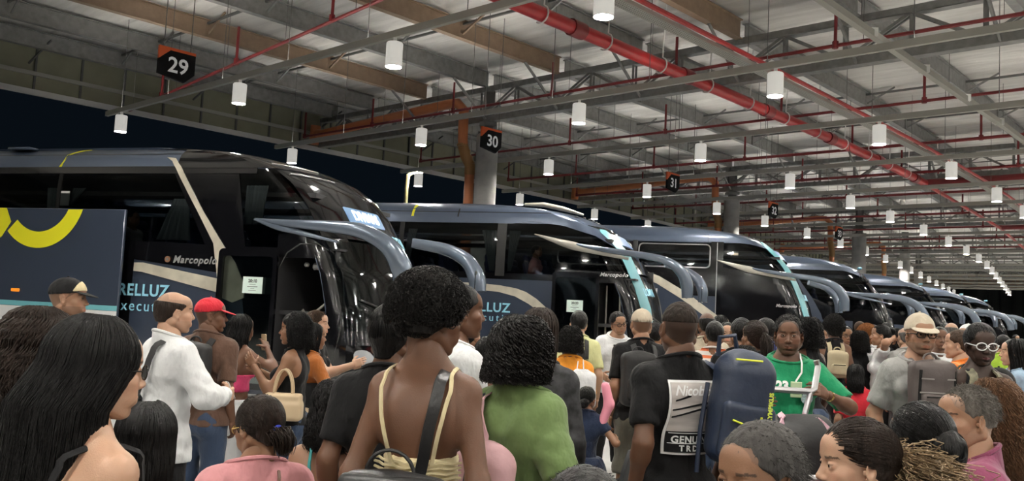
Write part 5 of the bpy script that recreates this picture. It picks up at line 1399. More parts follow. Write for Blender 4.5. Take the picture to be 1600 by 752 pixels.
        b.tube(s.inhead(np.array([[-.011, y, .006], [0, y+.004, .008], [.011, y, .006]])), thick, 6)
        o = b.build('glasses', m, s.o)
        if lens is not None:
            for sx in (-1, 1):
                t = np.linspace(0, 2*math.pi, 19)[:-1]; P = np.stack([sx*.032+r*1.05*np.cos(t), np.full(18, y-.004), .003+r*.8*np.sin(t)], 1); MB().add(s.inhead(P), [tuple(range(18))]).build('lens', lens, o, smooth=False)
        return o
    def surf(s, x, z, back=True, off=.006, extra=0.):
        """y on the torso surface at local (x,z), from behind or in front"""
        if not hasattr(s, '_sf'):
            s._sf = Field.reg((-.30, -.32, s.P[2]-.25), (.30, .36, s.nb[2]+.12), .012); T_ = getattr(s, '_t', .004); s.torso(s._sf, T_); [s.armp(s._sf, T_+.004, k, .4) for k in 'RL']
            s._sf.add(Cone(s.nb-s.u*.03, s.hc+np.array([0, -.03, -.09]), .06, .053), .045, T_*.8)
        if not hasattr(s, '_ym'):
            f = s._sf; ins = f.v < 0; s._ym = {}; any_ = ins.any(1); ya = f.ax[1]
            for bk in (True, False):
                i = ins.argmax(1) if bk else ins.shape[1]-1-ins[:, ::-1].argmax(1); j = np.clip(i+(-1 if bk else 1), 0, ins.shape[1]-1)
                I, K = np.meshgrid(range(ins.shape[0]), range(ins.shape[2]), indexing='ij'); fi = f.v[I, i, K]; fj = f.v[I, j, K]; t = np.clip(fi/np.where(np.abs(fi-fj) > 1e-6, fi-fj, 1), 0, 1)
                y = np.where(any_, ya[i]+(ya[j]-ya[i])*t, 0.0); m = any_.astype(float)
                for _ in range(3):
                    A_ = y*m; S_ = A_.copy(); M_ = m.copy()
                    for ax_ in (0, 1):
                        for sh_ in (1, -1): S_ += np.roll(A_, sh_, ax_); M_ += np.roll(m, sh_, ax_)
                    y = np.where(M_ > 0, S_/np.maximum(M_, 1e-6), y); m = (M_ > 0).astype(float)
                s._ym[bk] = y
        f = s._sf; x = np.atleast_1d(np.asarray(x, float)); z = np.atleast_1d(np.asarray(z, float)); Y_ = s._ym[back]
        u = np.clip((x-f.ax[0][0])/.012, 0, Y_.shape[0]-1.01); w = np.clip((z-f.ax[2][0])/.012, 0, Y_.shape[1]-1.01); iu = u.astype(int); iw = w.astype(int); u -= iu; w -= iw
        y = (Y_[iu, iw]*(1-u)+Y_[iu+1, iw]*u)*(1-w)+(Y_[iu, iw+1]*(1-u)+Y_[iu+1, iw+1]*u)*w
        return y+(-off if back else off)
    def strap(s, pts, w, m, name='strap', thick=.006, parent=None, mat_w=True):
        """flat band through local points (x, y or None, z, back?)"""
        P = []; q_ = []
        for a_, b_ in zip(pts, pts[1:]):
            q_.append(a_)
            if len(a_) == 4 and len(b_) == 4 and a_[3] == b_[3]:
                for t in (.2, .4, .6, .8): q_.append((a_[0]*(1-t)+b_[0]*t, None, a_[2]*(1-t)+b_[2]*t, a_[3]))
            elif (len(a_) == 3) != (len(b_) == 3):
                f_, g_, bk = (a_, b_, b_[3]) if len(a_) == 3 else (b_, a_, a_[3])
                yg = float(s.surf(g_[0], g_[2], bk, .014)[0]); ts = (.25, .5, .75) if f_ is a_ else (.75, .5, .25)
                for t in ts:
                    x_, y_, z_ = f_[0]*(1-t)+g_[0]*t, f_[1]*(1-t)+yg*t, f_[2]*(1-t)+g_[2]*t
                    if z_ < s.nb[2]+.005 and abs(f_[0]-g_[0]) < .2: ys = float(s.surf(x_, z_, bk, .012)[0]); y_ = min(y_, ys) if bk else max(y_, ys)
                    q_.append((x_, y_, z_))
        q_.append(pts[-1]); pts = q_
        for p in pts:
            if len(p) == 3: P.append(p)
            else: P.append((p[0], float(s.surf(p[0], p[2], p[3], .014)[0]), p[2]))
        P = catmull(P, 2); T = np.gradient(P, axis=0); T /= np.linalg.norm(T, axis=1)[:, None]; c = s.P+s.u*.33; V = []
        for p, t in zip(P, T):
            ax = s.P+s.u*np.clip((p-s.P).dot(s.u), 0, .40); n = unit(p-ax); sd = unit(np.cross(t, n)); n = np.cross(sd, t)
            V += [p+sd*w/2, p+sd*w/2+n*thick, p-sd*w/2+n*thick, p-sd*w/2]
        k = len(P); F = [(i*4+j, i*4+(j+1) % 4, (i+1)*4+(j+1) % 4, (i+1)*4+j) for i in range(k-1) for j in range(4)]+[(0, 1, 2, 3), (4*k-1, 4*k-2, 4*k-3, 4*k-4)]
        o = MB().add(V, F).build(name, m)
        if parent is None: o.parent = s.o
        elif parent == 'world': s.place(o)
        else: o.parent = parent
        return o
def mk(label, cat, name, s, VQ, m):
    """a top-level thing carried by person s (placed in their space)"""
    o = fast_mesh(name, VQ[0], VQ[1], m); s.place(o); tag(o, label, cat); return o
# ================================================================ CAST
H_BLACK = hair_mat('black', (.006, .0055, .0055), .34); H_SOFT = hair_mat('soft_black', (.007, .006, .0055), .42); H_BROWN = hair_mat('brown', (.040, .022, .013), .5); H_GREY = hair_mat('grey', (.085, .08, .075), .6); H_ORANGE = hair_mat('copper', (.26, .10, .03), .55); H_BLOND = hair_mat('blond', (.27, .19, .11), .55); H_DBROWN = hair_mat('dark_brown', (.018, .011, .008), .5)
K_BLACK = cloth('black', (.008, .008, .009), sheen=.05); K_WHITE = cloth('white', (.68, .69, .70)); K_JEANS = cloth('jeans', (.035, .055, .10)); K_NAVY = cloth('navy', (.012, .02, .045)); K_CREAM = cloth('cream', (.62, .53, .32)); K_BROWN = cloth('brown', (.10, .055, .038)); K_GREY = cloth('grey', (.30, .30, .29)); K_OLIVE = cloth('olive', (.10, .095, .075)); K_BEIGE = cloth('beige', (.45, .39, .30)); K_RED = cloth('red', (.50, .02, .035)); K_PINK = cloth('pink', (.62, .28, .30)); K_GREEN = cloth('fern', (.135, .20, .075)); K_POLO = cloth('polo_green', (.01, .20, .085)); K_ORANGE = cloth('orange', (.70, .18, .025)); K_AMBER = cloth('amber', (.72, .28, .03)); K_YEL = cloth('pale_yellow', (.62, .62, .32)); K_PURPLE = cloth('plum', (.20, .045, .095)); K_RUST = cloth('rust', (.30, .095, .02)); K_BLUE = cloth('royal', (.012, .025, .13)); K_LBLUE = cloth('light_blue', (.27, .38, .50)); K_TEAL = cloth('teal', (.05, .26, .26)); K_LIME = cloth('lime', (.33, .50, .05)); K_DGREY = cloth('dark_grey', (.05, .05, .052))
L_BLACK = mat('leather_black', (.012, .012, .013), rough=.38, bump=(40, .2)); N_BLACK = mat('nylon_black', (.012, .012, .013), rough=.65, bump=(12, .4)); N_NAVY = mat('nylon_navy', (.012, .022, .05), rough=.5, bump=(9, .5)); N_BROWN = mat('nylon_grey_brown', (.085, .068, .065), rough=.6, bump=(9, .5)); N_BEIGE = mat('nylon_beige', (.40, .34, .22), rough=.7, bump=(9, .4)); L_CREAM = mat('leather_cream', (.55, .42, .27), rough=.45); C_PINK = mat('canvas_pink', (.55, .33, .35), rough=.85, bump=(9, .5)); C_DENIM = mat('canvas_denim', (.06, .08, .12), rough=.85, bump=(9, .5)); N_OLIVE = mat('nylon_olive', (.07, .085, .035), rough=.6, bump=(9, .4))
M_FR = mat('frame_black', (.01, .01, .01), rough=.2); M_FRW = mat('frame_white', (.75, .75, .75), rough=.25); M_GOLD = mat('gold', (.75, .5, .18), rough=.25, metal=1.); M_SHOE = mat('shoe_dark', (.02, .02, .02), rough=.5); M_SHOEW = mat('shoe_pale', (.45, .43, .4), rough=.6); M_LENS = mat('lens_dark', (.02, .02, .02), rough=.08); M_PHONE = mat('phone_body', (.02, .02, .025), rough=.25); M_SCREEN = mat('phone_screen', (.1, .2, .3), rough=.2, emit=(.35, .6, .9), es=.7); M_NEON = mat('neon_trim', (.75, .85, .05), rough=.4); M_PRINT = mat('print_grey', (.50, .46, .44), rough=.8, noise=(7, .3, (.4, 1, 3))); M_PWHITE = mat('print_white', (.8, .8, .8), rough=.8)

def rb(c, h, r, R=None, step=.010, extra=None, amp=.0):
    m = .03+(np.linalg.norm(h)-min(h) if R is not None else 0); c = np.array(c, float); h = np.array(h, float)
    f = Field.reg(c-h-m, c+h+m, step); f.add(RBox(c, h, r, R), 0)
    for e in (extra or []): f.add(*e)
    if amp: X, Y, Z = f.grid(); f.v = f.v+amp*nz3((X+0*Y+0*Z, Y+0*X+0*Z, Z+0*X+0*Y), 22., c[0])
    return f.mesh()
def sub(par, name, VQ, m):
    o = fast_mesh(name, VQ[0], VQ[1], m); o.parent = par; return o
def backpack(s, label, m, c=(0, -.225, .33), size=(.15, .085, .22), m2=None, front=False, straps=True, pocket=True, shoulder=(-1, 1), tilt=0., mstrap=None):
    """c is measured from the pelvis along the spine"""
    R = s.Rt @ rotx(tilt); C = s.P+s.Rt @ np.array([c[0], c[1], c[2]]); sg = -1 if not front else 1
    ex = [(Ell(C+R @ np.array([0, sg*.01, size[2]*.62]), (size[0]*.86, size[1]*.9, size[2]*.45), R), .03)]
    o = mk(label, 'backpack', 'backpack', s, rb(C, size, min(size)*.62, R, .012, ex, .004), m)
    if pocket:
        pk = sub(o, 'front_pocket', rb(C+R @ np.array([0, sg*size[1]*.95, -size[2]*.35]), (size[0]*.78, .028, size[2]*.42), .026, R, .010, amp=.002), m)
        b = MB(); z = C+R @ np.array([0, sg*(size[1]*.95+.029), -size[2]*.02]); b.bar(z-R @ np.array([size[0]*.6, 0, 0]), z+R @ np.array([size[0]*.6, 0, 0]), .004, .008); z2 = C+R @ np.array([0, sg*(size[1]*1.0), size[2]*.45])
        zz = b.build('zip', m2 or M_FR, pk)
    hd = C+R @ np.array([0, -sg*size[1]*.4, size[2]*1.05]); th = np.linspace(0, math.pi, 9); MBt = MB().tube([hd+R @ np.array([.04*math.cos(t), 0, .035*math.sin(t)]) for t in th], .007, 6).build('carry_handle', mstrap or m, o)
    if straps:
        for sx in shoulder:
            x = sx*s.sw*.55; zt = s.nb[2]-.02
            if front: pts = [(x*.75, None, s.P[2]+.12, False), (x*1.1, None, s.P[2]+.32, False), (x, None, zt-.10, False), (x*.9, .0, zt+.035), (x, None, zt-.12, True), (x*1.35, None, s.P[2]+.25, True)]
            else: pts = [(x*.9, None, zt-.16, True), (x*.9, -.02, zt+.035), (x, None, zt-.10, False), (x*1.3, None, s.P[2]+.30, False), (x*1.7, .02, s.P[2]+.2), (x*1.5, None, s.P[2]+.16, True)]
            s.strap(pts, .045, mstrap or m, 'shoulder_strap', .010, o)
    return o
def crossbody(s, label, m, side=1, bag=True, w=.022, bagc=None, size=(.09, .04, .07)):
    x = side*s.sw*.5; zt = s.nb[2]
    pts = [(x, -.01, zt+.03), (x*.7, None, zt-.15, True), (-x*.6, None, s.P[2]+.25, True), (-x*1.9, None, s.P[2]+.08, True)]
    c = np.array(bagc) if bagc is not None else s.P+np.array([-side*s.sw*1.0, .02, -.02])
    o = mk(label, 'bag', 'crossbody_bag', s, rb(c, size, .02, None, .008), m); s.strap(pts, w, m, 'shoulder_strap', .005, o)
    s.strap([(x, -.01, zt+.03), (x*.7, None, zt-.14, False), (-x*.8, None, s.P[2]+.2, False), (-x*1.9, .03, s.P[2]+.02)], w, m, 'shoulder_strap', .005, o)
    return o
def polycollar(s, m, r=.066, h=.018):
    th = np.linspace(0, 2*math.pi, 25)[:-1]; c = s.nb+s.u*.022; V = []; 
    for dz, k in ((-.012, 1.12), (h, .98), (h, .92), (-.012, 1.05)):
        for t in th: V.append(c+s.Rt @ np.array([r*k*math.cos(t), r*k*1.0*math.sin(t)+.004, dz-.014*math.sin(t)]))
    F = [(i*24+j, i*24+(j+1) % 24, ((i+1) % 4)*24+(j+1) % 24, ((i+1) % 4)*24+j) for i in range(4) for j in range(24)]
    return MB().add(V, F).build('collar', m, s.o)
def chair_at(loc, rz, label, sc_=1.0, group='terminal waiting chairs', seat=.44):
    e = empty('waiting_chair', label, 'chair', loc, rz, group); m = mat('chair_shell', (.045, .047, .05), rough=.45, metal=.2); mf = mat('chair_frame', (.25, .25, .26), rough=.35, metal=.8)
    n = 9; 
    def shell(nm, fn, th_):
        V = []; F = []
        for k in (0, 1):
            for i in range(n):
                for j in range(n): V.append(fn(i/(n-1), j/(n-1), k*th_))
        g_ = lambda k, i, j: k*n*n+i*n+j
        for i in range(n-1):
            for j in range(n-1): F += [(g_(0, i, j), g_(0, i, j+1), g_(0, i+1, j+1), g_(0, i+1, j)), (g_(1, i, j), g_(1, i+1, j), g_(1, i+1, j+1), g_(1, i, j+1))]
        for i in range(n-1):
            F += [(g_(0, i, 0), g_(0, i+1, 0), g_(1, i+1, 0), g_(1, i, 0)), (g_(0, i, n-1), g_(1, i, n-1), g_(1, i+1, n-1), g_(0, i+1, n-1)), (g_(0, 0, i), g_(1, 0, i), g_(1, 0, i+1), g_(0, 0, i+1)), (g_(0, n-1, i), g_(0, n-1, i+1), g_(1, n-1, i+1), g_(1, n-1, i))]
        return MB().add(V, F).build(nm, m, e)
    sw = lambda u, e_: (u*2-1)*.235*(1-.10*max(0, e_-.8)/.2)
    shell('seat', lambda u, v, t: ((u*2-1)*.235, -.20+.42*v, seat-.05*math.sin(v*math.pi)*(1-(u*2-1)**2)*.4-t+.01*v), .022)
    shell('backrest', lambda u, v, t: (sw(u, v), -.235-.09*v-.03*(1-(u*2-1)**2)*math.sin(v*3)-t, seat+.06+.40*v), .022)
    b = MB()
    for sx in (-1, 1): b.tube([(sx*.12, .1, seat-.03), (sx*.12, -.2, seat-.03), (sx*.12, -.27, seat+.15)], .014, 8)
    b.build('seat_frame', mf, e)
    for sx in (-1, 1):
        MB().tube([(sx*.16, 0, seat-.08), (sx*.17, .2, .015), (sx*.17, .23, .012)], .015, 8).build('leg', mf, e); MB().tube([(sx*.16, -.02, seat-.08), (sx*.17, -.22, .015), (sx*.17, -.25, .012)], .015, 8).build('leg', mf, e)
    b = MB(); b.bar((-.24, 0, seat-.075), (.24, 0, seat-.075), .05, .04); b.build('cross_beam', mf, e)
    return e
def seat_for(s, label, **k):
    z0 = .44; e = chair_at((s.loc[0], s.loc[1], 0), s.rz, label, seat=(s.P[2]-.125)*s.s+s.loc[2]-.005, **k); return e
STND = {}
def arm(R=None, L=None): 
    d = {}; 
    if R: d['R'] = R
    if L: d['L'] = L
    return d
FWD = ((.0, .30, -.30), (.4, -1, -.6)); FWDL = ((.0, .30, -.30), (-.4, -1, -.6))
LAP = lambda s_: ((-.10*s_, .34, -.38), (s_*1, -.6, -.3))
UPPHONE = ((-.10, .26, -.16), (.6, -.6, -1))
def phone(s, k, label, m=M_PHONE, tilt=.6, scr=True):
    c = getattr(s, 'palm'+k); o = mk(label, 'phone', 'mobile_phone', s, rb(c+np.array([0, .012, .012]), (.037, .005, .075), .004, rotx(tilt), .005), m)
    if scr: R = rotx(tilt); sub(o, 'screen', rb(c+np.array([0, .012, .012])+R @ np.array([0, -.0045, 0]), (.033, .0015, .068), .001, R, .004), M_SCREEN)
    return o

# ---- left side ------------------------------------------------
p = Person(110, 437, 5.2, 80, 'man in black cap with cream front looking toward the luggage hatch', 'tan', lod=2, arms={}, paint=dict(shave=.5, beard=.35))
p.shirt(K_DGREY, .7); p.pants(K_JEANS); p.shoes(M_SHOE); cp = p.cap(K_BLACK, K_BLACK)
f_ = Field.reg((-.12, -.16, .0), (.12, .14, .17), .004); f_.add(Ell((0, -.012, .040), (.092, .114, .098)), 0); f_.add(Ell((0, -.012, .040), (.085, .107, .091)), 0, mode='s'); f_.cutplane((0, .02, .0), (0, -.92, .39)); f_.cutplane((0, 0, .04), (0, .12, -1)); V_, Q_ = f_.mesh(); p.child_of(cp, 'cap_panel', p.inhead(V_), Q_, K_CREAM)

p = Person(72, 489, 2.35, 30, 'woman with long wavy dark brown hair seen from behind', 'mid', True, lod=2, look=(10, 0, 0))
p.hair('long', H_DBROWN, L=.52, wave=.017, freq=75, n=1150, r=.0034, widen=.35, g=1.16, open=.9, back=.05); p.shirt(K_DGREY, 1.6); p.pants(K_JEANS); p.shoes(M_SHOE)

p = Person(160, 503, 1.92, 42, 'woman with very long straight glossy black hair and glasses', 'light', True, lod=3, look=(6, -4, 0), build=1.08)
p.hair('long', H_BLACK, L=.62, wave=.0008, n=1800, r=.0022, widen=.62, g=1.13, open=.80, back=.055, shx=-.05); p.shirt(K_BLACK, 0., low=.33, hem=-.1); p.pants(K_BLACK); p.glasses(M_FR, r=.022, thick=.0018); p.shoes(M_SHOE)
for sx in (-1, 1): p.strap([(sx*.10, None, p.P[2]+.30, True), (sx*.115, None, p.nb[2]-.08, True), (sx*.10, 0, p.nb[2]+.0), (sx*.10, None, p.nb[2]-.10, False), (sx*.08, None, p.P[2]+.32, False)], .017, K_BLACK, 'top_strap', .003)

p = Person(275, 457, 4.75, 42, 'balding man in untucked white long sleeved shirt with black shoulder strap', 'light', lod=2, look=(12, 0, 0), build=1.0, belly=.015, fat=.01, arms=arm(R=((-.02, .30, -.24), (1, -.3, -1)), L=((.04, .26, -.26), (-1, -.3, -1))), paint=dict(shave=.25, receding=True, beard=.16, hairc=(.05, .035, .028)))
p.hair('fringe', H_DBROWN); p.shirt(K_WHITE, 1.93, hem=-.12, t=.020, fold=.008); p.pants(K_BLACK); p.shoes(M_SHOE); crossbody(p, 'black sling bag strapped over the white shirt', N_BLACK, side=1, w=.04)
c = p.palmR; o = mk('folded paper held by the man in white shirt', 'paper', 'folded_paper', p, rb(c+[0, .02, .02], (.02, .004, .06), .003, rotx(.5), .005), m_bwhite)

p = Person(332, 468, 5.8, 12, 'man in red cap and brown short sleeved shirt wearing black backpack', 'brown', lod=2, look=(58, 0, 0), build=1.0, paint=dict(shave=.6))
p.cap(K_RED, K_RED); p.shirt(K_BROWN, .85, t=.018, fold=.007); p.pants(K_JEANS); p.shoes(M_SHOE); backpack(p, 'black backpack worn over the brown shirt', N_BLACK, size=(.13, .07, .19), c=(0, -.19, .33))

p = Person(380, 493, 6.8, 40, 'woman in pink halter top holding phone to ear, long black hair', 'brown', True, lod=1, arms=arm(R=((.04, .17, .06), (1, -.1, -1)), L=((-.05, .12, -.44), (-.3, -1, 0))))
p.hair('long', H_BLACK, L=.36, n=500, r=.0035, g=1.1, back=.03); p.shirt(cloth('hot_pink', (.6, .06, .16)), 0., low=.30, hem=.14); p.skirt(K_WHITE, .08, .40, .145, .24); p.shoes(M_SHOEW); phone(p, 'R', 'phone in pale case held at ear by woman in pink', L_CREAM, 0.1, False)
sk = [c for c in p.o.children if c.name.startswith('skirt')][0]
f_ = p.field(.017, .1); X, Y, Z = f_.grid(); t = np.clip((p.P[2]+.08-Z)/.62, 0, 1); rr = .145*1.15+(.24-.145)*t**.7+.03*np.sin(np.pi*np.clip(t*2, 0, 1))+.004; f_.v = np.maximum.reduce([np.sqrt(X**2+(Y*1.25)**2)-rr+0*Z, np.abs(np.arctan2(X+0*Y, -Y+0*X)*.2-.12-.35*(Z-.75)*.3+0*Z)-.030, Z-(p.P[2]+.05)+0*X+0*Y, .42-Z+0*X+0*Y]).astype(np.float32); V_, Q_ = f_.mesh(); p.child_of(sk, 'skirt_stripe', V_, Q_, cloth('hot_pink', (.6, .06, .16)))

p = Person(461, 493, 6.1, 268, 'woman in black sleeveless top and denim shorts with cream handbag on elbow', 'mid', True, lod=2, build=1.1, bust=.01, arms=arm(L=((.0, .27, -.06), (-.3, -.2, -1)), R=((.02, .30, -.12), (.6, -.2, -1))))
p.hair('curly', H_BLACK, L=.16, n=520, g=1.16, open=1.2); p.shirt(K_BLACK, 0., hem=-.02, fold=.006); p.pants(K_JEANS, to=.44, flare=.015); p.shoes(M_SHOEW)
hb = p.arm['L'][1]*.8+p.arm['L'][2]*.2; C_ = hb+np.array([-.07, -.15, -.13])
o = mk('cream structured handbag hanging from the elbow of woman in black', 'handbag', 'handbag', p, rb(C_, (.06, .14, .10), .025, None, .008, [(RBox(C_+np.array([0, 0, -.03]), (.07, .15, .07), .03), .02)]), L_CREAM)
for dx in (-.03, .03):
    th = np.linspace(0, math.pi, 13); sub(o, 'handle', MB_ := (lambda b: (np.concatenate(b.v), None))(MB().tube([C_+np.array([dx, .07*math.cos(t), .09+.17*math.sin(t)]) for t in th], .008, 7)), L_CREAM) if False else None
    hh_ = MB().tube([C_+np.array([dx, .07*math.cos(t), .09+.19*math.sin(t)]) for t in th], .008, 7).build('handle', L_CREAM); hh_.parent = o

p = Person(492, 506, 6.7, 60, 'woman with straight black hair in rust cardigan and long black dress', 'mid', True, lod=1, arms=arm(R=((.02, .30, -.22), (1, -.4, -1))))
p.hair('long', H_BLACK, L=.20, n=420, r=.0035, g=1.06); p.shirt(K_RUST, 1.9, hem=.2); p.skirt(K_BLACK, .30, .12, .13, .25, 'dress'); p.shoes(M_SHOE); crossbody(p, 'small cream purse on gold chain against the black dress', L_CREAM, side=-1, w=.008, bagc=p.P+np.array([.17, -.05, .02]), size=(.04, .09, .07))
p = Person(497, 487, 7.3, 92, 'woman in profile with hair pinned up reaching toward the bus door', 'light', True, lod=2, arms=arm(R=((.0, .40, -.12), (.6, -.3, -1)), L=((.0, .34, -.16), (-.6, -.3, -1))))
p.hair('bun', H_BROWN, knot=(0, -.11, .06), R=.035); p.shirt(K_BLACK, .4); p.pants(K_BLACK); p.shoes(M_SHOE)

# seated, lower left
p = Person(232, 632, 2.75, 345, 'seated woman with dark hair under the arm of the white shirted man', 'light', True, pose='sit', lod=2)
p.hair('long', H_BLACK, L=.26, n=800, r=.0028, g=1.1); p.shirt(K_BLACK, 0., low=.32, hem=-.05); p.pants(K_BLACK); p.shoes(M_SHOE); seat_for(p, 'waiting chair under seated woman with dark hair, beside pink shirt')
for sx in (-1, 1): p.strap([(sx*.10, None, p.P[2]+.31, True), (sx*.10, None, p.nb[2]-.08, True), (sx*.09, 0, p.nb[2]+.01), (sx*.08, None, p.P[2]+.36, False)], .010, K_BLACK, 'top_strap')
p = Person(408, 622, 3.35, 335, 'seated woman in pink tee with low bun and glasses looking at phone', 'mid', True, pose='sit', lod=2, look=(-28, -14, 0), build=1.12, bust=.01, arms=arm(L=((.06, .30, -.20), (-1, -.5, -1)), R=((-.10, .32, -.22), (1, -.5, -1))))
p.hair('pony', H_DBROWN, knot=(0, -.105, -.03), L=.11, n=200, fat=.9); p.shirt(K_PINK, .75, t=.018, hem=-.12); p.pants(K_JEANS); p.shoes(M_SHOE); p.glasses(M_GOLD, thick=.0022); phone(p, 'L', 'lit smartphone in the hands of seated woman in pink')
seat_for(p, 'waiting chair under seated woman in pink tee')
th = np.linspace(0, 2*math.pi, 17); V_ = MB(); V_.tube(p.inhead(np.stack([.018*np.cos(th), np.full(17, -.12), -.03+.018*np.sin(th)], 1)), .006, 6, cap=False); V_.build('hair_tie', mat('hair_tie_blue', (.03, .05, .4), rough=.6), p.o)
crossbody(p, 'thin brown purse strap across pink shirt', mat('leather_brown', (.12, .06, .04), rough=.5), side=1, w=.012)
p = Person(523, 600, 4.0, 345, 'seated girl with braided black hair in teal top behind black tee', 'tan', True, pose='sit', lod=2)
p.hair('curly', H_BLACK, L=.22, n=420, g=1.1, turn=120, r=.005); p.shirt(K_TEAL, 0., low=.24, hem=-.08); p.pants(K_JEANS); p.shoes(M_SHOE); seat_for(p, 'waiting chair under girl in teal top')
for sx in (-1, 1): p.strap([(sx*.07, None, p.P[2]+.22, True), (sx*.10, None, p.nb[2]-.08, True), (sx*.09, 0, p.nb[2]+.01), (sx*.08, None, p.P[2]+.3, False)], .014, K_TEAL, 'top_strap')

# ---- centre ---------------------------------------------------
p = Person(614, 483, 3.35, 5, 'person in black tee with round knotted bun, beside cream top woman', 'brown', lod=2, look=(10, 0, 0), build=1.0)
p.hair('bun', H_BLACK, knot=(0, -.06, .075), R=.062); p.shirt(K_BLACK, .75, t=.016); p.pants(K_JEANS); p.shoes(M_SHOE)
p = Person(722, 447, 3.9, 70, 'man in plain white tee behind woman in cream top', 'brown', lod=1, build=1.12)
p.hair('short', H_BLACK, t=.012); p.shirt(K_WHITE, .75); p.pants(K_JEANS); p.shoes(M_SHOEW)
p = Person(676, 441, 2.75, 10, 'woman in strappy cream top with curly pinned up black hair', 'brown', True, lod=3, look=(38, -3, 0), build=.96, arms=arm(R=((.05, .06, -.48), (.4, -1, 0)), L=((-.05, .06, -.48), (-.4, -1, 0))))
p.hair('afro', H_SOFT, g=1.22, gz=1.12, cl=.030, cr=.010, r=.0030, low=.035, nape=1); p.shirt(K_CREAM, 0., low=.285, hem=-.12, fold=.007, t=.012); p.pants(K_JEANS); p.shoes(M_SHOE)
for sx in (-1, 1): p.strap([(sx*.062, None, p.P[2]+.27, True), (sx*.092, None, p.nb[2]-.14, True), (sx*.108, None, p.nb[2]-.05, True), (sx*.10, 0, p.nb[2]+.01), (sx*.085, None, p.nb[2]-.12, False), (sx*.07, None, p.P[2]+.25, False)], .012, K_CREAM, 'top_strap')
b = MB()
for k in range(5):
    z = p.P[2]+.272-.016*k; xs = np.linspace(-.14, .14, 15); b.tube(np.stack([xs, p.surf(xs, np.full(15, z), True, .004), np.full(15, z)+.003*np.sin(xs*90+k)], 1), .0045, 5)
b.build('shirring', K_CREAM, p.o)
C_ = p.P+np.array([-.02, -.22, .105]); o = mk('black leather backpack low on the back of woman in cream top', 'backpack', 'leather_backpack', p, rb(C_, (.165, .07, .15), .05, rotx(-.15), .009, [(Ell(C_+np.array([0, -.01, .09]), (.15, .07, .07)), .03)], .003), L_BLACK)
sub(o, 'flap', rb(C_+np.array([0, -.055, .07]), (.155, .03, .085), .028, rotx(-.25), .008), L_BLACK)
MB().box(C_+np.array([0, -.10, .02]), (.03, .012, .05), bev=.004).build('buckle', M_GOLD, o)
th = np.linspace(0, math.pi, 11); MB().tube([C_+np.array([-.02+.075*math.cos(t), .02, .14+.075*math.sin(t)]) for t in th], .006, 7).build('carry_handle', L_BLACK, o)
p.strap([(.01, None, p.P[2]+.14, True), (.035, None, p.P[2]+.27, True), (.066, None, p.nb[2]-.10, True), (.076, -.01, p.nb[2]+.005), (.10, None, p.nb[2]-.12, False), (.14, .0, p.P[2]+.2)], .036, L_BLACK, 'shoulder_strap', .008, o)

p = Person(768, 529, 5.2, 60, 'girl with black hair in purple hairband beside green tee', 'brown', True, lod=1)
p.hair('bun', H_BLACK, knot=(0, -.06, .10), R=.03); p.shirt(K_PINK, 0.); p.pants(K_JEANS); p.shoes(M_SHOE)
p = Person(845, 484, 4.0, 10, 'woman with straight dark hair in black patterned outfit behind green tee', 'light', True, lod=1)
p.hair('long', H_DBROWN, L=.22, n=420, r=.0035); p.shirt(mat('cloth_floral', (.016, .016, .018), rough=.8, noise=(22, 1.2)), 1.7); p.pants(K_BLACK); p.shoes(M_SHOE)
p = Person(820, 508, 3.25, 36, 'woman in fern green tee with voluminous curly black hair', 'mid', True, lod=2, look=(5, 0, 0), build=.98, bust=.01, arms=arm(R=((.05, .10, -.42), (.8, -1, 0)), L=((-.04, .12, -.44), (-.3, -1, 0))))
p.hair('curly', H_SOFT, L=.14, n=620, g=1.28, turn=130, wave=.022, r=.0050, open=1.0, seed=3.); p.shirt(K_GREEN, .95, t=.026, fold=.009, hem=-.12); p.pants(K_BLACK); p.shoes(M_SHOE)
C_ = p.P+np.array([-.04, -.24, .30]); o = mk('slouchy pink canvas tote carried over green shirt', 'bag', 'canvas_tote', p, rb(C_+[.05, -.02, -.10], (.15, .07, .14), .055, rotx(-.1), .010, [(Ell(C_+np.array([.05, 0, .02]), (.11, .06, .07)), .05)], .008), C_PINK)
p.strap([(-.01, -.22, p.P[2]+.30), (-.04, None, p.P[2]+.38, True), (-.08, None, p.nb[2]-.08, True), (-.10, -.01, p.nb[2]+.0), (-.12, None, p.nb[2]-.12, False)], .036, C_PINK, 'shoulder_strap', .006, o)
o = mk('grey blue denim bag hanging behind green shirt', 'bag', 'denim_bag', p, rb(C_+[-.13, 0, -.06], (.10, .06, .15), .05, rotx(-.1), .010, None, .008), C_DENIM)
p.strap([(-.15, -.18, p.P[2]+.32), (-.13, None, p.P[2]+.40, True), (-.12, None, p.nb[2]-.10, True), (-.135, -.01, p.nb[2]-.01), (-.13, None, p.nb[2]-.12, False)], .034, C_DENIM, 'shoulder_strap', .006, o)

# queue at the second bus
p = Person(905, 487, 8.3, 0, 'man in pale yellow tee with black backpack queuing at second bus', 'light', lod=1)
p.hair('short', H_BLACK, t=.012); p.shirt(K_YEL, .8); p.pants(K_BLACK); p.shoes(M_SHOE); backpack(p, 'black backpack on pale yellow tee', N_BLACK, size=(.11, .06, .17), c=(-.05, -.18, .3), pocket=False)
p = Person(893, 513, 6.6, 5, 'woman in amber top carrying white drawstring bag', 'mid', True, lod=1)
p.hair('curly', H_SOFT, L=.12, n=360, g=1.12); p.shirt(K_AMBER, .8); p.pants(K_BLACK); p.shoes(M_SHOE)
C_ = p.P+np.array([.10, -.21, .32]); o = mk('white drawstring bag on back of woman in amber top', 'bag', 'drawstring_bag', p, rb(C_, (.13, .05, .15), .048, None, .012, [(Ell(C_+np.array([0, 0, .15]), (.06, .03, .05)), .04)], .005), K_WHITE)
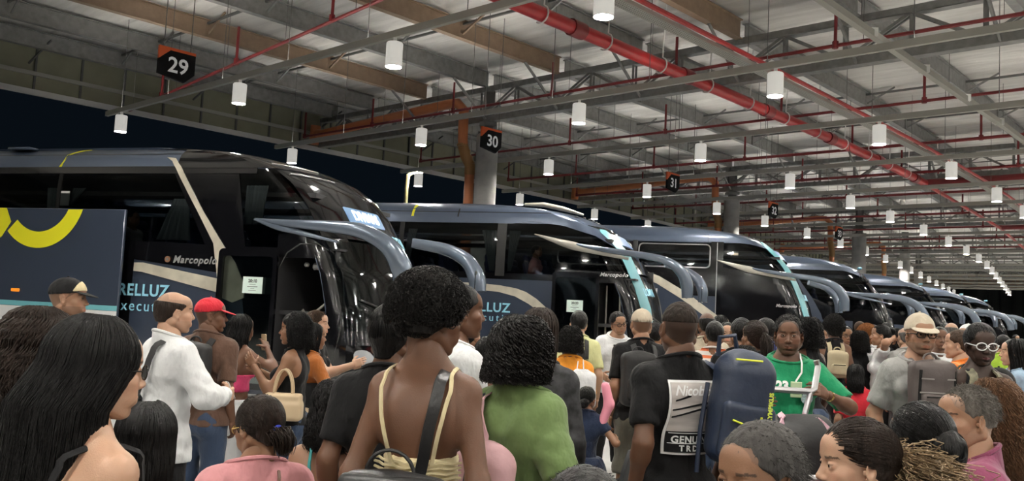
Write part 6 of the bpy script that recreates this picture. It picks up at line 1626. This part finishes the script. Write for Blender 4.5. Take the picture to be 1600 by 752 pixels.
for sx in (-1, 1): p.strap([(.09+sx*.02, None, p.P[2]+.36, True), (.09+sx*.03, None, p.nb[2]-.08, True), (.09+sx*.02, 0, p.nb[2]+.02)], .008, K_WHITE, 'cord', .006, o)
p = Person(967, 489, 9.3, 172, 'bus driver in white shirt, black tie and glasses leaning at open door', 'tan', lod=2, lean=.12, side_lean=-.08, look=(-8, -10, 8), arms=arm(R=((.05, .26, -.34), (1, -.6, -1)), L=((.0, .34, -.34), (-1, -.6, -1))))
p.hair('short', H_BLACK, t=.012); p.shirt(K_WHITE, .9, t=.018); p.pants(K_BLACK); p.shoes(M_SHOE); p.glasses(M_FR, thick=.003)
xs_ = np.linspace(p.nb[2]-.07, p.P[2]+.12, 9); P_ = [(0, float(p.surf(0, z, False, .006)[0]), z) for z in xs_]; b = MB()
for q0, q1, w_ in zip(P_, P_[1:], np.linspace(.03, .06, 8)): b.bar(q0, q1, w_, .008, up=(0, 1, 0))
b.build('necktie', K_BLACK, p.o)
p = Person(1003, 485, 6.9, 352, 'man in khaki cap and black tee with olive cargo shorts', 'tan', lod=2, look=(8, 0, 0), build=1.06, paint=dict(shave=.5))
p.cap(K_BEIGE, K_BEIGE); p.shirt(K_BLACK, .8); p.pants(K_OLIVE, to=.46, flare=.02); p.shoes(M_SHOE); backpack(p, 'charcoal backpack on man in khaki cap', N_BLACK, size=(.14, .08, .21), c=(-.07, -.2, .28))
p = Person(1024, 505, 7.8, 20, 'person in pale yellow shirt beyond the khaki capped man', 'tan', lod=0)
p.hair('short', H_BLACK); p.shirt(K_YEL, .8); p.pants(K_JEANS); p.shoes(M_SHOE)
p = Person(918, 605, 6.0, 10, 'small child in navy dress with black ponytail', 'mid', True, lod=1, look=(20, 0, 0), arms=arm(R=((.18, .16, -.20), (.5, -1, -.5))))
p.hair('bun', H_BLACK, knot=(.02, -.11, -.04), R=.05, g=1.1); p.shirt(K_NAVY, .5, hem=.0); p.skirt(K_NAVY, .12, .45, .15, .24, 'dress_skirt'); p.shoes(mat('shoe_pink', (.5, .08, .2), rough=.5))
q = at_depth(945, 632, 5.95); f_ = Field.reg((-.12, -.08, -.22), (.12, .08, .22), .01); f_.add(Cone((-.02, 0, -.14), (.03, 0, 0), .028, .034), 0); f_.add(Cone((.03, 0, 0), (.0, 0, .12), .034, .03), .02); V_, Q_ = f_.mesh()
o = fast_mesh('inflatable_toy', V_, Q_, mat('pink_vinyl', (.75, .28, .36), rough=.35)); o.location = q; tag(o, 'pink inflatable toy held beside child in navy', 'toy')
q = at_depth(967, 655, 6.4); o = fast_mesh('duffel_bag', *rb((0, 0, 0), (.18, .14, .20), .11, None, .014, None, .01), N_BLACK); o.location = (q[0], q[1], .20); o.rotation_euler = (0, .25, .3); tag(o, 'black duffel bag on the floor beside the cargo shorts', 'bag')
b = MB(); th = np.linspace(0, math.pi, 11); b.tube([(.10*math.cos(t), 0, .17+.10*math.sin(t)) for t in th], .012, 6); b.build('handle', N_BLACK, o)

# ---- man with the printed tee and the big navy backpack -----------------
p = Person(1062, 473, 3.85, 338, 'tall man in black tee with printed back and beige trousers', 'brown', lod=3, build=1.04, look=(14, 0, 0), arms=arm(R=((.08, .05, -.48), (.4, -1, 0)), L=((-.04, .02, -.49), (-.4, -1, 0))), paint=dict(shave=.75))
p.hair('short', hair_mat('fade', (.018, .012, .009), .7), t=.0028, low=.115, strands=False); p.shirt(K_BLACK, .72, t=.014, hem=-.10, fold=.006); p.pants(K_BEIGE); p.shoes(M_SHOE)
def back_print(s, poly, m, off, name, par=None):
    V, F = skin_panel(lambda x, z, o: np.stack([np.asarray(x), s.surf(x, z, True, o), np.asarray(z)], -1), poly, off, .003, .02); ob = MB().add(V, F).build(name, m); ob.parent = par or s.o; return ob
pr = back_print(p, [(-.125, 1.10), (.14, 1.10), (.14, 1.42), (-.125, 1.42)], M_PWHITE, .010, 'back_print')
back_print(p, [(-.117, 1.11), (.132, 1.11), (.132, 1.41), (-.117, 1.41)], M_PRINT, .013, 'print_picture', pr)
for (x0, z0), (x1, z1) in (((-.112, 1.29), (.12, 1.33)), ((-.112, 1.26), (.10, 1.31)), ((-.10, 1.33), (-.02, 1.35))):
    back_print(p, [(x0, z0), (x1, z1), (x1, z1+.010), (x0, z0+.006)], K_BLACK, .016, 'print_stroke', pr)
back_print(p, [(-.117, 1.11), (.132, 1.11), (.132, 1.20), (-.117, 1.20)], K_BLACK, .016, 'print_base', pr)
def btext(s, txt, x, z, size, m, par, off=.021, **k):
    V, f = text_verts(txt, size, ax='LEFT', ext=.0008, **k); ob = MB().add(np.stack([x+V[:, 0], s.surf(x+V[:, 0], z+V[:, 1], True, off)-V[:, 2], z+V[:, 1]], 1), [t[::1] for t in f]).build('print_lettering', m, smooth=False); ob.parent = par; return ob
btext(p, 'Nicoboco', -.108, 1.375, .06, M_PWHITE, pr, shear=.35, bold=.001); btext(p, 'GENUINE', -.10, 1.165, .042, M_PWHITE, pr, bold=.001, space=1.1); btext(p, 'T R D', -.065, 1.128, .034, M_PWHITE, pr, bold=.001)
for zz in (1.192, 1.148): back_print(p, [(-.11, zz), (.12, zz), (.12, zz+.003), (-.11, zz+.003)], M_PWHITE, .021, 'print_line', pr)
C_ = np.array([.158, -.235, 1.30]); Rb = roty(.13) @ rotz(-.12)
o = mk('big navy backpack with yellow lettering hanging on one shoulder', 'backpack', 'sports_backpack', p, rb(C_, (.128, .095, .225), .07, Rb, .010, [(Ell(C_+Rb @ np.array([0, .0, .18]), (.118, .08, .09), Rb), .04)], .005), N_NAVY)
sub(o, 'front_pocket', rb(C_+Rb @ np.array([-.01, -.095, -.08]), (.12, .03, .12), .028, Rb, .008, None, .003), N_NAVY)
for a_, b_ in (((-.10, -.131, -.035), (-.02, -.133, -.052)), ((.03, -.132, -.05), (.03, -.132, -.005)), ((-.10, -.09, .215), (.02, -.1, .225))): MB().tube([C_+Rb @ np.array(a_), C_+Rb @ np.array(b_)], .0045, 6).build('neon_trim', M_NEON, o)
V_, f_t = text_verts('OLYMPIKUS', .027, bold=.001, ext=.001); Mx = frame(C_+Rb @ np.array([.066, -.134, .03]), Rb @ np.array([-.05, 0, 1.]), Rb @ np.array([-1., 0, 0])); V_ = (np.c_[V_, np.ones(len(V_))] @ Mx.T)[:, :3]; MB().add(V_, f_t).build('lettering', mat('neon_print', (.62, .75, .08), rough=.5), o, smooth=False)
MB().tube([C_+Rb @ np.array([-.12, .03, .22]), C_+Rb @ np.array([-.13, .02, .30]), C_+Rb @ np.array([-.06, .02, .32]), C_+Rb @ np.array([-.03, .03, .25])], .011, 7).build('carry_handle', N_NAVY, o)
for dx in (.0, .05): p.strap([(.16+dx, -.22, 1.36), (.13+dx*.6, None, p.nb[2]-.10, True), (.135+dx*.3, 0, p.nb[2]+.005), (.14, None, p.nb[2]-.12, False), (.19, .0, 1.22)], .045, N_NAVY, 'shoulder_strap', .012, o)
MB().tube([C_+Rb @ np.array([-.15, .03, .1]), C_+Rb @ np.array([-.16, .02, -.1]), C_+Rb @ np.array([-.15, .02, -.28])], .010, 6).build('loose_strap', N_NAVY, o)

# ---- green polo man and the luggage cart ---------------------------------
p = Person(1233, 494, 5.2, 186, 'man in green polo shirt numbered 23 holding luggage cart', 'brown', lod=3, look=(12, -4, 0), build=1.06, belly=.02, fat=.008, arms=arm(L=((-.0, .30, -.10), (-1, -.2, -.7)), R=((.08, .30, -.17), (1, -.3, -.8))), curl=(.9, .9), paint=dict(shave=.75, beard=.35))
p.hair('short', H_BLACK, t=.009, low=.06); p.shirt(K_POLO, .85, t=.018, hem=-.12, fold=.006); p.pants(K_BLACK); p.shoes(M_SHOE)
def front_disc(s, x, z, rx_, rz_, m, name, par=None, off=.016, n=18): 
    t = np.linspace(0, 2*math.pi, n+1)[:-1]; V = [(x+rx_*math.cos(a), float(s.surf(x+rx_*math.cos(a), z+rz_*math.sin(a), False, off)[0]), z+rz_*math.sin(a)) for a in t]; V += [(a, b-.004, c) for a, b, c in V]
    ob = MB().add(V, [tuple(range(n)), tuple(range(2*n-1, n-1, -1))]+[(i, n+i, n+(i+1) % n, (i+1) % n) for i in range(n)]).build(name, m, smooth=False); ob.parent = par or s.o; return ob
V_, f_t = text_verts('23', .075, bold=.004, ext=.001); V2 = np.stack([.058-V_[:, 0], p.surf(.058-V_[:, 0], 1.335+V_[:, 1], False, .018)+V_[:, 2], 1.335+V_[:, 1]], 1); o = MB().add(V2, f_t).build('number_print', M_PWHITE, smooth=False); o.parent = p.o
front_disc(p, -.09, 1.27, .036, .036, mat('emblem_pale', (.45, .6, .62), rough=.6, noise=(60, .5)), 'club_emblem')
o = mk('pale name badge on lanyard over the green polo', 'badge', 'name_badge', p, rb((-.02, float(p.surf(-.02, 1.30, False, .02)[0])+.01, 1.32), (.034, .003, .048), .003, None, .004), mat('badge_pale', (.45, .58, .36), rough=.4))
MB().box((-.02, float(p.surf(-.02, 1.30, False, .02)[0])+.0145, 1.308), (.04, .001, .03)).build('badge_picture', mat('badge_dark', (.12, .2, .12), rough=.4), o)
p.strap([(-.02, float(p.surf(-.02, 1.37, False, .02)[0]), 1.365), (-.06, None, 1.42, False), (-.07, .02, p.nb[2]+.055)], .010, m_bwhite, 'lanyard', .003, o)
el, wr = p.arm['L'][1:]; d_ = unit(wr-el); MB().tube([wr-d_*.035, wr-d_*.02], .031, 14).build('wrist_watch', M_GOLD, p.o)
# cart
q = at_depth(1228, 600, 4.45); e = empty('luggage_cart', 'steel luggage cart pushed by man in green polo', 'cart', (q[0], q[1], 0), math.radians(6)); ms_ = mat('cart_steel', (.55, .55, .56), rough=.28, metal=.9)
MB().tube([(-.17, 0, 1.30), (.13, 0, 1.295), (.15, .0, 1.31), (.19, .05, 1.42), (.18, .05, 1.45)], .016, 8).tube([(.13, 0, 1.295), (.05, -.03, 1.02), (.03, -.05, .6)], .015, 8).tube([(-.15, 0, 1.30), (-.2, -.03, 1.02), (-.2, -.05, .6)], .015, 8).tube([(-.2, -.05, .95), (.04, -.04, .95)], .012, 8).build('handle_frame', ms_, e)
b = MB(); 
for x in (-.32, .40): b.tube([(x, .35, .20), (x, -.45, .20), (x, -.48, .98)], .016, 8)
for y in (.3, .1, -.1, -.3): b.tube([(-.32, y, .20), (.40, y, .20)], .012, 8)
b.tube([(-.32, -.48, .95), (.40, -.48, .95)], .016, 8); b.tube([(-.32, -.48, .8), (.40, -.48, .8)], .01, 8); b.tube([(-.32, -.48, .65), (.40, -.48, .65)], .01, 8); b.tube([(.03, -.05, .6), (.03, .1, .2)], .015, 8); b.tube([(-.2, -.05, .6), (-.2, .1, .2)], .015, 8); b.build('cart_deck', ms_, e)
MB().tube([(.16, -.25, 1.02), (.42, -.25, 1.02)], .022, 10).build('push_bar', mat('bar_white', (.7, .7, .68), rough=.4), e); MB().tube([(.40, -.25, 1.02), (.46, -.25, 1.02)], .034, 12).build('bar_grip', mat('grip_green', (.01, .12, .05), rough=.5), e)
for x, y in ((-.3, .33), (.38, .33), (-.3, -.40), (.38, -.40)): MB().lathe([(.001, -.02), (.06, -.02), (.065, 0), (.06, .02), (.001, .02)], (x, y, .07), 16, roty(math.pi/2)).tube([(x, y, .07), (x, y, .2)], .012, 6).build('wheel', m_tyre, e)
q = at_depth(1240, 652, 4.2); Cb = np.array([q[0], q[1]+.1, 1.02]); o = fast_mesh('travel_bag', *rb((0, 0, 0), (.25, .15, .16), .10, rotx(.1), .014, [(Ell((.1, 0, .08), (.12, .11, .08)), .05)], .014), N_BLACK); o.location = Cb; tag(o, 'crumpled black travel bag on top of the luggage cart', 'bag')
b = MB()
for x, s_ in ((-.02, -1), (.10, 1)): P = [np.array([x+s_*.0, .05, .17]), np.array([x+s_*.03, -.10, .15]), np.array([x+s_*.10, -.17, .05]), np.array([x+s_*.07, -.18, -.08])]; P = catmull(P, 5); [b.bar(u_, v_, .028, .006, up=(0, 1, .3)) for u_, v_ in zip(P, P[1:])]
b.build('pink_ribbon', mat('ribbon_pink', (.62, .38, .45), rough=.6), o)
o2 = fast_mesh('suitcase', *rb((0, 0, 0), (.22, .14, .32), .04, None, .014), N_BLACK); o2.location = (Cb[0], Cb[1], .55); tag(o2, 'black suitcase standing on the luggage cart deck', 'suitcase'); MB().tube([(-.08, 0, .31), (-.08, 0, .35), (.08, 0, .35), (.08, 0, .31)], .01, 6).build('handle', N_BLACK, o2)

# ---- right side -----------------------------------------------------------
p = Person(1438, 494, 5.3, 178, 'man in khaki cap, grey tee and glasses wearing backpack on chest', 'tan', lod=3, look=(6, 0, 0), build=1.04, arms=arm(L=((-.08, .03, -.49), (-.4, -1, 0)), R=((.08, .03, -.49), (.4, -1, 0))), paint=dict(shave=.3, beard=.35, hairc=(.08, .075, .07)))
p.cap(K_BEIGE, K_BEIGE, brim=.07, tall=.008); p.shirt(K_GREY, .8, t=.018, fold=.006); p.pants(K_DGREY); p.shoes(M_SHOE); p.glasses(M_FR, thick=.0032, square=True); backpack(p, 'grey brown backpack worn on the chest of capped man', N_BROWN, c=(.02, .20, .36), size=(.13, .07, .20), front=True, m2=M_FR)
bk = [o for o in COL.objects if o.get('label') == 'grey brown backpack worn on the chest of capped man'][0]; Cq = p.P+np.array([.02, .275, .36])
for zz_, w_ in ((.10, .10), (.02, .11), (-.03, .11)): MB().bar(Cq+np.array([-w_, 0, zz_]), Cq+np.array([w_, 0, zz_]), .006, .008).build('zip', mat('zip_pale', (.25, .23, .22), rough=.4), bk)
for sx in (-1, 1): MB().bar(Cq+np.array([sx*.10, -.01, .15]), Cq+np.array([sx*.115, -.01, -.16]), .016, .006, up=(0, 1, 0)).build('side_webbing', M_FR, bk)
p = Person(1532, 508, 5.1, 182, 'woman in black tank top with round white framed glasses', 'vdark', True, lod=3, look=(4, -8, 0), build=1.05, paint=dict(lips=(.09, .03, .03)))
p.hair('bun', H_BLACK, knot=(0, -.08, .08), R=.04); p.shirt(K_BLACK, 0., vneck=.05); p.pants(K_BLACK); p.shoes(M_SHOE); p.glasses(M_FRW, r=.027, thick=.0035); backpack(p, 'camouflage strapped backpack of woman in white glasses', mat('camouflage', (.16, .15, .10), rough=.8, noise=(18, .7)), size=(.14, .08, .2))
p = Person(1497, 517, 6.9, 310, 'man in orange shirt with short reddish hair', 'light', lod=1, look=(-10, 0, 0), build=1.1)
p.hair('short', H_BROWN, t=.010); p.shirt(K_ORANGE, .8, t=.018); p.pants(K_JEANS); p.shoes(M_SHOE)
p = Person(1510, 606, 3.55, 292, 'seated older man in plum polo shirt with short grey hair in profile', 'tan', pose='sit', lod=3, look=(-30, -4, 0), lean=.15, build=1.16, belly=.03, fat=.010, arms=arm(R=LAP(1), L=LAP(-1)), paint=dict(shave=.35, beard=.15, hairc=(.12, .11, .10)))
p.hair('short', hair_mat('grizzled', (.10, .09, .08), .7), t=.005, low=.055); p.shirt(K_PURPLE, .85, t=.022, fold=.006); p.pants(K_DGREY); p.shoes(M_SHOE); seat_for(p, 'waiting chair under older man in plum polo')
p = Person(1553, 600, 4.2, 350, 'seated woman with long frizzy light brown curls seen from behind', 'light', True, pose='sit', lod=2)
p.hair('curly', hair_mat('light_brown', (.11, .055, .028), .5), L=.34, n=900, g=1.16, turn=150, wave=.014, r=.003); p.shirt(K_NAVY, .8); p.pants(K_JEANS); p.shoes(M_SHOE); seat_for(p, 'waiting chair under woman with frizzy brown curls')
p = Person(1560, 578, 5.2, 20, 'seated person in plain black cap behind frizzy haired woman', 'tan', pose='sit', lod=2, build=1.1, paint=dict(shave=.6))
p.cap(K_BLACK, K_BLACK); p.shirt(K_DGREY, .8); p.pants(K_BLACK); p.shoes(M_SHOE); backpack(p, 'olive green backpack on person in black cap', N_OLIVE, size=(.14, .08, .2)); seat_for(p, 'waiting chair under person in plain black cap')
p = Person(1340, 659, 2.55, 308, 'seated young woman in profile with sleek hair and blond curly ponytail', 'light', True, pose='sit', lod=3, look=(-38, -6, 0), arms=arm(R=((-.04, .30, -.16), (1, -.3, -1)), L=((.06, .26, -.30), (-1, -.3, -1))), paint=dict(lips=(.42, .12, .11)))
p.hair('pony', H_DBROWN, knot=(0, -.122, .0), L=.001, n=20); p.hair('pony', H_BLOND, name='ponytail', cap=False, knot=(0, -.13, .02), L=.30, n=760, wave=.014, turns=50, fat=2.3, r=.0020, dir=(0, -.22, -.9)); p.shirt(K_BLACK, .6); p.pants(K_JEANS); p.shoes(M_SHOE); seat_for(p, 'waiting chair under young woman with blond ponytail')
phone(p, 'R', 'phone in dark red case held by young woman in profile', mat('phone_case_red', (.25, .02, .04), rough=.3), .3)
p = Person(1438, 633, 2.95, 345, 'seated woman in leopard print top with rolled black bun', 'tan', True, pose='sit', lod=2, lean=.05, build=1.1)
leo = mat('cloth_leopard', (.42, .27, .11), rough=.8); nt_ = leo.node_tree; v_ = nt_.nodes.new('ShaderNodeTexVoronoi'); v_.inputs['Scale'].default_value = 45; tc_ = nt_.nodes.new('ShaderNodeTexCoord'); nt_.links.new(tc_.outputs['Object'], v_.inputs['Vector']); r_ = nt_.nodes.new('ShaderNodeValToRGB'); r_.color_ramp.elements[0].color = (.16, .08, .03, 1); r_.color_ramp.elements[1].color = (.48, .31, .13, 1); r_.color_ramp.elements[1].position = .55; e_ = r_.color_ramp.elements.new(.28); e_.color = (.01, .008, .006, 1); e_ = r_.color_ramp.elements.new(.45); e_.color = (.01, .008, .006, 1); nt_.links.new(v_.outputs['Distance'], r_.inputs[0]); nt_.links.new(r_.outputs[0], nt_.nodes['Principled BSDF'].inputs['Base Color'])
p.hair('bun', H_BLACK, knot=(.01, -.105, -.005), R=.062); p.shirt(leo, .8, neck=.09); p.pants(K_BLACK); p.shoes(M_SHOE); seat_for(p, 'waiting chair under woman in leopard print')
p = Person(1188, 668, 2.1, 286, 'seated man with thick short salt and pepper hair', 'mid', pose='sit', lod=3, look=(-50, -4, 0), arms=arm(R=LAP(1), L=LAP(-1)), paint=dict(shave=.4, hairc=(.03, .028, .026)))
p.hair('short', hair_mat('salt_pepper', (.045, .042, .040), .6), t=.014, low=.03, seed=5.); p.shirt(K_NAVY, .8); p.pants(K_JEANS); p.shoes(M_SHOE); seat_for(p, 'waiting chair under man with salt and pepper hair')
p = Person(915, 738, 1.75, 0, 'seated person whose black hair just shows at the picture bottom', 'mid', pose='sit', lod=2)
p.hair('short', H_BLACK, t=.014); p.shirt(K_DGREY, .8); p.pants(K_JEANS); p.shoes(M_SHOE); seat_for(p, 'waiting chair at the very bottom of the picture')
p = Person(1337, 571, 9.35, 10, 'seated woman in red tee with long black hair', 'mid', True, pose='sit', lod=1, look=(10, 0, 0))
p.hair('long', H_BLACK, L=.22, n=420, r=.004, g=1.1); p.shirt(K_RED, .8, t=.018); p.pants(K_JEANS); p.shoes(M_SHOE)
# free standing chair backs
def chair_px(px, py, Y, deg, label, seat=.44): q = at_depth(px, py, Y); return chair_at((q[0], q[1], 0), -math.radians(deg), label, seat=seat)
chair_px(918, 700, 5.2, 298, 'empty waiting chair with dark rounded back before child in navy'); chair_px(980, 700, 5.55, 298, 'empty dark waiting chair beside the yellow floor line')
chair_px(1312, 630, 8.1, 298, 'grey waiting chair behind luggage cart, first of the three', .5); chair_px(1346, 630, 8.5, 298, 'grey waiting chair, middle of three next to seated red tee', .5); chair_px(1378, 628, 8.9, 298, 'grey waiting chair nearest capped man with chest backpack', .5)

# ---- crowd -------------------------------------------------------------------
S_ = lambda c: {'t': c}
crowd = [  # px, py, Y, heading, skin, fem, hair style, hair mat, shirt, sleeve, label
 (1105, 489, 8.2, 10, 'brown', 0, 'fringe', H_BLACK, K_BEIGE, .8, 'bald man in pale shirt in front of the third bus'),
 (1117, 503, 7.3, 20, 'mid', 0, 'short', H_BLACK, 'stripe', .8, 'man in orange and white striped shirt'),
 (1137, 505, 8.8, 195, 'light', 1, 'long', H_BLACK, K_BLACK, .8, 'pale faced woman with dark hair looking back from the crowd'),
 (1158, 498, 6.6, 5, 'mid', 0, 'short', H_BLACK, K_BLACK, 1.9, 'person in black jacket behind the navy sports backpack'),
 (1179, 503, 6.3, 350, 'mid', 1, 'pony', H_DBROWN, K_DGREY, .8, 'woman with loose brown ponytail seen from behind'),
 (1195, 498, 8.2, 335, 'tan', 0, 'short', H_BLACK, K_BLUE, .8, 'man in royal blue polo shirt'),
 (1213, 508, 9.5, 20, 'mid', 1, 'long', H_BLACK, K_NAVY, .8, 'woman with long hair just behind the green polo man'),
 (1263, 500, 7.5, 330, 'dark', 1, 'curly', H_BLACK, K_BLACK, 0, 'dark skinned woman in sleeveless black top beside green polo'),
 (1284, 511, 10.8, 180, 'tan', 0, 'short', H_BLACK, K_WHITE, .8, 'man in white shirt between green polo and beige backpack'),
 (1303, 498, 10.0, 5, 'brown', 1, 'afro', H_SOFT, K_BLACK, 0, 'woman with round afro wearing small beige backpack'),
 (1322, 511, 10.6, 190, 'mid', 1, 'long', H_BLACK, K_RED, .8, 'smiling woman in glasses facing the camera'),
 (1343, 520, 10.1, 15, 'mid', 1, 'curly', H_SOFT, K_WHITE, .8, 'woman with bushy black curls and black vest over white tee'),
 (1354, 512, 10.3, 10, 'tan', 1, 'afro', H_ORANGE, K_WHITE, .8, 'woman with curly copper hair in white tee'),
 (1376, 509, 9.8, 285, 'tan', 1, 'bun', H_BLACK, K_WHITE, .6, 'woman in white tee raising an arm behind her head'),
 (1397, 514, 11.0, 330, 'mid', 1, 'long', H_BLACK, K_BLACK, .8, 'long haired woman in black between raised arm and grey tee'),
 (1415, 512, 9.6, 350, 'light', 0, 'fringe', H_GREY, K_GREY, .8, 'grey haired man in slate tee behind khaki cap man'),
 (1469, 512, 9.0, 200, 'brown', 0, 'short', H_BLACK, K_WHITE, .8, 'man in white tee behind the chest backpack man'),
 (1487, 505, 10.5, 30, 'light', 0, 'fringe', H_GREY, K_BLACK, .8, 'man with balding grey head beyond the orange shirt'),
 (1512, 508, 9.5, 250, 'tan', 0, 'cap', K_WHITE, K_WHITE, .8, 'man in white cap beyond the orange shirt'),
 (1567, 524, 10.5, 20, 'tan', 0, 'short', H_BLACK, K_LIME, .8, 'man in lime green shirt near the far wall'),
 (1584, 531, 7.2, 280, 'light', 1, 'long', H_BLACK, K_LBLUE, .8, 'woman in light blue blouse at the edge of the crowd'),
 (1165, 545, 5.9, 15, 'tan', 1, 'curly', H_BLACK, cloth('hot_pink', (.6, .06, .16)), .8, 'short woman in hot pink behind the navy sports backpack'),
 (1088, 500, 10.5, 15, 'mid', 0, 'short', H_BLACK, K_DGREY, .8, 'man in dark shirt under the mirror of second bus'),
 (735, 505, 6.5, 30, 'mid', 1, 'bun', H_BLACK, K_NAVY, .8, 'woman with black bun behind the white tee man'),
]
stripe = mat('cloth_striped', (.6, .5, .45), rough=.8); nt_ = stripe.node_tree; w_ = nt_.nodes.new('ShaderNodeTexWave'); w_.bands_direction = 'Z'; w_.inputs['Scale'].default_value = 5; tc_ = nt_.nodes.new('ShaderNodeTexCoord'); nt_.links.new(tc_.outputs['Object'], w_.inputs['Vector']); r_ = nt_.nodes.new('ShaderNodeValToRGB'); r_.color_ramp.interpolation = 'CONSTANT'; r_.color_ramp.elements[0].color = (.62, .14, .05, 1); r_.color_ramp.elements[1].color = (.65, .62, .58, 1); r_.color_ramp.elements[1].position = .4; nt_.links.new(w_.outputs['Fac'], r_.inputs[0]); nt_.links.new(r_.outputs[0], nt_.nodes['Principled BSDF'].inputs['Base Color'])
for (px, py, Y, hd, sk_, fm, hs, hm, sh_, sl, lb) in crowd:
    ar = {}
    if 'raising' in lb: ar = arm(L=((-.02, -.10, .20), (-1, .2, .4)), R=((.05, .25, -.2), (1, -.5, -1)))
    p = Person(px, py, Y, hd, lb, sk_, bool(fm), lod=1, look=(random.uniform(-12, 12), 0, 0), build=random.uniform(.96, 1.1), arms=ar, paint=dict(shave=.3 if not fm else 0))
    if hs == 'cap': p.cap(hm, hm)
    elif hs == 'afro': p.hair('afro', hm, g=1.32)
    elif hs == 'long': p.hair('long', hm, L=random.uniform(.2, .34), n=360, r=.004, g=1.08)
    elif hs == 'curly': p.hair('curly', hm, L=.16, n=380, g=1.16, r=.004)
    elif hs == 'pony': p.hair('pony', hm, knot=(0, -.12, .04), L=.3, n=200)
    else: p.hair(hs, hm)
    p.shirt(stripe if sh_ == 'stripe' else sh_, sl); p.pants(random.choice([K_JEANS, K_BLACK, K_DGREY])); p.shoes(M_SHOE)
    if 'small beige' in lb: backpack(p, 'small beige backpack on woman with afro', N_BEIGE, size=(.11, .06, .15), c=(0, -.18, .31))
    if 'black jacket' in lb: backpack(p, 'black backpack on person in black jacket', N_BLACK, size=(.12, .07, .18), pocket=False)
    if 'vest' in lb: p.shirt(K_BLACK, 0., t=.020, name='vest', vneck=.03)
    if 'glasses' in lb: p.glasses(M_FR, thick=.003)
    if 'light blue' in lb: q = p.wp(p.P+np.array([.0, .30, .02])); o = fast_mesh('shopping_bag', *rb((0, 0, 0), (.16, .07, .2), .03, None, .014, None, .004), m_bwhite); o.location = (q[0]+.12, q[1]-.2, .95); tag(o, 'white shopping bag with pink lettering by light blue blouse', 'bag'); V_, f_t = text_verts('renner', .08, bold=.003, ext=.001) if False else text_verts('moda', .08, bold=.003, ext=.001); 
# far away people along the walkway, small in the picture
far_sh = [K_WHITE, K_BLACK, K_NAVY, K_RED, K_GREY, K_BLUE, K_BEIGE, K_DGREY, K_LBLUE, K_BLACK, K_WHITE, K_PINK, K_OLIVE, K_TEAL]
for i in range(26):
    Y = 11+i*.62; px = (1075, 1128, 1150, 1188, 1225, 1250, 1272, 1296, 1318, 1345, 1366, 1384, 1404, 1424, 1452, 1476, 1484, 1504, 1521, 1540, 1548, 1560, 1574, 1588, 1596, 1438)[i]
    hh = random.uniform(1.56, 1.78); q = at_depth(px, 500, Y)
    p = Person(0, 0, 0, random.choice([0, 20, 180, 150, 300, 60]), 'small distant traveller standing on the walkway beyond the nearer crowd', random.choice(['tan', 'mid', 'brown', 'light']), bool(i % 2), lod=0, pos=(q[0], q[1], hh), group='distant travellers by the farther buses')
    p.hair('long' if i % 2 else 'short', H_BLACK, L=.2, n=120, r=.006) if i % 3 else p.hair('short', H_BROWN, t=.012)
    p.shirt(far_sh[i % 14], .8); p.pants(K_JEANS if i % 2 else K_BLACK)
# passengers inside the coaches
def passenger(root, x, y, z, label, shirt, skin='mid'):
    w = np.array(root.matrix_world @ Vector((x, y, z))) if False else None
    M_ = Matrix.Translation(root.location) @ Matrix.Rotation(root.rotation_euler[2], 4, 'Z'); v = M_ @ Vector((x, y, z))
    p = Person(0, 0, 0, 108, label, skin, pose='sit', lod=0, pos=(v[0], v[1], 1.33), H=1.33, zfix=z-1.33+0.0); p.hair('short', H_BLACK); p.shirt(shirt, .8); p.pants(K_JEANS); return p
passenger(bus1, -4.1, -.85, 2.85, 'passenger seated behind the side window of the nearest coach', K_WHITE)
passenger(bus2, -2.35, -.85, 2.95, 'passenger in salmon shirt seated behind window of the second coach', K_PINK)
passenger(bus3, -3.6, -.85, 3.30, 'passenger in maroon seated behind window of the third coach', K_BROWN)
